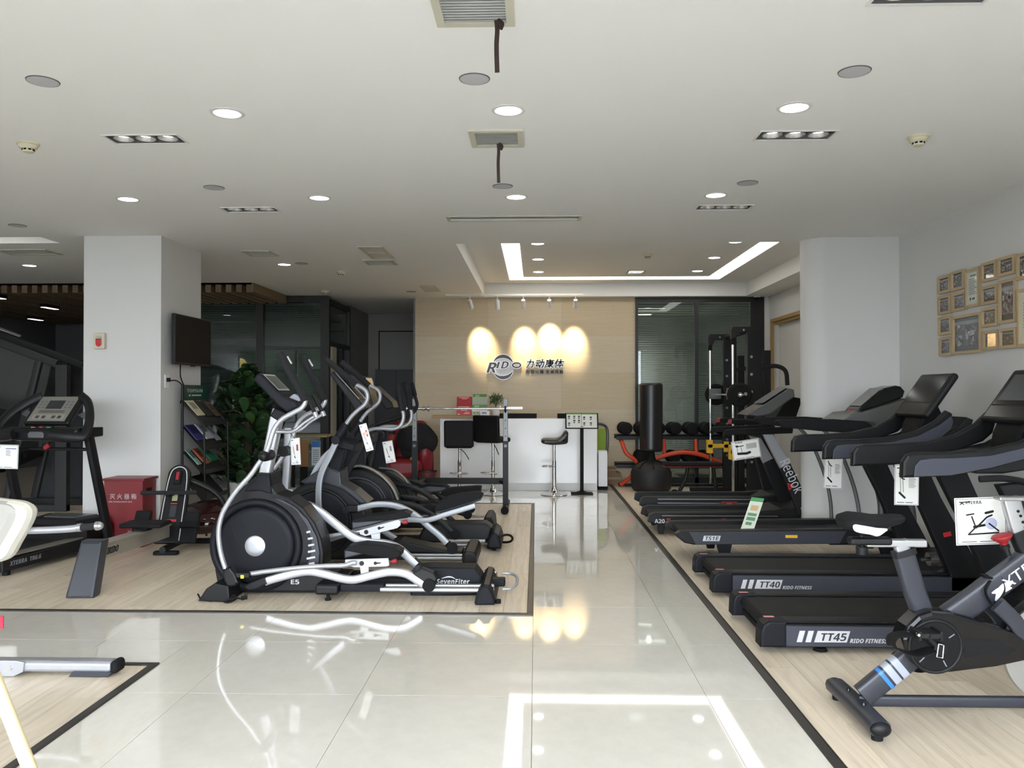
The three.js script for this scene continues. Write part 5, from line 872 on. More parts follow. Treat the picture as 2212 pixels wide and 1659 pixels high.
    for (let i = 0; i < secs.length - 1; i++) for (let j = 0; j < n; j++) { const a = i * n + j, b = i * n + (j + 1) % n, c = a + n, d = b + n; idx.push(a, b, c, b, d, c); }
    for (let j = 1; j < n - 1; j++) { idx.push(0, j + 1, j); const k = (secs.length - 1) * n; idx.push(k, k + j, k + j + 1); }
    const g = new THREE.BufferGeometry(); g.setAttribute('position', new THREE.Float32BufferAttribute(pos, 3)); g.setIndex(idx); g.computeVertexNormals();
    const s = mesh('saddle', g, M.rubber, t);
    for (const k of [1, -1]) mesh('white_flash', prism([[-0.478, 0.9], [-0.47, 0.908], [-0.44, 0.905], [-0.37, 0.893], [-0.325, 0.888], [-0.345, 0.868], [-0.37, 0.855], [-0.40, 0.862], [-0.47, 0.878]], k > 0 ? 0.088 : -0.112, k > 0 ? 0.112 : -0.088, 0.01, true), M.whiteGloss, s);
    mesh('saddle_rail', [tube([[-0.43, 0.865, 0.03], [-0.40, 0.842, 0.022], [-0.33, 0.845, 0.022], [-0.27, 0.895, 0.02]], 0.0035), tube([[-0.43, 0.865, -0.03], [-0.40, 0.842, -0.022], [-0.33, 0.845, -0.022], [-0.27, 0.895, -0.02]], 0.0035), cyl([-0.40, 0.83, 0], [-0.40, 0.87, 0], 0.014)], M.black, s);
  }
  // handlebar mast
  mesh('mast_sleeve', flat([[0.375,0.722],[0.34,0.796],[0.309,0.87]], 0, 0.045, 0.032, { straight: true }), M.black, t);
  const mast = mesh('handlebar_mast', flat([[0.342,0.792],[0.305,0.891],[0.271,1.018]], 0, 0.040, 0.024, { straight: true }), M.silver, t);
  [[0.295,0.959],[0.306,0.938],[0.316,0.91],[0.326,0.887]].forEach(([x, y]) => mesh('adjusting_hole', disc(x, y, 0.0245, 0.0065, 0.002), M.blackMatte, mast));
  mesh('mast_head', rbox([[0.21,1.024]][0][0], [[0.373,1.025]][0][0], 1.005, 1.025, -0.03, 0.03, 0.008), M.silver, t);
  for (const s of [1, -1]) mesh('handlebar', tube([[0.43, 1.03, 0], [0.42, 1.07, s * 0.1], [0.36, 1.085, s * 0.2], [0.25, 1.08, s * 0.22]], 0.016), M.rubber, t);
  mesh('tension_knob', [cyl([...[[0.263,0.753]][0], 0], [...[[0.242,0.812]][0], 0], 0.014), cyl([...[[0.251,0.787]][0], 0], [...[[0.246,0.8]][0], 0], 0.02)], M.black, t);
  mesh('brake_knob', move(lathe([[0, 0.04], [0.02, 0.042], [0.04, 0.036], [0.046, 0.028], [0.035, 0.016], [0.02, 0.004], [0.016, -0.008]], 24), ...[[0.242,0.812]][0], 0, 0, 0, 0.3), M.darkRed, t);
  // bottle cage
  mesh('bottle_cage', [sweep([[0.09, 0.705, 0.035], [0.06, 0.66, 0.055], [0.1, 0.60, 0.05], [0.155, 0.66, 0.03], [0.14, 0.74, 0.02]], 0.004, 0.012), sweep([[0.09, 0.705, -0.035], [0.06, 0.66, -0.055], [0.1, 0.60, -0.05], [0.155, 0.66, -0.03], [0.14, 0.74, -0.02]], 0.004, 0.012), sweep([[0.1, 0.715, 0.035], [0.085, 0.725, 0], [0.1, 0.715, -0.035]], 0.014, 0.004, { side: V(0, 1, 0) })].map((g) => move(g, 0.07, -0.06, 0)), M.blackMatte, t);
  const card = infoCard('white product card picturing the indoor cycle, hung behind its mast', 0.24, 0.225, 'bike', [2.115, 1.0, -4.02], [0.0, 0.0, 0.04]);
}
infoCard('white product card hanging under the second treadmill handrail', 0.16, 0.27, 'treadmill', [2.47, 1.02, -5.6], [0, 0, -0.02]);
infoCard('white product card hanging below the third treadmill handrail, partly hidden', 0.15, 0.29, 'treadmill', [2.47, 0.995, -6.95], [0, 0, -0.05]);
infoCard('white product card hung slanted before the silver-topped treadmill posts', 0.29, 0.195, 'stepper', [2.17, 1.005, -8.7], [0, 0, 0.15], { brand: 'Reebok' });
infoCard('white product card hanging on the nearest elliptical column', 0.075, 0.21, 'elliptical', [-1.882, 1.146, -6.42], [0, 0, 0.05], { accent: '#9c3535', cord: [0.0, 0.052, 0.14] });
infoCard('yellowed product card hung slanted on the grey elliptical', 0.065, 0.235, 'elliptical', [-1.463, 1.235, -6.95], [0, 0, 0.28], { accent2: '#e0b9a8', cord: [-0.002, 0.121, -0.02] });
infoCard('white product card in front of the red massage chair', 0.10, 0.215, 'elliptical', [-1.47, 1.02, -8.15], [0, 0, 0.18], { accent: '#9a9a98' });

// ================================================================ LEFT SIDE
// characters written as strokes in a unit box
const HAN = {
  '力': [[.1, .72, .85, .72, .8, .1, .65, .05], [.45, 1, .42, .6, .1, 0]],
  '动': [[.05, .85, .45, .85], [0, .6, .5, .6], [.25, .6, .05, .2, .45, .25], [.35, .4, .48, .15], [.5, .7, .98, .7, .93, .08, .8, .05], [.75, 1, .72, .6, .5, 0]],
  '康': [[.5, 1, .53, .92], [.1, .88, .98, .88], [.15, .88, .12, .4, 0, 0], [.3, .72, .85, .72, .85, .45], [.22, .58, .98, .58], [.3, .45, .85, .45], [.57, .8, .57, .05, .48, .08], [.3, .35, .4, .25], [.2, .08, .5, .25], [.85, .35, .65, .25], [.6, .3, .98, .03]],
  '体': [[.25, 1, 0, .5], [.15, .7, .15, 0], [.3, .75, 1, .75], [.65, 1, .65, 0], [.62, .72, .32, .2], [.68, .72, 1, .2], [.48, .25, .82, .25]],
  '恒': [[.15, 1, .15, 0], [.03, .75, .07, .55], [.25, .8, .3, .65], [.4, .9, 1, .9], [.5, .75, .9, .75, .9, .25, .5, .25, .5, .75], [.5, .5, .9, .5], [.38, .08, 1, .08]],
  '以': [[.1, .9, .1, .2, .35, .35], [.4, .8, .5, .6], [.8, .95, .75, .5, .45, 0], [.72, .35, 1, 0]],
  '健': [[.2, 1, 0, .55], [.12, .7, .12, 0], [.3, .85, .45, .85, .32, .5, .45, .5, .3, .05], [.3, .3, .55, .08, 1, .02], [.5, .85, .9, .85, .9, .5, .5, .5], [.45, .68, 1, .68], [.5, .35, .95, .35], [.47, .2, 1, .2], [.72, 1, .72, .1]],
  '至': [[.1, .92, .9, .92], [.45, .92, .2, .6, .75, .65], [.65, .78, .85, .55], [.2, .35, .8, .35], [.5, .58, .5, .05], [.05, .05, .95, .05]],
  '诚': [[.1, .95, .2, .82], [.02, .65, .2, .65, .2, .15, .32, .25], [.35, .75, 1, .75], [.42, .75, .4, .3, .28, 0], [.42, .5, .6, .5, .58, .2, .5, .22], [.7, 1, .75, .4, .98, .05], [.92, .55, .6, .05], [.85, .98, .95, .88]],
  '而': [[.05, .95, .95, .95], [.5, .95, .4, .7], [.1, 0, .1, .7, .9, .7, .9, .05, .8, .08], [.37, .7, .37, .1], [.63, .7, .63, .1]],
  '助': [[.1, .15, .1, .9, .4, .9, .4, .2], [.1, .65, .4, .65], [.1, .42, .4, .42], [0, .1, .48, .22], [.5, .7, .95, .7, .9, .08, .78, .05], [.72, 1, .7, .6, .5, 0]],
  '灭': [[.05, .9, .95, .9], [.5, .9, .45, .4, .05, 0], [.52, .45, .95, 0], [.2, .65, .12, .4], [.85, .68, .7, .45]],
  '火': [[.5, 1, .45, .45, .05, 0], [.52, .5, .95, 0], [.2, .75, .12, .45], [.85, .78, .68, .5]],
  '器': [[.12, .95, .42, .95, .42, .68, .12, .68, .12, .95], [.58, .95, .88, .95, .88, .68, .58, .68, .58, .95], [.05, .53, .95, .53], [.5, .66, .4, .45, .05, .3], [.55, .5, .95, .3], [.12, .28, .42, .28, .42, 0, .12, 0, .12, .28], [.58, .28, .88, .28, .88, 0, .58, 0, .58, .28]],
  '箱': [[.2, 1, .05, .8], [.15, .9, .45, .9], [.6, 1, .5, .8], [.55, .9, .95, .9], [.02, .6, .45, .6], [.23, .75, .23, 0], [.22, .58, .02, .2], [.25, .55, .42, .35], [.55, .05, .55, .7, .95, .7, .95, .05, .55, .05], [.55, .48, .95, .48], [.55, .27, .95, .27]],
};
function han(ch, size, t, depth, skew = 0) {
  const gs = [];
  for (const s of HAN[ch] ?? []) for (let i = 0; i + 3 < s.length; i += 2) {
    const [a, b, c, d] = [s[i] * size + skew * s[i + 1] * size, s[i + 1] * size, s[i + 2] * size + skew * s[i + 3] * size, s[i + 3] * size], L = Math.hypot(c - a, d - b);
    const g = new THREE.BoxGeometry(L + t * 0.9, t, depth); g.rotateZ(Math.atan2(d - b, c - a)); g.translate((a + c) / 2, (b + d) / 2, depth / 2); gs.push(g);
  }
  return join(gs);
}
const hanRow = (str, size, gap, t, depth, skew = 0) => [...str].map((c, i) => c === ' ' ? null : move(han(c, size, t, depth, skew), i * (size + gap))).filter(Boolean);

// alarm on the column
{
  const t = thing('fire_alarm', 'cream fire alarm box with red button on the white column', 'fire alarm', [-4.38, 2.017, -8.22]);
  mesh('housing', rbox(-0.055, 0.055, -0.08, 0.08, 0.001, 0.045, 0.008), mat({ lin: [0.62, 0.56, 0.42], roughness: 0.5 }), t);
  mesh('button', prism([[-0.028, 0.02], [-0.028, -0.035], [-0.015, -0.052], [0.0, -0.056], [0.015, -0.052], [0.028, -0.035], [0.028, 0.02]], 0.044, 0.06, 0.006), M.red, t);
  mesh('lens', rbox(-0.028, 0.028, 0.022, 0.05, 0.044, 0.056, 0.004), mat({ lin: [0.45, 0.42, 0.35], roughness: 0.3 }), t);
}
// red extinguisher box
{
  const t = thing('extinguisher_box', 'red metal fire extinguisher box standing against the white column', 'fire box', [-3.995, 0, -8.06]);
  const red = mat({ lin: [0.19, 0.008, 0.014], roughness: 0.4 });
  const b = mesh('body', box(-0.19, 0.19, 0.003, 0.645, -0.14, 0.14), red, t);
  mesh('lid', rbox(-0.205, 0.21, 0.645, 0.668, -0.15, 0.155, 0.004), red, t);
  mesh('slot', rbox(0.1895, 0.1915, 0.53, 0.565, -0.05, 0.06, 0.001), M.blackMatte, t);
  const rows = hanRow('灭火器箱', 0.048, 0.022, 0.006, 0.0012).map((g) => move(g, -0.13, 0.47, 0.14));
  mesh('lettering', [...rows, move(text('FIRE EXTINGUISHER BOX', 0.015, 0.0012, { font: fontReg }), -0.145, 0.435, 0.14), move(text('119', 0.055, 0.0012, { font: fontReg }), 0.03, 0.20, 0.14), move(text('FIRE', 0.022, 0.0012, { font: fontReg }), 0.045, 0.14, 0.14)], mat({ lin: [0.5, 0.42, 0.42], roughness: 0.6 }), b);
}
// television on the column's right face
{
  const t = thing('television', 'black flat television on the right face of the white column', 'television', [-3.68, 2.05, -8.79]);
  mesh('body', rbox(-0.03, 0.01, -0.26, 0.26, -0.465, 0.465, 0.008), M.black, t);
  mesh('screen', box(0.0095, 0.0112, -0.24, 0.248, -0.45, 0.45), mat({ lin: [0.008, 0.008, 0.011], roughness: 0.4, ior: 1.12 }), t);
  mesh('wall_mount', box(-0.088, -0.03, -0.12, 0.12, -0.15, 0.15), M.blackMatte, t);
  mesh('sensor', rbox(-0.01, 0.008, -0.272, -0.255, -0.05, 0.05, 0.003), M.black, t);
  tag(mesh('cable', [tube([[-3.735, 1.80, -8.6], [-3.735, 1.68, -8.6], [-3.735, 1.6, -8.66], [-3.73, 1.5, -8.78]], 0.006), tube([[-3.745, 1.62, -8.36], [-3.72, 1.625, -8.45], [-3.725, 1.58, -8.62], [-3.73, 1.5, -8.76]], 0.006)], M.rubber), 'dark cables hanging below the television', 'cable');
  const s = thing('wall_socket', 'white wall socket below the television', 'socket', [-3.77, 1.62, -8.34]);
  mesh('plate', rbox(0.001, 0.012, -0.075, 0.06, -0.045, 0.045, 0.004), M.white, s); mesh('plug', rbox(0.012, 0.04, -0.01, 0.03, -0.02, 0.02, 0.005), M.rubber, s);
}
// literature rack with brochures
{
  const t = thing('magazine_rack', 'black tiered brochure rack with a green header beside the column', 'magazine rack', [-3.70, 0, -8.9]);
  const zs = [0.33, -0.33];
  for (const z of zs) { mesh('post', cyl([0, 0.003, z], [0, 1.58, z], 0.013), M.black, t); mesh('front_post', tube([[0.02, 1.38, z], [0.23, 1.16, z], [0.24, 0.5, z], [0.26, 0.003, z]], 0.011, { straight: true }), M.black, t); mesh('knob', ball(0, 1.4, z * 1.04, 0.02), M.black, t); }
  const shelf = (yb, yf) => { mesh('shelf', [quad([0, yb, -0.33], [0.22, yf, -0.33], [0.22, yf, 0.33], [0, yb, 0.33]), quad([0.22, yf, -0.33], [0.235, yf + 0.05, -0.33], [0.235, yf + 0.05, 0.33], [0.22, yf, 0.33])].map((g) => g), mat({ lin: [0.012, 0.012, 0.013], roughness: 0.5, side: THREE.DoubleSide }), t); };
  shelf(1.40, 1.15); shelf(1.14, 0.89); shelf(0.88, 0.64); shelf(0.6, 0.36);
  const tx = canvasTex(256, 128, (c, w, h) => { c.fillStyle = '#0c3a33'; c.fillRect(0, 0, w, h); c.fillStyle = '#b9c9c2'; c.font = 'bold 44px sans-serif'; c.fillText('TOPSUN', 26, 62); c.font = '20px sans-serif'; c.fillRect(76, 84, 104, 14); c.fillRect(46, 82, 18, 18); });
  const h = mesh('header', box(-0.012, 0.012, 1.42, 1.58, -0.32, 0.32), mat({ lin: [0.006, 0.03, 0.026], roughness: 0.4 }), t);
  mesh('header_print', quad([0.0128, 1.43, 0.31], [0.0128, 1.43, -0.31], [0.0128, 1.57, -0.31], [0.0128, 1.57, 0.31]), mat({ map: tx, roughness: 0.4 }), h);
  const bro = (yb, yf, z, w, k, color, label, thick = 0.008) => {
    const o = thing('brochure', label, 'brochure', [-3.70, 0, -8.9], 0, 'brochures in the rack'); const L = Math.hypot(0.22, yb - yf), an = Math.atan2(yf - yb, 0.22);
    const g = box(0, 0.21, 0, thick, -w / 2, w / 2); g.rotateZ(an); g.translate(k, yb + 0.012 - k * 0.9, z); mesh('cover', g, mat({ color, roughness: 0.4 }), o);
    const b = box(0.03, 0.12, thick, thick + 0.001, -w * 0.3, w * 0.3); b.rotateZ(an); b.translate(k, yb + 0.012 - k * 0.9, z); mesh('print', b, mat({ color: new THREE.Color(color).multiplyScalar(0.45), roughness: 0.5 }), o);
  };
  bro(1.40, 1.15, 0.18, 0.2, 0.0, '#c9c4a6', 'white brochure with a green edge on the top shelf of the rack'); bro(1.40, 1.15, -0.06, 0.2, 0.01, '#2b2a26', 'dark brochure on the top shelf of the rack'); bro(1.40, 1.15, -0.24, 0.14, 0.02, '#5a4a34', 'brown brochure at the far end of the top shelf');
  bro(1.14, 0.89, 0.18, 0.22, 0.0, '#3d3c78', 'violet brochure on the second shelf of the rack'); bro(1.14, 0.89, -0.065, 0.2, 0.0, '#b9bcc4', 'pale grey brochure on the second shelf of the rack', 0.014); bro(1.14, 0.89, -0.24, 0.13, 0.03, '#8f9498', 'small white brochure at the far end of the second shelf');
  bro(0.88, 0.64, 0.22, 0.1, 0.0, '#8db5a6', 'mint brochure on the third shelf of the rack'); bro(0.88, 0.64, 0.06, 0.12, 0.01, '#a8573f', 'orange-red brochure on the third shelf of the rack', 0.02); bro(0.88, 0.64, -0.14, 0.18, 0.0, '#2d6a4c', 'green brochure on the third shelf of the rack', 0.03);
}
// big potted climber
{
  const t = thing('potted_plant', 'tall leafy green plant in a white pot behind the nearest elliptical', 'plant', [-3.42, 0, -9.75]);
  mesh('pot', lathe([[0, 0.003], [0.17, 0.003], [0.175, 0.02], [0.235, 0.43], [0.245, 0.45], [0.235, 0.455], [0.22, 0.44], [0.215, 0.40], [0, 0.39]], 40), mat({ lin: [0.62, 0.62, 0.6], roughness: 0.3 }), t);
  mesh('moss_pole', cyl([0, 0.38, 0], [0, 1.65, 0], 0.05, 0.045), mat({ lin: [0.06, 0.04, 0.02], roughness: 0.95 }), t);
  const leafG = (() => { const sh = new THREE.Shape(); sh.moveTo(0, 0); sh.bezierCurveTo(0.06, -0.01, 0.075, 0.06, 0, 0.15); sh.bezierCurveTo(-0.075, 0.06, -0.06, -0.01, 0, 0); const g = new THREE.ShapeGeometry(sh, 5); const p = g.attributes.position; for (let i = 0; i < p.count; i++) p.setZ(i, -Math.abs(p.getX(i)) * 0.35 - p.getY(i) ** 2 * 1.6); g.computeVertexNormals(); return g; })();
  const lm = [[0.018, 0.05, 0.016], [0.025, 0.065, 0.02], [0.014, 0.038, 0.014], [0.04, 0.085, 0.022]].map((c) => mat({ lin: c, roughness: 0.35, side: THREE.DoubleSide }));
  const rest = [];
  for (let i = 0; i < 620; i++) {
    const k = rnd(), y = 0.5 + k * 1.36, R = (0.36 - 0.18 * Math.abs(k - 0.45) - (k > 0.8 ? (k - 0.8) * 1.1 : 0)) * (0.7 + 0.55 * rnd()), a = rnd() * Math.PI * 2;
    const g = leafG.clone(); const s = rr(0.8, 1.45); g.scale(s, s, s); g.rotateX(rr(-2.6, -1.2)); g.rotateZ(rr(-0.5, 0.5)); g.rotateY(Math.PI / 2 - a + Math.PI / 2 * 0 + rr(-0.5, 0.5)); g.rotateY(0);
    g.translate(Math.cos(a) * R, y, Math.sin(a) * R);
    if (i < 300) mesh('leaf', g, lm[i % 4], t); else rest.push(g);
  }
  const st = mesh('foliage', rest, lm[2], t); st.userData.kind = 'stuff';
  const stems = []; for (let i = 0; i < 40; i++) { const a = rnd() * 6.28, y = 0.45 + rnd() * 1.2; stems.push(tube([[0.03 * Math.cos(a), y, 0.03 * Math.sin(a)], [0.14 * Math.cos(a), y + 0.08, 0.14 * Math.sin(a)], [0.3 * Math.cos(a), y + 0.06, 0.3 * Math.sin(a)]], 0.005, { n: 6, seg: 8 })); }
  mesh('stems', stems, mat({ lin: [0.04, 0.06, 0.02], roughness: 0.7 }), t).userData.kind = 'stuff';
}
// rowing machine
{
  const t = thing('rowing_machine', 'black and silver rowing machine with a leaning board beside the red box', 'rowing machine', [-3.33, 0, -6.05], 0.06);
  const slate = mat({ lin: [0.035, 0.039, 0.05], roughness: 0.4 });
  // rear leg, leaning forward
  const leg = prism([[-0.095, 0.003], [0.10, 0.003], [0.105, 0.02], [0.085, 0.395], [-0.075, 0.395], [-0.1, 0.02]], -0.065, 0.065, 0.02); leg.applyMatrix4(new THREE.Matrix4().set(1, 0.05, 0, 0, 0, 1, 0, 0, 0, -0.36, 1, 0.05, 0, 0, 0, 1));
  const lg = mesh('rear_leg', leg, slate, t);
  for (const k of [0.13, 0.19, 0.25]) mesh('reflector', move(box(0.0, 0.003, -0.007, 0.007, -0.03, 0.0), 0.098 + 0.0, k, 0.02 - k * 0.36 + 0.05, 0, 0, 0), M.lettering, lg);
  mesh('rail', [rbox(-0.045, 0.045, 0.235, 0.345, -0.06, -1.5, 0.01), rbox(-0.06, 0.06, 0.34, 0.36, -0.06, -1.5, 0.005)].map((g) => { g.translate(0, 0, 0); return g; }), mat({ lin: [0.40, 0.38, 0.33], roughness: 0.35, metalness: 0.5 }), t).rotation.x = -0.045;
  const lt = text('IRIDO', 0.05, 0.0015, { skew: 0.35 }); lt.rotateY(Math.PI / 2); lt.translate(0.046, 0.265, -0.22); mesh('lettering', lt, M.blackMatte, t.children[t.children.length - 1]);
  mesh('seat', [rbox(-0.16, 0.2, 0.345, 0.385, -1.15, -0.9, 0.02), rbox(-0.05, 0.05, 0.29, 0.35, -1.1, -0.98, 0.01)], M.rubber, t);
  // leaning board
  const bg = new THREE.Group(); bg.name = 'foot_board'; t.add(bg); bg.position.set(0.02, 0.1, -1.55); bg.rotation.x = -0.42;
  const sh = []; for (let i = 0; i <= 16; i++) { const a = Math.PI - i / 16 * Math.PI; sh.push([Math.cos(a) * 0.105, 0.66 + Math.sin(a) * 0.105]); }
  mesh('board', prism([[-0.13, 0], ...sh, [0.13, 0]].map(([x, y]) => [x, y]), -0.03, 0.03, 0.012), M.black, bg);
  mesh('pinstripe', tube([[-0.1, 0.02, 0.031], [-0.078, 0.66, 0.031], [-0.055, 0.715, 0.031], [0, 0.738, 0.031], [0.055, 0.715, 0.031], [0.078, 0.66, 0.031], [0.1, 0.02, 0.031]], 0.005, { n: 8 }), M.lettering, bg);
  mesh('red_sticker', [box(-0.045, 0.045, 0.2, 0.222, 0.03, 0.032)], M.red, bg); mesh('red_sticker', box(-0.03, 0.03, 0.37, 0.38, 0.03, 0.032), M.red, bg);
  mesh('grey_sticker', box(-0.028, 0.028, 0.245, 0.36, 0.03, 0.0315), M.graphite, bg); mesh('yellow_sticker', box(-0.025, 0.025, 0.40, 0.465, 0.03, 0.0315), mat({ lin: [0.35, 0.36, 0.18], roughness: 0.5 }), bg);
  mesh('reel', [rbox(-0.035, 0.035, 0.56, 0.7, 0.025, 0.05, 0.02)], M.blackMatte, bg); mesh('red_clip', rbox(-0.015, 0.015, 0.60, 0.68, 0.05, 0.058, 0.004), M.darkRed, bg);
  const hd = mesh('handle', cyl([-0.24, 0.57, -1.56], [0.27, 0.57, -1.56], 0.019), M.foam, t); mesh('handle_hook', rbox(-0.02, 0.02, 0.53, 0.58, -1.7, -1.56, 0.008), M.blackMatte, hd);
  for (const [x, z] of [[-0.22, -1.52], [0.26, -1.42]]) { const p = move(rbox(-0.075, 0.075, -0.15, 0.15, -0.02, 0.02, 0.02), x, 0.27, z, -0.5); const fp = mesh('foot_plate', p, M.rubber, t); mesh('strap', move(rbox(-0.085, 0.085, -0.025, 0.025, -0.03, 0.035, 0.008), x, 0.29, z + 0.01, -0.5), M.blackMatte, fp); }
  // water tank and frame behind
  mesh('water_tank', move(lathe([[0, -0.1], [0.22, -0.1], [0.26, -0.06], [0.265, 0.0], [0.24, 0.07], [0.1, 0.1], [0, 0.1]], 40), 0.24, 0.30, -1.95, 0.25), mat({ lin: [0.025, 0.006, 0.006], roughness: 0.1 }), t);
  mesh('frame_arm', tube([[0.1, 0.66, -1.85], [0.32, 0.55, -1.86], [0.42, 0.44, -1.86], [0.44, 0.2, -1.9]], 0.028), M.black, t); mesh('frame_beam', tube([[0, 0.06, -1.45], [0, 0.06, -2.1]], 0.03, { straight: true }), M.black, t);
  mesh('foot', [rbox(-0.1, 0.12, 0.003, 0.04, -1.55, -1.48, 0.01)], M.rubber, t); mesh('foot', rbox(-0.1, 0.4, 0.003, 0.05, -2.15, -2.08, 0.01), M.rubber, t);
}
// treadmill at far left, seen from the runner's end
{
  const t = thing('treadmill', 'black treadmill with a curved console before the white column', 'treadmill', [-4.30, 0, -6.6], -0.17);
  mesh('belt', rbox(-0.6, -0.12, 0.12, 0.156, 0.0, -1.0, 0.02), M.belt, t);
  for (const x of [-0.06, -0.66]) {
    const r = mesh('side_rail', prism([[0.02, 0.045], [0.02, 0.14], [-1.0, 0.165], [-1.28, 0.18], [-1.28, 0.045]].map(([z, y]) => [-z, y]), -0.06, 0.06, 0.012).rotateY(Math.PI / 2).translate(x, 0, 0), M.black, t);
    mesh('foot_rail', rbox(x - 0.05, x + 0.05, 0.155, 0.172, -0.05, -0.92, 0.005), mat({ lin: [0.16, 0.15, 0.125], roughness: 0.5 }), r);
    mesh('foot', cyl([x, 0.003, -0.08], [x, 0.05, -0.08], 0.03), M.rubber, t); mesh('foot', cyl([x, 0.003, -1.2], [x, 0.05, -1.2], 0.03), M.rubber, t);
  }
  { const g = text('XTERRA  TR6.6', 0.036, 0.0015, { skew: 0.2 }); g.rotateY(Math.PI / 2); g.translate(0.0008, 0.085, -0.05); const e = text('X', 0.06, 0.0015, { skew: 0.3 }); e.rotateY(Math.PI / 2); e.translate(0.0008, 0.075, 0.0); mesh('lettering', [g], M.greyPaint, t.children[1]); }
  mesh('motor_hood', [slabXZ([[-0.72, -0.95], [-0.62, -0.82], [-0.1, -0.82], [0.0, -0.95], [0.0, -1.3], [-0.72, -1.3]], 0.1, 0.27, 0.03), slabXZ([[-0.62, -0.93], [-0.1, -0.93], [-0.02, -1.28], [-0.7, -1.28]], 0.2, 0.33, 0.05)], M.black, t);
  mesh('hood_plate', slabXZ([[-0.5, -1.0], [-0.18, -1.0], [-0.1, -1.22], [-0.56, -1.22]], 0.328, 0.34, 0.004), M.gunmetal, t);
  for (const x of [0.10, -0.82]) mesh('upright', sweep([[x, 0.05, -1.14], [x, 0.12, -1.12], [x - Math.sign(x + 0.36) * 0.01, 1.12, -0.85]], 0.045, 0.03, { side: V(1, 0, 0), p: 0.5, n: 20, straight: true }), M.black, t);
  mesh('crossbar', cyl([-0.82, 0.98, -0.89], [0.09, 0.98, -0.89], 0.016), M.black, t);
  // console
  const c = new THREE.Group(); c.name = 'console'; t.add(c); c.position.set(-0.29, 1.13, -0.82); c.scale.set(1.04, 1.04, 1);
  mesh('tray', [prism([[-0.40, -0.03], [-0.40, 0.05], [-0.1, 0.045], [0.1, 0.045], [0.40, 0.05], [0.40, -0.03], [0.2, -0.065], [-0.2, -0.065]], -0.2, 0.16, 0.03)], M.black, c);
  const ps = mesh('panel', [move(rbox(-0.23, 0.23, -0.16, 0.17, -0.025, 0.025, 0.025), 0.0, 0.19, -0.06, -0.75)], M.black, c);
  const px = canvasTex(256, 192, (g, w, h) => { g.fillStyle = '#77756c'; g.fillRect(0, 0, w, h); g.fillStyle = '#2a2d33'; g.fillRect(70, 30, 110, 66); g.fillStyle = '#5e6066'; for (let i = 0; i < 3; i++) for (const x of [14, 42, 192, 222]) { g.fillRect(x, 34 + i * 22, 20, 13); } g.fillStyle = '#5b5953'; g.fillRect(40, 106, 176, 22); g.fillStyle = '#8a887f'; g.fillRect(20, 140, 216, 40); g.fillStyle = '#45464a'; for (const x of [40, 84, 150, 190]) g.fillRect(x, 148, 26, 22); });
  mesh('keypad', move(quad([-0.19, -0.14, 0.0], [0.19, -0.14, 0], [0.19, 0.15, 0], [-0.19, 0.15, 0]), 0, 0, 0.027).rotateX(-0.75).translate(0, 0.19, -0.06), mat({ map: px, roughness: 0.4 }), ps);
  for (const [x, col] of [[-0.06, [0.35, 0.12, 0.11]], [0.02, [0.3, 0.03, 0.03]], [0.09, [0.04, 0.3, 0.1]]]) mesh('button', rbox(x - 0.02, x + 0.02, 0.05, 0.06, 0.115, 0.135, 0.004), mat({ lin: col, roughness: 0.4 }), c);
  mesh('speaker', prism([[-0.075, -0.035], [-0.08, 0.0], [-0.06, 0.02], [0.06, 0.02], [0.08, 0.0], [0.075, -0.035]], 0.15, 0.172, 0.006), M.gunmetal, c);
  for (const s of [-1, 1]) mesh('side_arch', sweep([[s * 0.2, 0.32, -0.15], [s * 0.3, 0.27, -0.1], [s * 0.4, 0.17, 0.0], [s * 0.445, 0.06, 0.08], [s * 0.43, -0.02, 0.14], [s * 0.3, -0.02, 0.2], [s * 0.18, -0.005, 0.22]], 0.045, 0.028, { side: V(0, 0, 1) }), M.black, c);
  for (const s of [-1, 1]) mesh('grey_inlay', prism([[s * 0.2, 0.16], [s * 0.32, 0.2], [s * 0.37, 0.16], [s * 0.27, 0.12]], -0.1, -0.09, 0.003), M.gunmetal, c);
  mesh('safety_key', move(rbox(-0.03, 0.03, -0.02, 0.02, -0.015, 0.015, 0.005), -0.36, 1.0, -0.87, 0, 0, 0.6), M.darkRed, t);
  const b = thing('water_bottle', 'small white squeeze bottle in the treadmill console', 'bottle', [-4.02, 1.192, -7.36]); mesh('body', lathe([[0, 0], [0.04, 0], [0.042, 0.02], [0.04, 0.055], [0.03, 0.075], [0.016, 0.08], [0, 0.08]], 24), M.white, b); mesh('cap', cyl([0, 0.08, 0], [0, 0.1, 0], 0.016, 0.012), M.blackMatte, b);
}
infoCard('white product card with blue edging at the left picture edge', 0.22, 0.22, 'tablet', [-4.83, 1.025, -7.42], [0, 0.15, -0.03]);
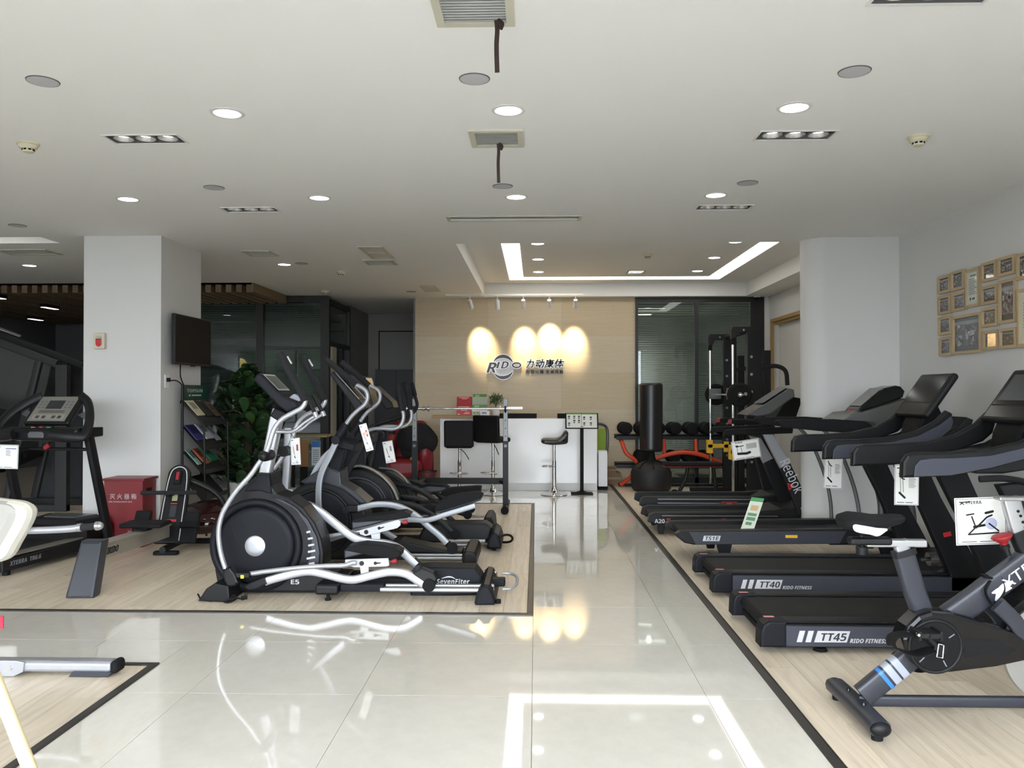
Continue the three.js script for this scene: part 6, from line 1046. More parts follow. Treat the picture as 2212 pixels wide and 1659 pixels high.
// weight bench corner at the left edge
{
  const t = thing('weight_bench', 'silver-framed weight bench with white padded seat, cut by the left edge', 'weight bench', [-3.2, 0, -4.6]);
  const vinyl = mat({ lin: [0.74, 0.72, 0.62], roughness: 0.45 }), grey = mat({ lin: [0.42, 0.41, 0.37], roughness: 0.55 });
  const al = mat({ lin: [0.44, 0.455, 0.49], roughness: 0.32, metalness: 0.55 });
  // pad: grey face, pale edge
  const out = [[-0.35, 0.86], [0.05, 0.862], [0.17, 0.84], [0.205, 0.8], [0.20, 0.75], [0.12, 0.6], [0.07, 0.52], [0.0, 0.49], [-0.05, 0.5], [-0.1, 0.56], [-0.35, 0.6]];
  const pad = mesh('pad', prism(out, -0.34, -0.2, 0.05, true), vinyl, t);
  mesh('pad_face', prism(out.map(([x, y]) => [x - 0.055, y + 0.0]), -0.33, -0.185, 0.05, true), grey, pad);
  mesh('handle_tube', tube([[-0.2, 0.665, -0.3], [0.2, 0.672, -0.3], [0.40, 0.682, -0.3], [0.47, 0.69, -0.3]], 0.021, { n: 18 }), al, t);
  mesh('handle_collar', cyl([0.452, 0.69, -0.3], [0.478, 0.692, -0.3], 0.025), M.silver, t);
  mesh('handle_grip', cyl([0.478, 0.692, -0.3], [0.565, 0.70, -0.3], 0.021), M.foam, t); mesh('handle_end', [cyl([0.565, 0.70, -0.3], [0.585, 0.702, -0.3], 0.027), ball(0.585, 0.702, -0.3, 0.024)], M.silver, t);
  mesh('seat_post', flat([[-0.2, 0.62], [-0.3, 0.08]], -0.27, 0.04, 0.03, { straight: true }), al, t);
  mesh('base_beam', [rbox(-0.55, 0.965, 0.022, 0.082, 0.2, 0.29, 0.022)], al, t);
  mesh('beam_cap', rbox(0.955, 1.0, 0.018, 0.086, 0.194, 0.296, 0.024), M.rubber, t);
  mesh('base_foot', [prism([[0.74, 0.003], [0.95, 0.003], [0.97, 0.03], [0.76, 0.03]], 0.215, 0.295, 0.003)], M.graphite, t);
  const pl = mesh('gusset_plate', prism([[-0.4, 0.005], [0.45, 0.005], [0.50, 0.03], [0.505, 0.08], [0.46, 0.088], [-0.4, 0.088]], 0.288, 0.302, 0.003), al, t);
  for (const x of [0.3, 0.43]) mesh('bolt', disc(x, 0.05, 0.304, 0.013, 0.006, 12), M.steel, pl);
  mesh('cross_beam', rbox(-0.4, -0.3, 0.02, 0.09, -0.4, 0.3, 0.015), al, t);
  mesh('red_strap', [box(0.19, 0.252, 0.195, 0.262, 0.08, 0.086), box(-0.35, 0.19, 0.24, 0.26, 0.08, 0.086)], mat({ lin: [0.62, 0.03, 0.07], roughness: 0.6 }), t);
}
// easel leg in the near left corner
{
  const t = thing('easel', 'pale wooden easel with one slanting leg at the lower left corner', 'easel', [-1.9, 0, -2.6]);
  const w = mat({ lin: [0.72, 0.60, 0.36], roughness: 0.55 });
  for (const [x0, x1] of [[-0.145, 0.432], [-0.2, -0.78]]) mesh('leg', sweep([[x1, 0.003, 0.02], [x0, 1.25, -0.06]], 0.021, 0.012, { p: 0.4, n: 16, straight: true }), w, t);
  mesh('rear_leg', sweep([[-0.6, 0.003, -0.6], [-0.2, 1.2, -0.08]], 0.018, 0.012, { p: 0.4, n: 16, straight: true }), w, t);
  mesh('cross_rail', rbox(-0.48, 0.14, 0.62, 0.66, -0.03, -0.01, 0.004), w, t);
}

// ================================================================ RECEPTION AND BACK
// counter
{
  const t = thing('reception_counter', 'white reception counter with a timber ledge at its left end', 'counter', [-0.27, 0, -12.68]);
  mesh('body', box(-1.2, 1.2, 0.12, 1.10, 0, -0.5), M.whiteGloss, t);
  mesh('plinth', box(-1.2, 1.2, 0.003, 0.12, 0.004, -0.5), mat({ lin: [0.62, 0.62, 0.61], roughness: 0.3 }), t);
  mesh('timber_ledge', rbox(-1.32, -0.3, 1.105, 1.15, 0.1, -0.32, 0.004), mat({ lin: [0.36, 0.22, 0.11], roughness: 0.5 }), t);
  for (const [a, b] of [[-0.36, 0.28], [0.6, 0.98]]) mesh('screen_panel', rbox(a, b, 1.10, 1.175, -0.2, -0.24, 0.004), M.blackMatte, t);
}
{
  const px = (bg, fn) => canvasTex(128, 160, (c, w, h) => { c.fillStyle = bg; c.fillRect(0, 0, w, h); fn(c, w, h); });
  const red = px('#b3262b', (c) => { c.fillStyle = '#e9d7d2'; c.fillRect(14, 12, 90, 8); c.fillRect(40, 34, 50, 46); c.fillStyle = '#7c1418'; c.fillRect(48, 42, 34, 30); c.fillStyle = '#d88a5a'; c.fillRect(70, 104, 40, 24); c.fillStyle = '#e9d7d2'; c.fillRect(10, 140, 20, 12); c.fillRect(60, 134, 50, 6); });
  const grn = px('#a9b59a', (c) => { c.fillStyle = '#4f7a3a'; c.fillRect(0, 0, 128, 46); c.fillStyle = '#8fb06a'; c.fillRect(20, 10, 40, 30); c.fillStyle = '#e4e6df'; c.fillRect(0, 60, 128, 40); c.fillStyle = '#5c6f57'; c.fillRect(20, 70, 80, 8); for (let i = 0; i < 4; i++) c.fillRect(14 + i * 28, 120, 14, 14); });
  for (const [x, w, h, tex, l, col] of [[-1.11, 0.235, 0.285, red, 'red leaflet box on the counter ledge', [0.35, 0.03, 0.03]], [-0.87, 0.235, 0.325, grn, 'green and white leaflet box on the counter ledge', [0.35, 0.4, 0.3]]]) {
    const t = thing('leaflet_box', l, 'box', [x, 1.1505, -12.75], 0, 'leaflet boxes on the counter');
    mesh('tray', prism([[0, 0], [-0.12, 0], [-0.1, h], [-0.09, h], [-0.04, h * 0.55], [0, h * 0.5]].map(([z, y]) => [-z, y]), -w / 2, w / 2, 0.002).rotateY(Math.PI / 2), mat({ lin: col, roughness: 0.5 }), t);
    mesh('front_print', [quad([-w / 2, 0.004, 0.003], [w / 2, 0.004, 0.003], [w / 2, h * 0.5, 0.003], [-w / 2, h * 0.5, 0.003]), quad([-w / 2 + 0.01, h * 0.5, -0.04], [w / 2 - 0.01, h * 0.5, -0.04], [w / 2 - 0.01, h, -0.088], [-w / 2 + 0.01, h, -0.088])], mat({ map: tex, roughness: 0.4 }), t);
  }
  const b = thing('small_plant', 'small bushy plant in a white pot on the counter ledge', 'plant', [-0.62, 1.1505, -12.72]);
  mesh('pot', lathe([[0, 0], [0.055, 0], [0.075, 0.1], [0.07, 0.1], [0, 0.085]], 24), M.white, b);
  const lf = new THREE.ConeGeometry(0.007, 0.075, 4); lf.translate(0, 0.045, 0); const gm = [[0.05, 0.10, 0.03], [0.08, 0.12, 0.035]].map((c) => mat({ lin: c, roughness: 0.5 })), A = [];
  for (let i = 0; i < 150; i++) { const g = lf.clone(); g.rotateX(rr(-1.6, 1.6)); g.rotateZ(rr(-1.6, 1.6)); const q = rnd() * 6.28, R = Math.sqrt(rnd()) * 0.1; g.translate(Math.cos(q) * R, 0.16 + rnd() * 0.14, Math.sin(q) * R * 0.8); A.push(g); }
  mesh('foliage', A, gm[0], b).userData.kind = 'stuff'; mesh('trunk', [cyl([0, 0.08, 0], [0.01, 0.2, 0], 0.006), cyl([0.02, 0.08, 0.01], [-0.03, 0.22, 0.01], 0.005)], mat({ lin: [0.1, 0.07, 0.04], roughness: 0.8 }), b);
  const c = thing('card_reader', 'small white card reader on the counter ledge', 'card reader', [-0.78, 1.1505, -12.62]); mesh('body', rbox(-0.075, 0.07, 0, 0.07, -0.03, 0.03, 0.008), M.white, c); mesh('display', box(-0.045, 0.03, 0.025, 0.055, 0.03, 0.0315), mat({ lin: [0.05, 0.08, 0.16], roughness: 0.2 }), c);
}
// stools
function stoolBase(t, top) {
  mesh('base', lathe([[0, 0.003], [0.195, 0.003], [0.197, 0.012], [0.12, 0.03], [0.06, 0.06], [0.032, 0.12], [0.03, 0.13]], 40), M.chrome, t);
  mesh('column', [cyl([0, 0.1, 0], [0, 0.5, 0], 0.03), cyl([0, 0.5, 0], [0, top, 0], 0.022)], M.chrome, t);
}
function squareStool(x, d, turn, label, top) {
  const t = thing('bar_stool', label, 'bar stool', [x, 0, -d], turn, 'bar stools at the counter');
  stoolBase(t, top);
  mesh('foot_ring', sweep(Array.from({ length: 17 }, (_, i) => { const a = i / 16 * Math.PI * 2; return [Math.cos(a) * 0.13, 0.32 + 0.02 * Math.sin(a), 0.12 + Math.sin(a) * 0.11]; }).slice(0, 16), 0.009, 0.009, { closed: true, side: V(0, 1, 0), n: 10 }), M.chrome, t);
  const leather = mat({ lin: [0.006, 0.006, 0.0066], roughness: 0.55, specularIntensity: 0.4 });
  mesh('seat', [rbox(-0.2, 0.2, top, top + 0.075, -0.2, 0.2, 0.035, 4), rbox(-0.2, 0.2, top + 0.005, top + 0.1, -0.02, 0.2, 0.05, 4)], leather, t);
  mesh('backrest', move(rbox(-0.215, 0.215, 0, 0.39, -0.03, 0.03, 0.028, 4), 0, top + 0.015, 0.19, 0.06), leather, t);
  mesh('lift_lever', tube([[0.02, top - 0.02, 0.02], [0.09, top - 0.09, 0.06], [0.14, top - 0.17, 0.08]], 0.006), M.blackMatte, t);
}
squareStool(-1.125, 12.19, 0.03, 'black square-backed bar stool left of the pair at the counter', 0.69);
squareStool(-0.634, 12.2, -0.45, 'black square-backed bar stool right of the pair, turned slightly', 0.765);
{
  const t = thing('bar_stool', 'black low-backed bar stool seen from the side before the counter', 'bar stool', [0.264, 0, -12.18], 0, 'bar stools at the counter');
  stoolBase(t, 0.74);
  mesh('foot_ring', sweep(Array.from({ length: 16 }, (_, i) => { const a = i / 16 * Math.PI * 2; return [-0.09 + Math.cos(a) * 0.09, 0.42, Math.sin(a) * 0.1]; }), 0.009, 0.009, { closed: true, side: V(0, 1, 0), n: 10 }), M.chrome, t);
  mesh('seat', prism([[-0.19, 0.79], [-0.18, 0.77], [-0.1, 0.745], [0.1, 0.745], [0.19, 0.77], [0.2, 0.85], [0.2, 0.92], [0.18, 0.945], [0.15, 0.93], [0.1, 0.86], [0.03, 0.83], [-0.1, 0.83], [-0.17, 0.82]], -0.19, 0.19, 0.05, true), mat({ lin: [0.010, 0.010, 0.011], roughness: 0.4 }), t);
}
// display stand
{
  const t = thing('menu_stand', 'black pole stand holding an open brochure before the counter', 'stand', [0.677, 0, -12.3]);
  mesh('base', slabXZ([[-0.16, -0.12], [0.16, -0.12], [0.16, 0.12], [-0.16, 0.12]], 0.003, 0.02, 0.006), M.blackMatte, t);
  mesh('base_cone', lathe([[0.12, 0.02], [0.05, 0.04], [0.02, 0.06]], 24), M.blackMatte, t);
  mesh('pole', rbox(-0.026, 0.026, 0.02, 1.0, -0.02, 0.02, 0.004), M.blackMatte, t);
  const g = new THREE.Group(); g.name = 'holder'; t.add(g); g.position.set(0.0, 0.975, 0.02); g.rotation.x = -0.35;
  mesh('tray', rbox(-0.245, 0.245, -0.01, 0.235, -0.012, 0.0, 0.004), M.blackMatte, g);
  const tx = canvasTex(256, 128, (c, w, h) => { c.fillStyle = '#d9dbd4'; c.fillRect(0, 0, w, h); c.fillStyle = '#6d9a3c'; c.fillRect(0, 0, w, 8); c.fillStyle = '#333'; c.fillRect(126, 0, 3, h); for (const [x, y] of [[20, 22], [64, 22], [104, 22], [20, 84], [64, 60], [104, 60], [148, 30], [204, 30], [148, 82], [204, 82]]) { c.fillStyle = '#2a2a2a'; c.fillRect(x - 8, y - 2, 18, 12); c.fillStyle = '#777'; c.fillRect(x - 8, y + 14, 16, 14); } });
  mesh('open_brochure', [box(-0.225, 0.225, 0.005, 0.225, 0.0, 0.005)], M.white, g);
  mesh('brochure_print', quad([-0.224, 0.006, 0.0062], [0.224, 0.006, 0.0062], [0.224, 0.224, 0.0062], [-0.224, 0.224, 0.0062]), mat({ map: tx, roughness: 0.35 }), g);
}
// squat stand and barbell
{
  const t = thing('squat_rack', 'black squat rack with grey height posts before the counter', 'squat rack', [-0.96, 0, -10.45]);
  const gp = mat({ lin: [0.20, 0.21, 0.215], roughness: 0.4, metalness: 0.3 });
  for (const s of [-1, 1]) {
    const x = s * 0.575; mesh('post', rbox(x - 0.034, x + 0.034, 0.07, 0.89, -0.03, 0.03, 0.006), M.black, t);
    const u = mesh('height_post', rbox(x - 0.028, x + 0.028, 0.85, 1.42, -0.025, 0.025, 0.006), gp, t); for (let i = 0; i < 4; i++) mesh('hole', disc(x, 0.95 + i * 0.1, 0.026, 0.007, 0.002, 12), M.blackMatte, u);
    mesh('hook', tube([[x, 1.33, 0.03], [x, 1.27, 0.03], [x, 1.26, 0.07], [x, 1.29, 0.095], [x, 1.33, 0.095]], 0.012), M.black, t);
    mesh('pin', disc(x, 0.83, 0.036, 0.02, 0.012, 16), M.gunmetal, t);
    mesh('foot_tube', cyl([x, 0.055, -0.55], [x, 0.055, 0.26], 0.04), M.black, t); mesh('foot_cap', cyl([x, 0.05, 0.24], [x, 0.05, 0.275], 0.048), M.rubber, t);
  }
  mesh('cross_beam', rbox(-0.575, 0.575, 0.30, 0.38, -0.45, -0.4, 0.006), M.black, t); for (const s of [-1, 1]) mesh('corner_brace', cyl([s * 0.575, 0.34, 0], [s * 0.5, 0.34, -0.42], 0.035, 0.035, 4), M.black, t);
  const b = thing('barbell', 'chrome barbell resting on the squat rack hooks', 'barbell', [-0.9, 1.299, -10.38]);
  mesh('bar', cyl([-0.72, 0, 0], [0.55, 0, 0], 0.0135), M.chrome, b); for (const s of [-1, 1]) { mesh('sleeve', cyl([s * 0.46, 0, 0], [s * 0.73, 0, 0], 0.022), M.chrome, b); mesh('collar', cyl([s * 0.44, 0, 0], [s * 0.46, 0, 0], 0.036), M.steel, b); mesh('clip', cyl([s * 0.5, 0, 0], [s * 0.52, 0, 0], 0.03), M.steel, b); }
}
// red massage chair with a jacket
{
  const t = thing('massage_chair', 'dark red padded massage chair behind the squat rack', 'armchair', [-2.0, 0, -12.75]);
  const rd = mat({ lin: [0.20, 0.008, 0.014], roughness: 0.4 });
  for (const s of [-1, 1]) mesh('armrest', sweep([[s * 0.27, 0.12, -0.2], [s * 0.31, 0.35, 0.05], [s * 0.30, 0.62, 0.12], [s * 0.28, 0.74, -0.05], [s * 0.22, 0.72, -0.25]], 0.13, 0.12, { side: V(1, 0, 0), taper: (k) => 0.8 + 0.4 * Math.sin(k * 3.1) * 0.6 }), rd, t);
  mesh('seat', rbox(-0.28, 0.28, 0.2, 0.5, -0.3, 0.3, 0.1, 4), rd, t);
  mesh('backrest', move(rbox(-0.26, 0.26, 0, 0.72, -0.1, 0.1, 0.09, 4), 0, 0.35, -0.32, -0.25), rd, t);
  mesh('base', rbox(-0.25, 0.25, 0.003, 0.25, -0.3, 0.22, 0.04), M.blackMatte, t);
  const j = thing('jacket', 'black jacket with lime trim thrown over the red chair', 'jacket', [-1.83, 0.5, -12.62]);
  mesh('cloth', [(() => { const g = new THREE.IcosahedronGeometry(0.3, 4), p = g.attributes.position; for (let i = 0; i < p.count; i++) { const v = V(p.getX(i), p.getY(i), p.getZ(i)); const n = 0.85 + 0.35 * vnoise(v.x * 7 + 20, v.y * 7 + v.z * 5 + 20, 64, 64); v.multiplyScalar(n); p.setXYZ(i, v.x * 0.95, v.y * 0.95 + 0.26, v.z * 0.55); } g.computeVertexNormals(); return g; })()], mat({ lin: [0.006, 0.006, 0.007], roughness: 0.9 }), j);
  mesh('lime_trim', [move(ball(0, 0, 0, 0.07).scale(1, 0.4, 0.6), -0.1, 0.52, 0.08), move(ball(0, 0, 0, 0.06).scale(0.9, 0.6, 0.6), -0.02, 0.0, 0.16)], mat({ lin: [0.25, 0.42, 0.03], roughness: 0.7 }), j);
}
{
  const t = thing('waste_bin', 'dark red bin below the massage chair', 'bin', [-1.60, 0, -12.22]); mesh('body', lathe([[0, 0.003], [0.11, 0.003], [0.135, 0.34], [0.13, 0.34], [0.105, 0.02], [0, 0.02]], 28), mat({ lin: [0.10, 0.015, 0.015], roughness: 0.4 }), t); mesh('rim', move(new THREE.TorusGeometry(0.134, 0.006, 8, 28), 0, 0.34, 0, Math.PI / 2), M.blackMatte, t);
}
// steel frame, notice and carton behind the ellipticals
{
  const t = thing('steel_post_machine', 'silver steel upright with a black base behind the nearest elliptical', 'gym machine', [-2.78, 0, -9.3]);
  mesh('upright', flat([[-0.05, 0.42], [-0.03, 0.7], [-0.02, 1.1]], 0, 0.045, 0.03), M.silverPaint, t); mesh('hole', disc(-0.03, 0.84, 0.031, 0.014, 0.003), M.blackMatte, t); mesh('flange', rbox(-0.12, 0.06, 0.36, 0.42, -0.08, 0.08, 0.01), M.silverPaint, t); mesh('base', rbox(-0.16, 0.14, 0.003, 0.36, -0.12, 0.12, 0.02), M.blackMatte, t);
  const n = thing('side_table', 'narrow timber-topped table before the left glass partition', 'table', [-3.2, 0, -11.6]); mesh('top', rbox(-0.3, 0.3, 0.88, 0.91, -0.2, 0.2, 0.004), mat({ lin: [0.3, 0.24, 0.13], roughness: 0.5 }), n); for (const x of [-0.27, 0.27]) for (const z of [-0.17, 0.17]) mesh('leg', box(x - 0.02, x + 0.02, 0.003, 0.88, z - 0.02, z + 0.02), M.blackMatte, n);
  const c = thing('carton', 'brown cardboard carton leaning before the left partition', 'box', [-3.2, 0.48, -11.35], 0.1); mesh('body', box(-0.06, 0.06, 0.0, 0.37, -0.02, 0.02), mat({ lin: [0.28, 0.15, 0.06], roughness: 0.8 }), c); mesh('support', box(-0.05, 0.05, -0.477, 0, -0.02, 0.02), M.blackMatte, c);
  const tx = canvasTex(96, 192, (g, w, h) => { g.fillStyle = '#c9d2da'; g.fillRect(0, 0, w, h); g.fillStyle = '#2f6ba8'; g.fillRect(0, 0, w, 50); g.fillStyle = '#7d8a96'; for (let i = 0; i < 7; i++) g.fillRect(12, 70 + i * 16, 70, 7); });
  const p = thing('poster_stand', 'blue and white poster stand before the left partition', 'poster', [-3.02, 0, -11.3]); mesh('pole', box(-0.01, 0.01, 0.003, 0.6, -0.014, -0.004), M.blackMatte, p); mesh('board', box(-0.06, 0.06, 0.5, 0.84, -0.004, 0), M.white, p); mesh('print', quad([-0.058, 0.502, 0.001], [0.058, 0.502, 0.001], [0.058, 0.838, 0.001], [-0.058, 0.838, 0.001]), mat({ map: tx, roughness: 0.4 }), p);
}
// dumbbell rack
{
  const t = thing('dumbbell_rack', 'two-tier black dumbbell rack with orange-red curved legs', 'dumbbell rack', [2.3, 0, -13.35]);
  for (const y of [0.83, 0.38]) mesh('shelf', [rbox(-1.03, 1.03, y - 0.02, y, -0.19, 0.19, 0.004), rbox(-1.03, 1.03, y - 0.075, y, 0.17, 0.19, 0.004), rbox(-1.03, 1.03, y - 0.075, y, -0.19, -0.17, 0.004)], M.black, t);
  for (const s of [-1, 1]) mesh('leg', tube([[s * 0.96, 0.77, 0.0], [s * 0.94, 0.72, 0.15], [s * 0.88, 0.55, 0.235], [s * 0.72, 0.40, 0.235], [s * 0.78, 0.2, 0.22], [s * 0.96, 0.035, 0.15]], 0.032), M.orangeRed, t);
  mesh('arch', tube([[-0.55, 0.38, 0.235], [-0.3, 0.5, 0.235], [0.0, 0.56, 0.235], [0.3, 0.52, 0.235], [0.6, 0.4, 0.235]], 0.035), M.orangeRed, t);
  for (const x of [-0.28, 0.22]) mesh('bracket', cyl([x, 0.54, 0.225], [x, 0.76, 0.17], 0.03), M.orangeRed, t);
  mesh('base_bar', rbox(-0.98, 0.98, 0.003, 0.04, -0.05, 0.05, 0.008), M.black, t);
  const head = (r) => lathe([[0, -0.055], [r * 0.8, -0.055], [r, -0.04], [r, 0.04], [r * 0.8, 0.055], [0, 0.055]], 20);
  let k = 0;
  for (const [y, xs] of [[0.831, [-0.88, -0.62, -0.36, -0.1, 0.16, 0.42, 0.68]], [0.381, [-0.62, -0.12, 0.14, 0.4]]]) for (const x of xs) {
    const up = y > 0.5; const nth = ['first', 'second', 'third', 'fourth', 'fifth', 'sixth', 'seventh'][xs.indexOf(x)];
    const d = thing('dumbbell', `round black dumbbell, ${nth} from the left on the ${up ? 'upper' : 'lower'} rack tier`, 'dumbbell', [2.3 + x, y + 0.1, -13.35], 0.1, 'dumbbells on the rack');
    mesh('handle', cyl([0, 0, -0.08], [0, 0, 0.08], 0.016), M.steel, d); for (const s of [-1, 1]) mesh('head', move(head(0.1), 0, 0, s * 0.105, Math.PI / 2), M.rubber, d); k++;
  }
}
// punching bag
{
  const t = thing('punching_bag', 'black freestanding punching bag before the dumbbell rack', 'punching bag', [1.76, 0, -12.75]);
  const lt = mat({ lin: [0.010, 0.010, 0.011], roughness: 0.35 });
  mesh('bag', lathe([[0, 0.60], [0.15, 0.60], [0.172, 0.62], [0.176, 0.65], [0.176, 1.60], [0.168, 1.635], [0.14, 1.65], [0, 1.655]], 40), lt, t);
  mesh('neck', lathe([[0.08, 0.46], [0.06, 0.52], [0.05, 0.6]], 24), M.rubber, t);
  mesh('base', lathe([[0, 0.003], [0.26, 0.003], [0.295, 0.04], [0.31, 0.12], [0.31, 0.28], [0.28, 0.36], [0.2, 0.42], [0.1, 0.46], [0, 0.47]], 40), mat({ lin: [0.011, 0.011, 0.012], roughness: 0.6 }), t);
  for (let i = 0; i < 8; i++) { const a = i * Math.PI / 4; mesh('base_rib', tube([[Math.cos(a) * 0.09, 0.46, Math.sin(a) * 0.09], [Math.cos(a) * 0.21, 0.415, Math.sin(a) * 0.21], [Math.cos(a) * 0.285, 0.355, Math.sin(a) * 0.285]], 0.012, { n: 8 }), M.rubber, t); }
  mesh('red_label', move(box(-0.004, 0.004, -0.05, 0.05, 0, 0.002), -0.12, 0.76, 0.13, 0, -0.75), M.darkRed, t);
}
// smith machine
{
  const t = thing('barbell_guide_rack', 'tall black guided barbell rack with yellow spotter arms at the back right', 'weight machine', [2.9, 0, -12.1]);
  const col = (z, x, top, tall) => {
    mesh('column', rbox(x, x + 0.2, 0.06, top, z - 0.05, z + 0.05, 0.008), M.black, t);
    const b = mesh('top_arm', prism([[x - 0.22, top - 0.02], [x - 0.2, top + 0.03], [x + 0.2, top + 0.03], [x + 0.2, top - 0.06], [x - 0.12, top - 0.06], [x - 0.16, top - 0.14], [x - 0.22, top - 0.14]], z - 0.035, z + 0.035, 0.008), M.black, t);
    for (let i = 0; i < 3; i++) mesh('bolt', disc(x - 0.05 + i * 0.1, top - 0.02, z + 0.04, 0.014, 0.008, 10), M.steel, b);
    for (let i = 0; i < 7; i++) mesh('peg', disc(x + 0.05, 0.55 + i * 0.24, z + 0.054, 0.02, 0.014, 12), M.steel, t);
    mesh('guide_rod', cyl([x - 0.19, 0.12, z], [x - 0.19, top - 0.1, z], 0.018), M.chrome, t); mesh('rod_stop', cyl([x - 0.19, top - 0.22, z], [x - 0.19, top - 0.12, z], 0.03), M.rubber, t);
    mesh('rear_upright', rbox(x + 0.22, x + 0.32, 0.06, top - 0.3, z - 0.04, z + 0.04, 0.006), M.black, t);
    mesh('chin_handle', tube([[x + 0.2, 1.85, z + 0.02], [x + 0.42, 1.86, z + 0.02], [x + 0.52, 1.8, z + 0.02], [x + 0.55, 1.6, z + 0.02]], 0.03), M.foam, t);
    mesh('spotter_arm', [rbox(x - 0.24, x + 0.08, 0.66, 0.72, z - 0.02, z + 0.06, 0.006), rbox(x - 0.25, x - 0.16, 0.58, 0.78, z - 0.035, z + 0.06, 0.008), rbox(x + 0.0, x + 0.08, 0.60, 0.76, z - 0.03, z + 0.06, 0.008)], M.yellow, t);
    mesh('base_rail', rbox(x - 0.5, x + 0.3, 0.003, 0.06, z - 0.04, z + 0.04, 0.006), M.black, t);
  };
  col(0.6, 0.0, 2.38); col(-0.6, -0.06, 2.36);
  mesh('top_beam', cyl([0.05, 2.36, 0.6], [0.0, 2.34, -0.6], 0.035), M.black, t); mesh('base_cross', rbox(0.2, 0.3, 0.003, 0.07, -0.6, 0.6, 0.01), M.blackMatte, t);
  mesh('guided_bar', cyl([-0.17, 1.47, -0.85], [-0.12, 1.47, 0.85], 0.016), M.chrome, t);
  for (const z of [0.55, -0.55]) mesh('bar_carriage', rbox(-0.26, -0.1, 1.40, 1.56, z - 0.04, z + 0.04, 0.01), M.gunmetal, t);
  mesh('bar_pad', cyl([-0.15, 1.47, 0.2], [-0.13, 1.47, 0.5], 0.05), M.orangeRed, t);
  for (const z of [0.76, -0.72]) { const p = thing('weight_plate', z > 0 ? 'black weight plate on the near end of the guided bar' : 'black weight plate on the far end of the guided bar', 'weight plate', [2.9 - 0.14, 1.47, -12.1 + z], 0, 'weight plates on the guided bar'); mesh('plate', move(lathe([[0.018, -0.022], [0.06, -0.022], [0.065, -0.012], [0.12, -0.012], [0.125, -0.022], [0.165, -0.022], [0.165, 0.022], [0.125, 0.022], [0.12, 0.012], [0.065, 0.012], [0.06, 0.022], [0.018, 0.022]], 36), 0, 0, 0, Math.PI / 2), M.rubber, p); mesh('clip', [disc(0, 0, z > 0 ? 0.035 : -0.035, 0.032, 0.02, 16), disc(0.075, 0.01, z > 0 ? 0.03 : -0.03, 0.024, 0.02, 16)], M.chrome, p); }
}
// flat bench with wheels
{
  const t = thing('weight_bench', 'low black bench with red piping and wheels before the guided barbell rack', 'weight bench', [2.25, 0, -11.8]);
  const p = mesh('pad', rbox(-0.45, 0.35, 0.46, 0.52, -0.13, 0.13, 0.025), M.rubber, t); mesh('piping', rbox(-0.452, 0.352, 0.455, 0.463, -0.132, 0.132, 0.004), M.darkRed, p);
  mesh('strut', tube([[-0.1, 0.46, 0], [-0.15, 0.25, 0], [-0.25, 0.06, 0]], 0.028), M.black, t); mesh('strut', tube([[0.25, 0.46, 0], [0.3, 0.05, 0]], 0.028, { straight: true }), M.black, t);
  mesh('base', rbox(-0.35, 0.35, 0.03, 0.07, -0.03, 0.03, 0.008), M.black, t); for (const z of [0.12, -0.12]) { mesh('wheel', disc(-0.27, 0.06, z, 0.057, 0.04), M.rubber, t); mesh('hub', disc(-0.27, 0.06, z + Math.sign(z) * 0.021, 0.015, 0.006, 12), M.steel, t); } mesh('axle', cyl([-0.27, 0.06, -0.12], [-0.27, 0.06, 0.12], 0.014), M.steel, t);
  mesh('foot', rbox(0.27, 0.35, 0.003, 0.04, -0.2, 0.2, 0.01), M.rubber, t);
}
// cartons by the wall, office chair and white cabinet behind the counter
{
  const cb = mat({ lin: [0.26, 0.17, 0.10], roughness: 0.85 }), tape = mat({ lin: [0.38, 0.28, 0.17], roughness: 0.4 });
  for (const [x, y, d, w, h, l] of [[1.25, 0.003, 13.62, 0.22, 0.2, 'cardboard box on the floor beside the counter'], [1.22, 0.2035, 13.62, 0.14, 0.07, 'small cardboard box lying on the larger one']]) { const t = thing('cardboard_box', l, 'box', [x, y, -d], 0.06, 'cardboard boxes by the wall'); mesh('carton', box(-w / 2, w / 2, 0, h, -0.13, 0.13), cb, t); mesh('tape', [box(-w / 2 - 0.0008, w / 2 + 0.0008, h * 0.45, h * 0.62, -0.1308, 0.1308)], tape, t); }
  const c = thing('office_chair', 'office chair with lime mesh back behind the counter', 'chair', [0.93, 0, -13.36], 3.5);
  mesh('back_mesh', rbox(-0.2, 0.2, 0.55, 0.92, -0.02, 0.0, 0.01), mat({ lin: [0.28, 0.42, 0.05], roughness: 0.7 }), c); mesh('back_frame', tube([[-0.22, 0.5, 0], [-0.24, 0.75, 0], [-0.2, 0.96, 0], [0.2, 0.96, 0], [0.24, 0.75, 0], [0.22, 0.5, 0]], 0.022), M.gunmetal, c); mesh('armrest', tube([[0.22, 0.68, 0.0], [0.27, 0.5, 0.02], [0.28, 0.4, 0.1], [0.2, 0.38, 0.15]], 0.018), M.gunmetal, c);
  mesh('seat', rbox(-0.22, 0.22, 0.42, 0.5, 0.0, 0.3, 0.03), M.blackMatte, c); mesh('column', cyl([0, 0.06, 0.12], [0, 0.42, 0.12], 0.03), M.black, c); for (let i = 0; i < 5; i++) { const a = i * 1.2566; mesh('foot', [cyl([0, 0.07, 0.12], [Math.cos(a) * 0.24, 0.05, 0.12 + Math.sin(a) * 0.24], 0.018), ball(Math.cos(a) * 0.24, 0.028, 0.12 + Math.sin(a) * 0.24, 0.025)], M.black, c); }
  const w = thing('white_cabinet', 'white cabinet end beside the counter', 'cabinet', [1.02, 0, -12.95]); mesh('body', rbox(-0.06, 0.08, 0.05, 0.6, -0.12, 0.12, 0.008), M.white, w); mesh('base', rbox(-0.06, 0.085, 0.003, 0.05, -0.12, 0.125, 0.006), M.blackMatte, w);
}
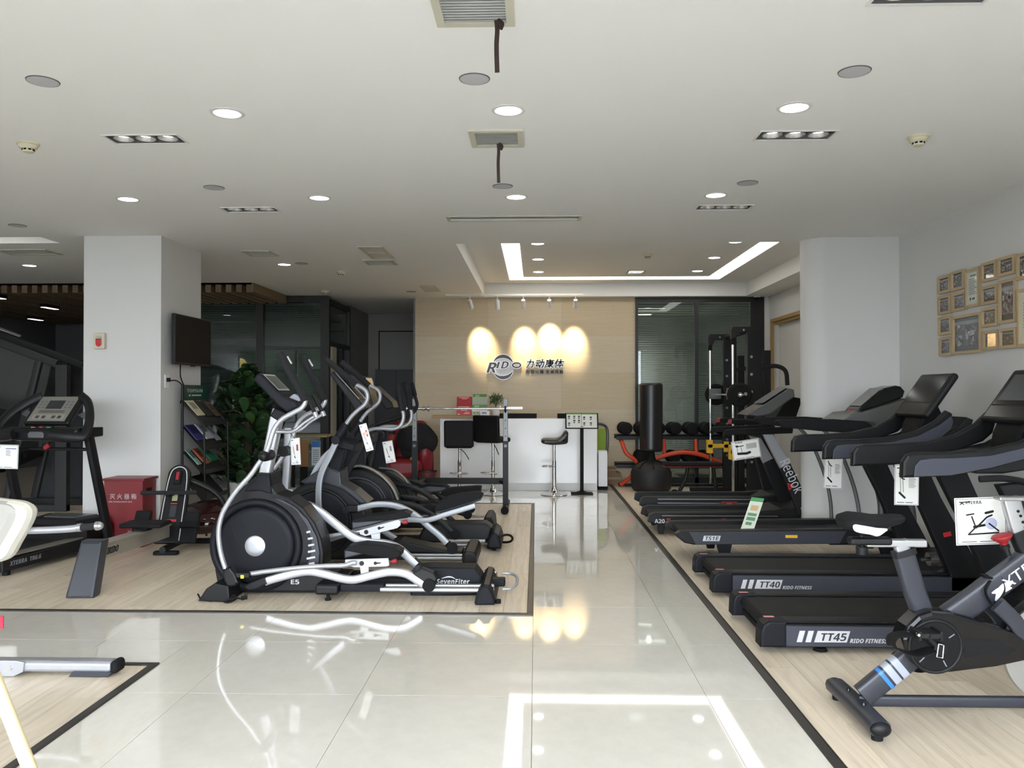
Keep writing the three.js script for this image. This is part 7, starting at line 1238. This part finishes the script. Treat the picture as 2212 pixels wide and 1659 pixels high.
// furniture in the office behind the right blinds
{
  const t = thing('office_monitor', 'dim monitor on the office desk behind the right glass', 'monitor', [2.1, 0.74, -15.2]); mesh('screen', rbox(-0.19, 0.19, 0.42, 0.82, -0.02, 0.02, 0.01), mat({ lin: [0.25, 0.25, 0.25], roughness: 0.4 }), t); mesh('stand', [cyl([0, 0, 0], [0, 0.42, 0], 0.02), box(-0.1, 0.1, 0, 0.02, -0.08, 0.08)], M.gunmetal, t);
  const d = thing('office_desk', 'office desk behind the right glass', 'desk', [2.3, 0, -15.2]); mesh('top', box(-0.55, 0.6, 0.7, 0.74, -0.3, 0.3), M.greyPaint, d); for (const x of [-0.5, 0.55]) mesh('panel', box(x - 0.02, x + 0.02, 0.003, 0.7, -0.28, 0.28), M.greyPaint, d);
}
// red strip by the pier, leaning board
tag(mesh('timber_strip', box(2.93, 2.95, 0.003, 0.95, -9.02, -8.99), mat({ lin: [0.12, 0.025, 0.015], roughness: 0.5 })), 'thin red-brown timber strip standing behind the pier edge', 'strip');
// picture frames
{
  const pine = [[0.52, 0.40, 0.24], [0.48, 0.37, 0.22]].map((c) => mat({ lin: c, roughness: 0.55 }));
  const photo = (k) => canvasTex(128, 128, (c, w, h) => { let s = k * 97 + 11; const r = () => (s = (s * 16807) % 2147483647) / 2147483647; c.fillStyle = ['#4c4f57', '#3f4744', '#564d52', '#46504a'][k % 4]; c.fillRect(0, 0, w, h); for (let i = 0; i < 90; i++) { const g = 30 + r() * 150 | 0; c.fillStyle = `rgb(${g},${g * 0.98 | 0},${g * 1.03 | 0})`; c.fillRect(r() * w, h * (0.15 + r() * 0.8), 3 + r() * 16, 3 + r() * 16); } c.fillStyle = '#8d8f94'; c.fillRect(0, h * 0.1, w, 6 + r() * 12); c.fillStyle = '#2a2c30'; c.fillRect(0, h * 0.84, w, h * 0.16); });
  const cert = canvasTex(128, 192, (c, w, h) => { c.fillStyle = '#c9d0c4'; c.fillRect(0, 0, w, h); c.fillStyle = '#5a625c'; c.fillRect(30, 18, 68, 8); for (let i = 0; i < 9; i++) c.fillRect(16, 40 + i * 11, 60 + (i * 13) % 36, 4); c.fillStyle = '#444'; c.beginPath(); c.arc(34, 158, 10, 0, 7); c.fill(); c.fillRect(54, 152, 30, 12); });
  const pics = Array.from({ length: 6 }, (_, i) => mat({ map: photo(i + 1), roughness: 0.06, clearcoat: 1, clearcoatRoughness: 0.0 })), certM = mat({ map: cert, roughness: 0.08, clearcoat: 1, clearcoatRoughness: 0.0 });
  const rows = ['top', 'second', 'third', 'bottom'];
  const list = [[7.65, 7.424, 2.392, 2.549, 'topmost in the far left column'], [7.644, 7.42, 2.203, 2.37, 'second from top in the far left column'], [7.639, 7.408, 2.018, 2.181, 'third from top in the far left column'], [7.627, 7.403, 1.829, 1.995, 'lowest in the far left column, greenish photo'], [7.402, 7.185, 2.391, 2.559, 'topmost in the second column from the left'], [7.39, 7.161, 2.207, 2.368, 'second down in the second column from the left'], [7.386, 6.918, 1.832, 2.165, 'large one at the lower left of the group'], [7.17, 6.944, 2.216, 2.539, 'upright one holding a pale certificate'], [6.91, 6.687, 2.401, 2.559, 'topmost right of the certificate'], [6.912, 6.678, 2.215, 2.366, 'second down right of the certificate'], [6.908, 6.674, 2.032, 2.189, 'third down right of the large photo'], [6.892, 6.665, 1.845, 2.001, 'lowest right of the large photo'], [6.663, 6.435, 2.412, 2.563, 'topmost in the last complete column'], [6.654, 6.423, 2.04, 2.379, 'upright photo in the last complete column'], [6.647, 6.42, 1.844, 2.002, 'lowest in the last complete column'], [6.407, 6.193, 2.353, 2.549, 'upper one cut by the right picture edge'], [6.4, 6.049, 1.841, 2.28, 'tall one cut by the right picture edge']];
  list.forEach(([d0, d1, y0, y1, l], i) => {
    const h = (y1 - y0) / 2, w = (d0 - d1) / 2, b = 0.024;
    const t = thing('picture_frame', `pine picture frame on the right wall, ${l}`, 'picture frame', [3.68, (y0 + y1) / 2, -(d0 + d1) / 2], -Math.PI / 2, 'picture frames on the right wall');
    mesh('frame', [box(-w, w, h - b, h, 0.001, 0.03), box(-w, w, -h, -h + b, 0.001, 0.03), box(-w, -w + b, -h + b, h - b, 0.001, 0.03), box(w - b, w, -h + b, h - b, 0.001, 0.03)], pine[i % 2], t);
    mesh('photo', move(quad([-w + b, -h + b, 0], [w - b, -h + b, 0], [w - b, h - b, 0], [-w + b, h - b, 0]), 0, 0, 0.014, 0, ((i * 7) % 5 - 2) * 0.006), i === 7 || i === 16 ? certM : pics[i % 6], t);
  });
}
// logo on the feature wall
{
  const t = thing('wall_logo', 'black and white company logo with Chinese lettering on the feature wall', 'logo', [0, 0, -13.8]);
  const face = mat({ lin: [0.012, 0.012, 0.02], roughness: 0.35 }), edge = mat({ lin: [0.85, 0.85, 0.85], roughness: 0.4, emissive: new THREE.Color(1, 1, 1), emissiveIntensity: 0.25 });
  const both = (mk, x, y, name) => { const e = mesh(name, move(mk(0.009, 0.03), x, y, 0.022), edge, t); partLabel(e, 'white glowing rim'); const f = mesh('black_face', move(mk(0, 0.012), x, y, 0.05), face, e); };
  const glyph = (s, size, skew, stretch) => (b, depth) => { const g = new TextGeometry(s, { font: fontBold, size, depth, curveSegments: 6, bevelEnabled: b > 0, bevelThickness: 0.002, bevelSize: b, bevelSegments: 1 }); g.applyMatrix4(new THREE.Matrix4().set(stretch, skew, 0, 0, 0, 1, 0, 0, 0, 0, 1, 0, 0, 0, 0, 1)); return g; };
  both(glyph('R', 0.17, 0.32, 1.2), -0.85, 1.832, 'letter'); both(glyph('D', 0.118, 0.3, 1.25), -0.605, 1.9, 'letter');
  const ring = (rx, ry, th) => (b, depth) => { const s = new THREE.Shape(); s.absellipse(0, 0, rx + b, ry + b, 0, Math.PI * 2); const p = new THREE.Path(); p.absellipse(0, 0, rx - th - b, ry - th - b, 0, Math.PI * 2, true); s.holes.push(p); return new THREE.ExtrudeGeometry(s, { depth, bevelEnabled: false, curveSegments: 40 }); };
  both(ring(0.078, 0.05, 0.026), -0.323, 1.955, 'letter');
  both((b, d) => { const s = new THREE.Shape(); s.absarc(0, 0, 0.024 + b, 0, 7); return new THREE.ExtrudeGeometry(s, { depth: d, bevelEnabled: false }); }, -0.615, 2.062, 'letter_dot');
  both((b, d) => { const bar = box(-0.018 - b, 0.018 + b, -b, 0.105 + b, 0, d); bar.applyMatrix4(new THREE.Matrix4().set(1, 0.28, 0, 0, 0, 1, 0, 0, 0, 0, 1, 0, 0, 0, 0, 1)); return bar; }, -0.645, 1.905, 'letter_stem');
  const arc = (a0, a1, r, w) => (b, d) => { const s = new THREE.Shape(), n = 40; for (let i = 0; i <= n; i++) { const k = i / n, a = lerp(a0, a1, k), q = r + b + w * Math.sin(k * Math.PI) * 0.5; i ? s.lineTo(Math.cos(a) * q, Math.sin(a) * q) : s.moveTo(Math.cos(a) * q, Math.sin(a) * q); } for (let i = n; i >= 0; i--) { const k = i / n, a = lerp(a0, a1, k), q = r - b - w * Math.sin(k * Math.PI) * 0.5 - 0.002; s.lineTo(Math.cos(a) * q, Math.sin(a) * q); } return new THREE.ExtrudeGeometry(s, { depth: d, bevelEnabled: false }); };
  both(arc(2.65, 0.35, 0.178, 0.055), -0.55, 1.925, 'arc'); both(arc(3.75, 5.9, 0.178, 0.055), -0.55, 1.925, 'arc');
  mesh('backing_disc', move(new THREE.CylinderGeometry(0.185, 0.185, 0.008, 48), -0.55, 1.925, 0.014, Math.PI / 2), mat({ lin: [0.5, 0.48, 0.5], roughness: 0.3 }), t);
  const big = ['力', '动', '康', '体'];
  big.forEach((c, i) => both((b, d) => han(c, 0.13, 0.02 + b * 1.6, d, 0.16), -0.168 + i * 0.158, 1.915, 'character'));
  [...'力恒以健至诚而助'].forEach((c, i) => mesh('small_character', move(han(c, 0.056, 0.009, 0.012), -0.165 + i * 0.0765 + (i > 3 ? 0.022 : 0), 1.818, 0.012), face, t));
  for (const [x, y] of [[-0.8, 1.88], [-0.5, 1.77], [-0.32, 1.92], [-0.5, 2.08], [-0.1, 1.95], [0.08, 1.95], [0.24, 1.95], [0.4, 1.95]]) mesh('standoff', cyl([x, y, 0.001], [x, y, 0.03], 0.006), M.steel, t);
}
// dark machines of the back room at far left
{
  const t = thing('leg_press', 'dark leg press with a long sloping sled at far left', 'gym machine', [-6.9, 0, -10.6]);
  const dk = mat({ lin: [0.02, 0.021, 0.022], roughness: 0.5 }), dg = mat({ lin: [0.05, 0.05, 0.05], roughness: 0.5 });
  for (const z of [0.3, -0.3]) {
    mesh('sloping_rail', flat([[-0.9, 2.5], [0.85, 1.86]], z, 0.05, 0.03, { straight: true }), dk, t); mesh('guide_rod', cyl([-0.85, 2.56, z], [0.0, 2.25, z], 0.022), M.steel, t);
    mesh('column', flat([[-0.25, 2.2], [-0.35, 1.4]], z, 0.06, 0.04, { straight: true }), dk, t); mesh('column', flat([[0.62, 1.9], [0.42, 1.1], [0.2, 0.1]], z, 0.045, 0.035, { straight: true }), dk, t); mesh('rear_leg', rbox(0.85, 1.0, 0.003, 1.85, z - 0.05, z + 0.05, 0.01), dk, t);
    mesh('base_rail', rbox(-1.0, 1.0, 0.003, 0.09, z - 0.04, z + 0.04, 0.01), dk, t);
  }
  mesh('gusset', prism([[-0.2, 2.15], [0.6, 1.85], [0.45, 1.2], [-0.1, 1.3]], -0.01, 0.02, 0.004), dg, t);
  mesh('sled', rbox(-0.95, -0.1, 1.3, 1.45, -0.35, 0.35, 0.02), dk, t); mesh('seat', move(rbox(-0.3, 0.3, -0.05, 0.05, -0.2, 0.2, 0.03), 0.1, 0.6, 0, 0, 0, 0.4), M.rubber, t); mesh('front_leg', rbox(-0.32, -0.22, 0.003, 1.35, -0.05, 0.05, 0.01), dk, t);
  const f = thing('cable_machine', 'dark cable machine with white frame posts at the left edge', 'gym machine', [-6.75, 0, -9.4]);
  mesh('post', rbox(-0.02, 0.02, 0.003, 1.25, -0.02, 0.02, 0.004), mat({ lin: [0.4, 0.4, 0.4], roughness: 0.4 }), f); mesh('cross_tube', rbox(-0.35, 0.3, 1.2, 1.235, -0.02, 0.02, 0.004), mat({ lin: [0.4, 0.4, 0.4], roughness: 0.4 }), f); mesh('placard', rbox(-0.1, 0.18, 1.17, 1.36, 0.02, 0.03, 0.003), mat({ lin: [0.22, 0.22, 0.22], roughness: 0.5 }), f); mesh('board', box(0.03, 0.28, 0.5, 1.2, -0.02, -0.01), mat({ lin: [0.10, 0.08, 0.05], roughness: 0.7 }), f); mesh('top_block', rbox(-0.3, 0.45, 1.36, 1.5, -0.06, 0.06, 0.01), dk, f); mesh('base', rbox(-0.35, 0.35, 0.003, 0.05, -0.3, 0.3, 0.01), dk, f);
  const p = thing('dark_locker', 'dark upright locker beside the column in the back room', 'locker', [-6.75, 0, -11.5]); mesh('body', rbox(-0.12, 0.5, 0.003, 1.95, -0.25, 0.25, 0.01), mat({ lin: [0.05, 0.055, 0.06], roughness: 0.5 }), p); mesh('side', rbox(0.25, 0.5, 0.003, 1.952, 0.25, 0.256, 0.002), dk, p);
}

{
  const t = thing('corridor_cupboard', 'dark cupboard standing at the end of the corridor', 'cupboard', [-2.72, 0, -16.3]);
  mesh('body', box(-0.42, 0.42, 0.003, 1.95, -0.2, 0.2), mat({ lin: [0.03, 0.03, 0.03], roughness: 0.5 }), t); for (const s of [-1, 1]) { const d = mesh('door', rbox(s * 0.21 - 0.205, s * 0.21 + 0.205, 0.03, 1.93, 0.2, 0.218, 0.003), mat({ lin: [0.035, 0.035, 0.035], roughness: 0.5 }), t); mesh('handle', rbox(s * 0.03 - 0.008, s * 0.03 + 0.008, 0.9, 1.05, 0.218, 0.235, 0.004), M.gunmetal, d); }
}

{
  const t = thing('dome_camera', 'small dark dome camera on the ceiling above the right glass', 'camera', [3.62, CH, -13.68]); mesh('base', lathe([[0, -0.02], [0.05, -0.02], [0.055, 0]], 24), fitWhite, t); mesh('dome', move(new THREE.SphereGeometry(0.04, 20, 10, 0, 6.3, Math.PI / 2, Math.PI / 2), 0, -0.02, 0), M.blackGloss, t);
}

scene.traverse((o) => { if (o.isMesh) o.castShadow = o.receiveShadow = true; });
renderer.render(scene, camera);
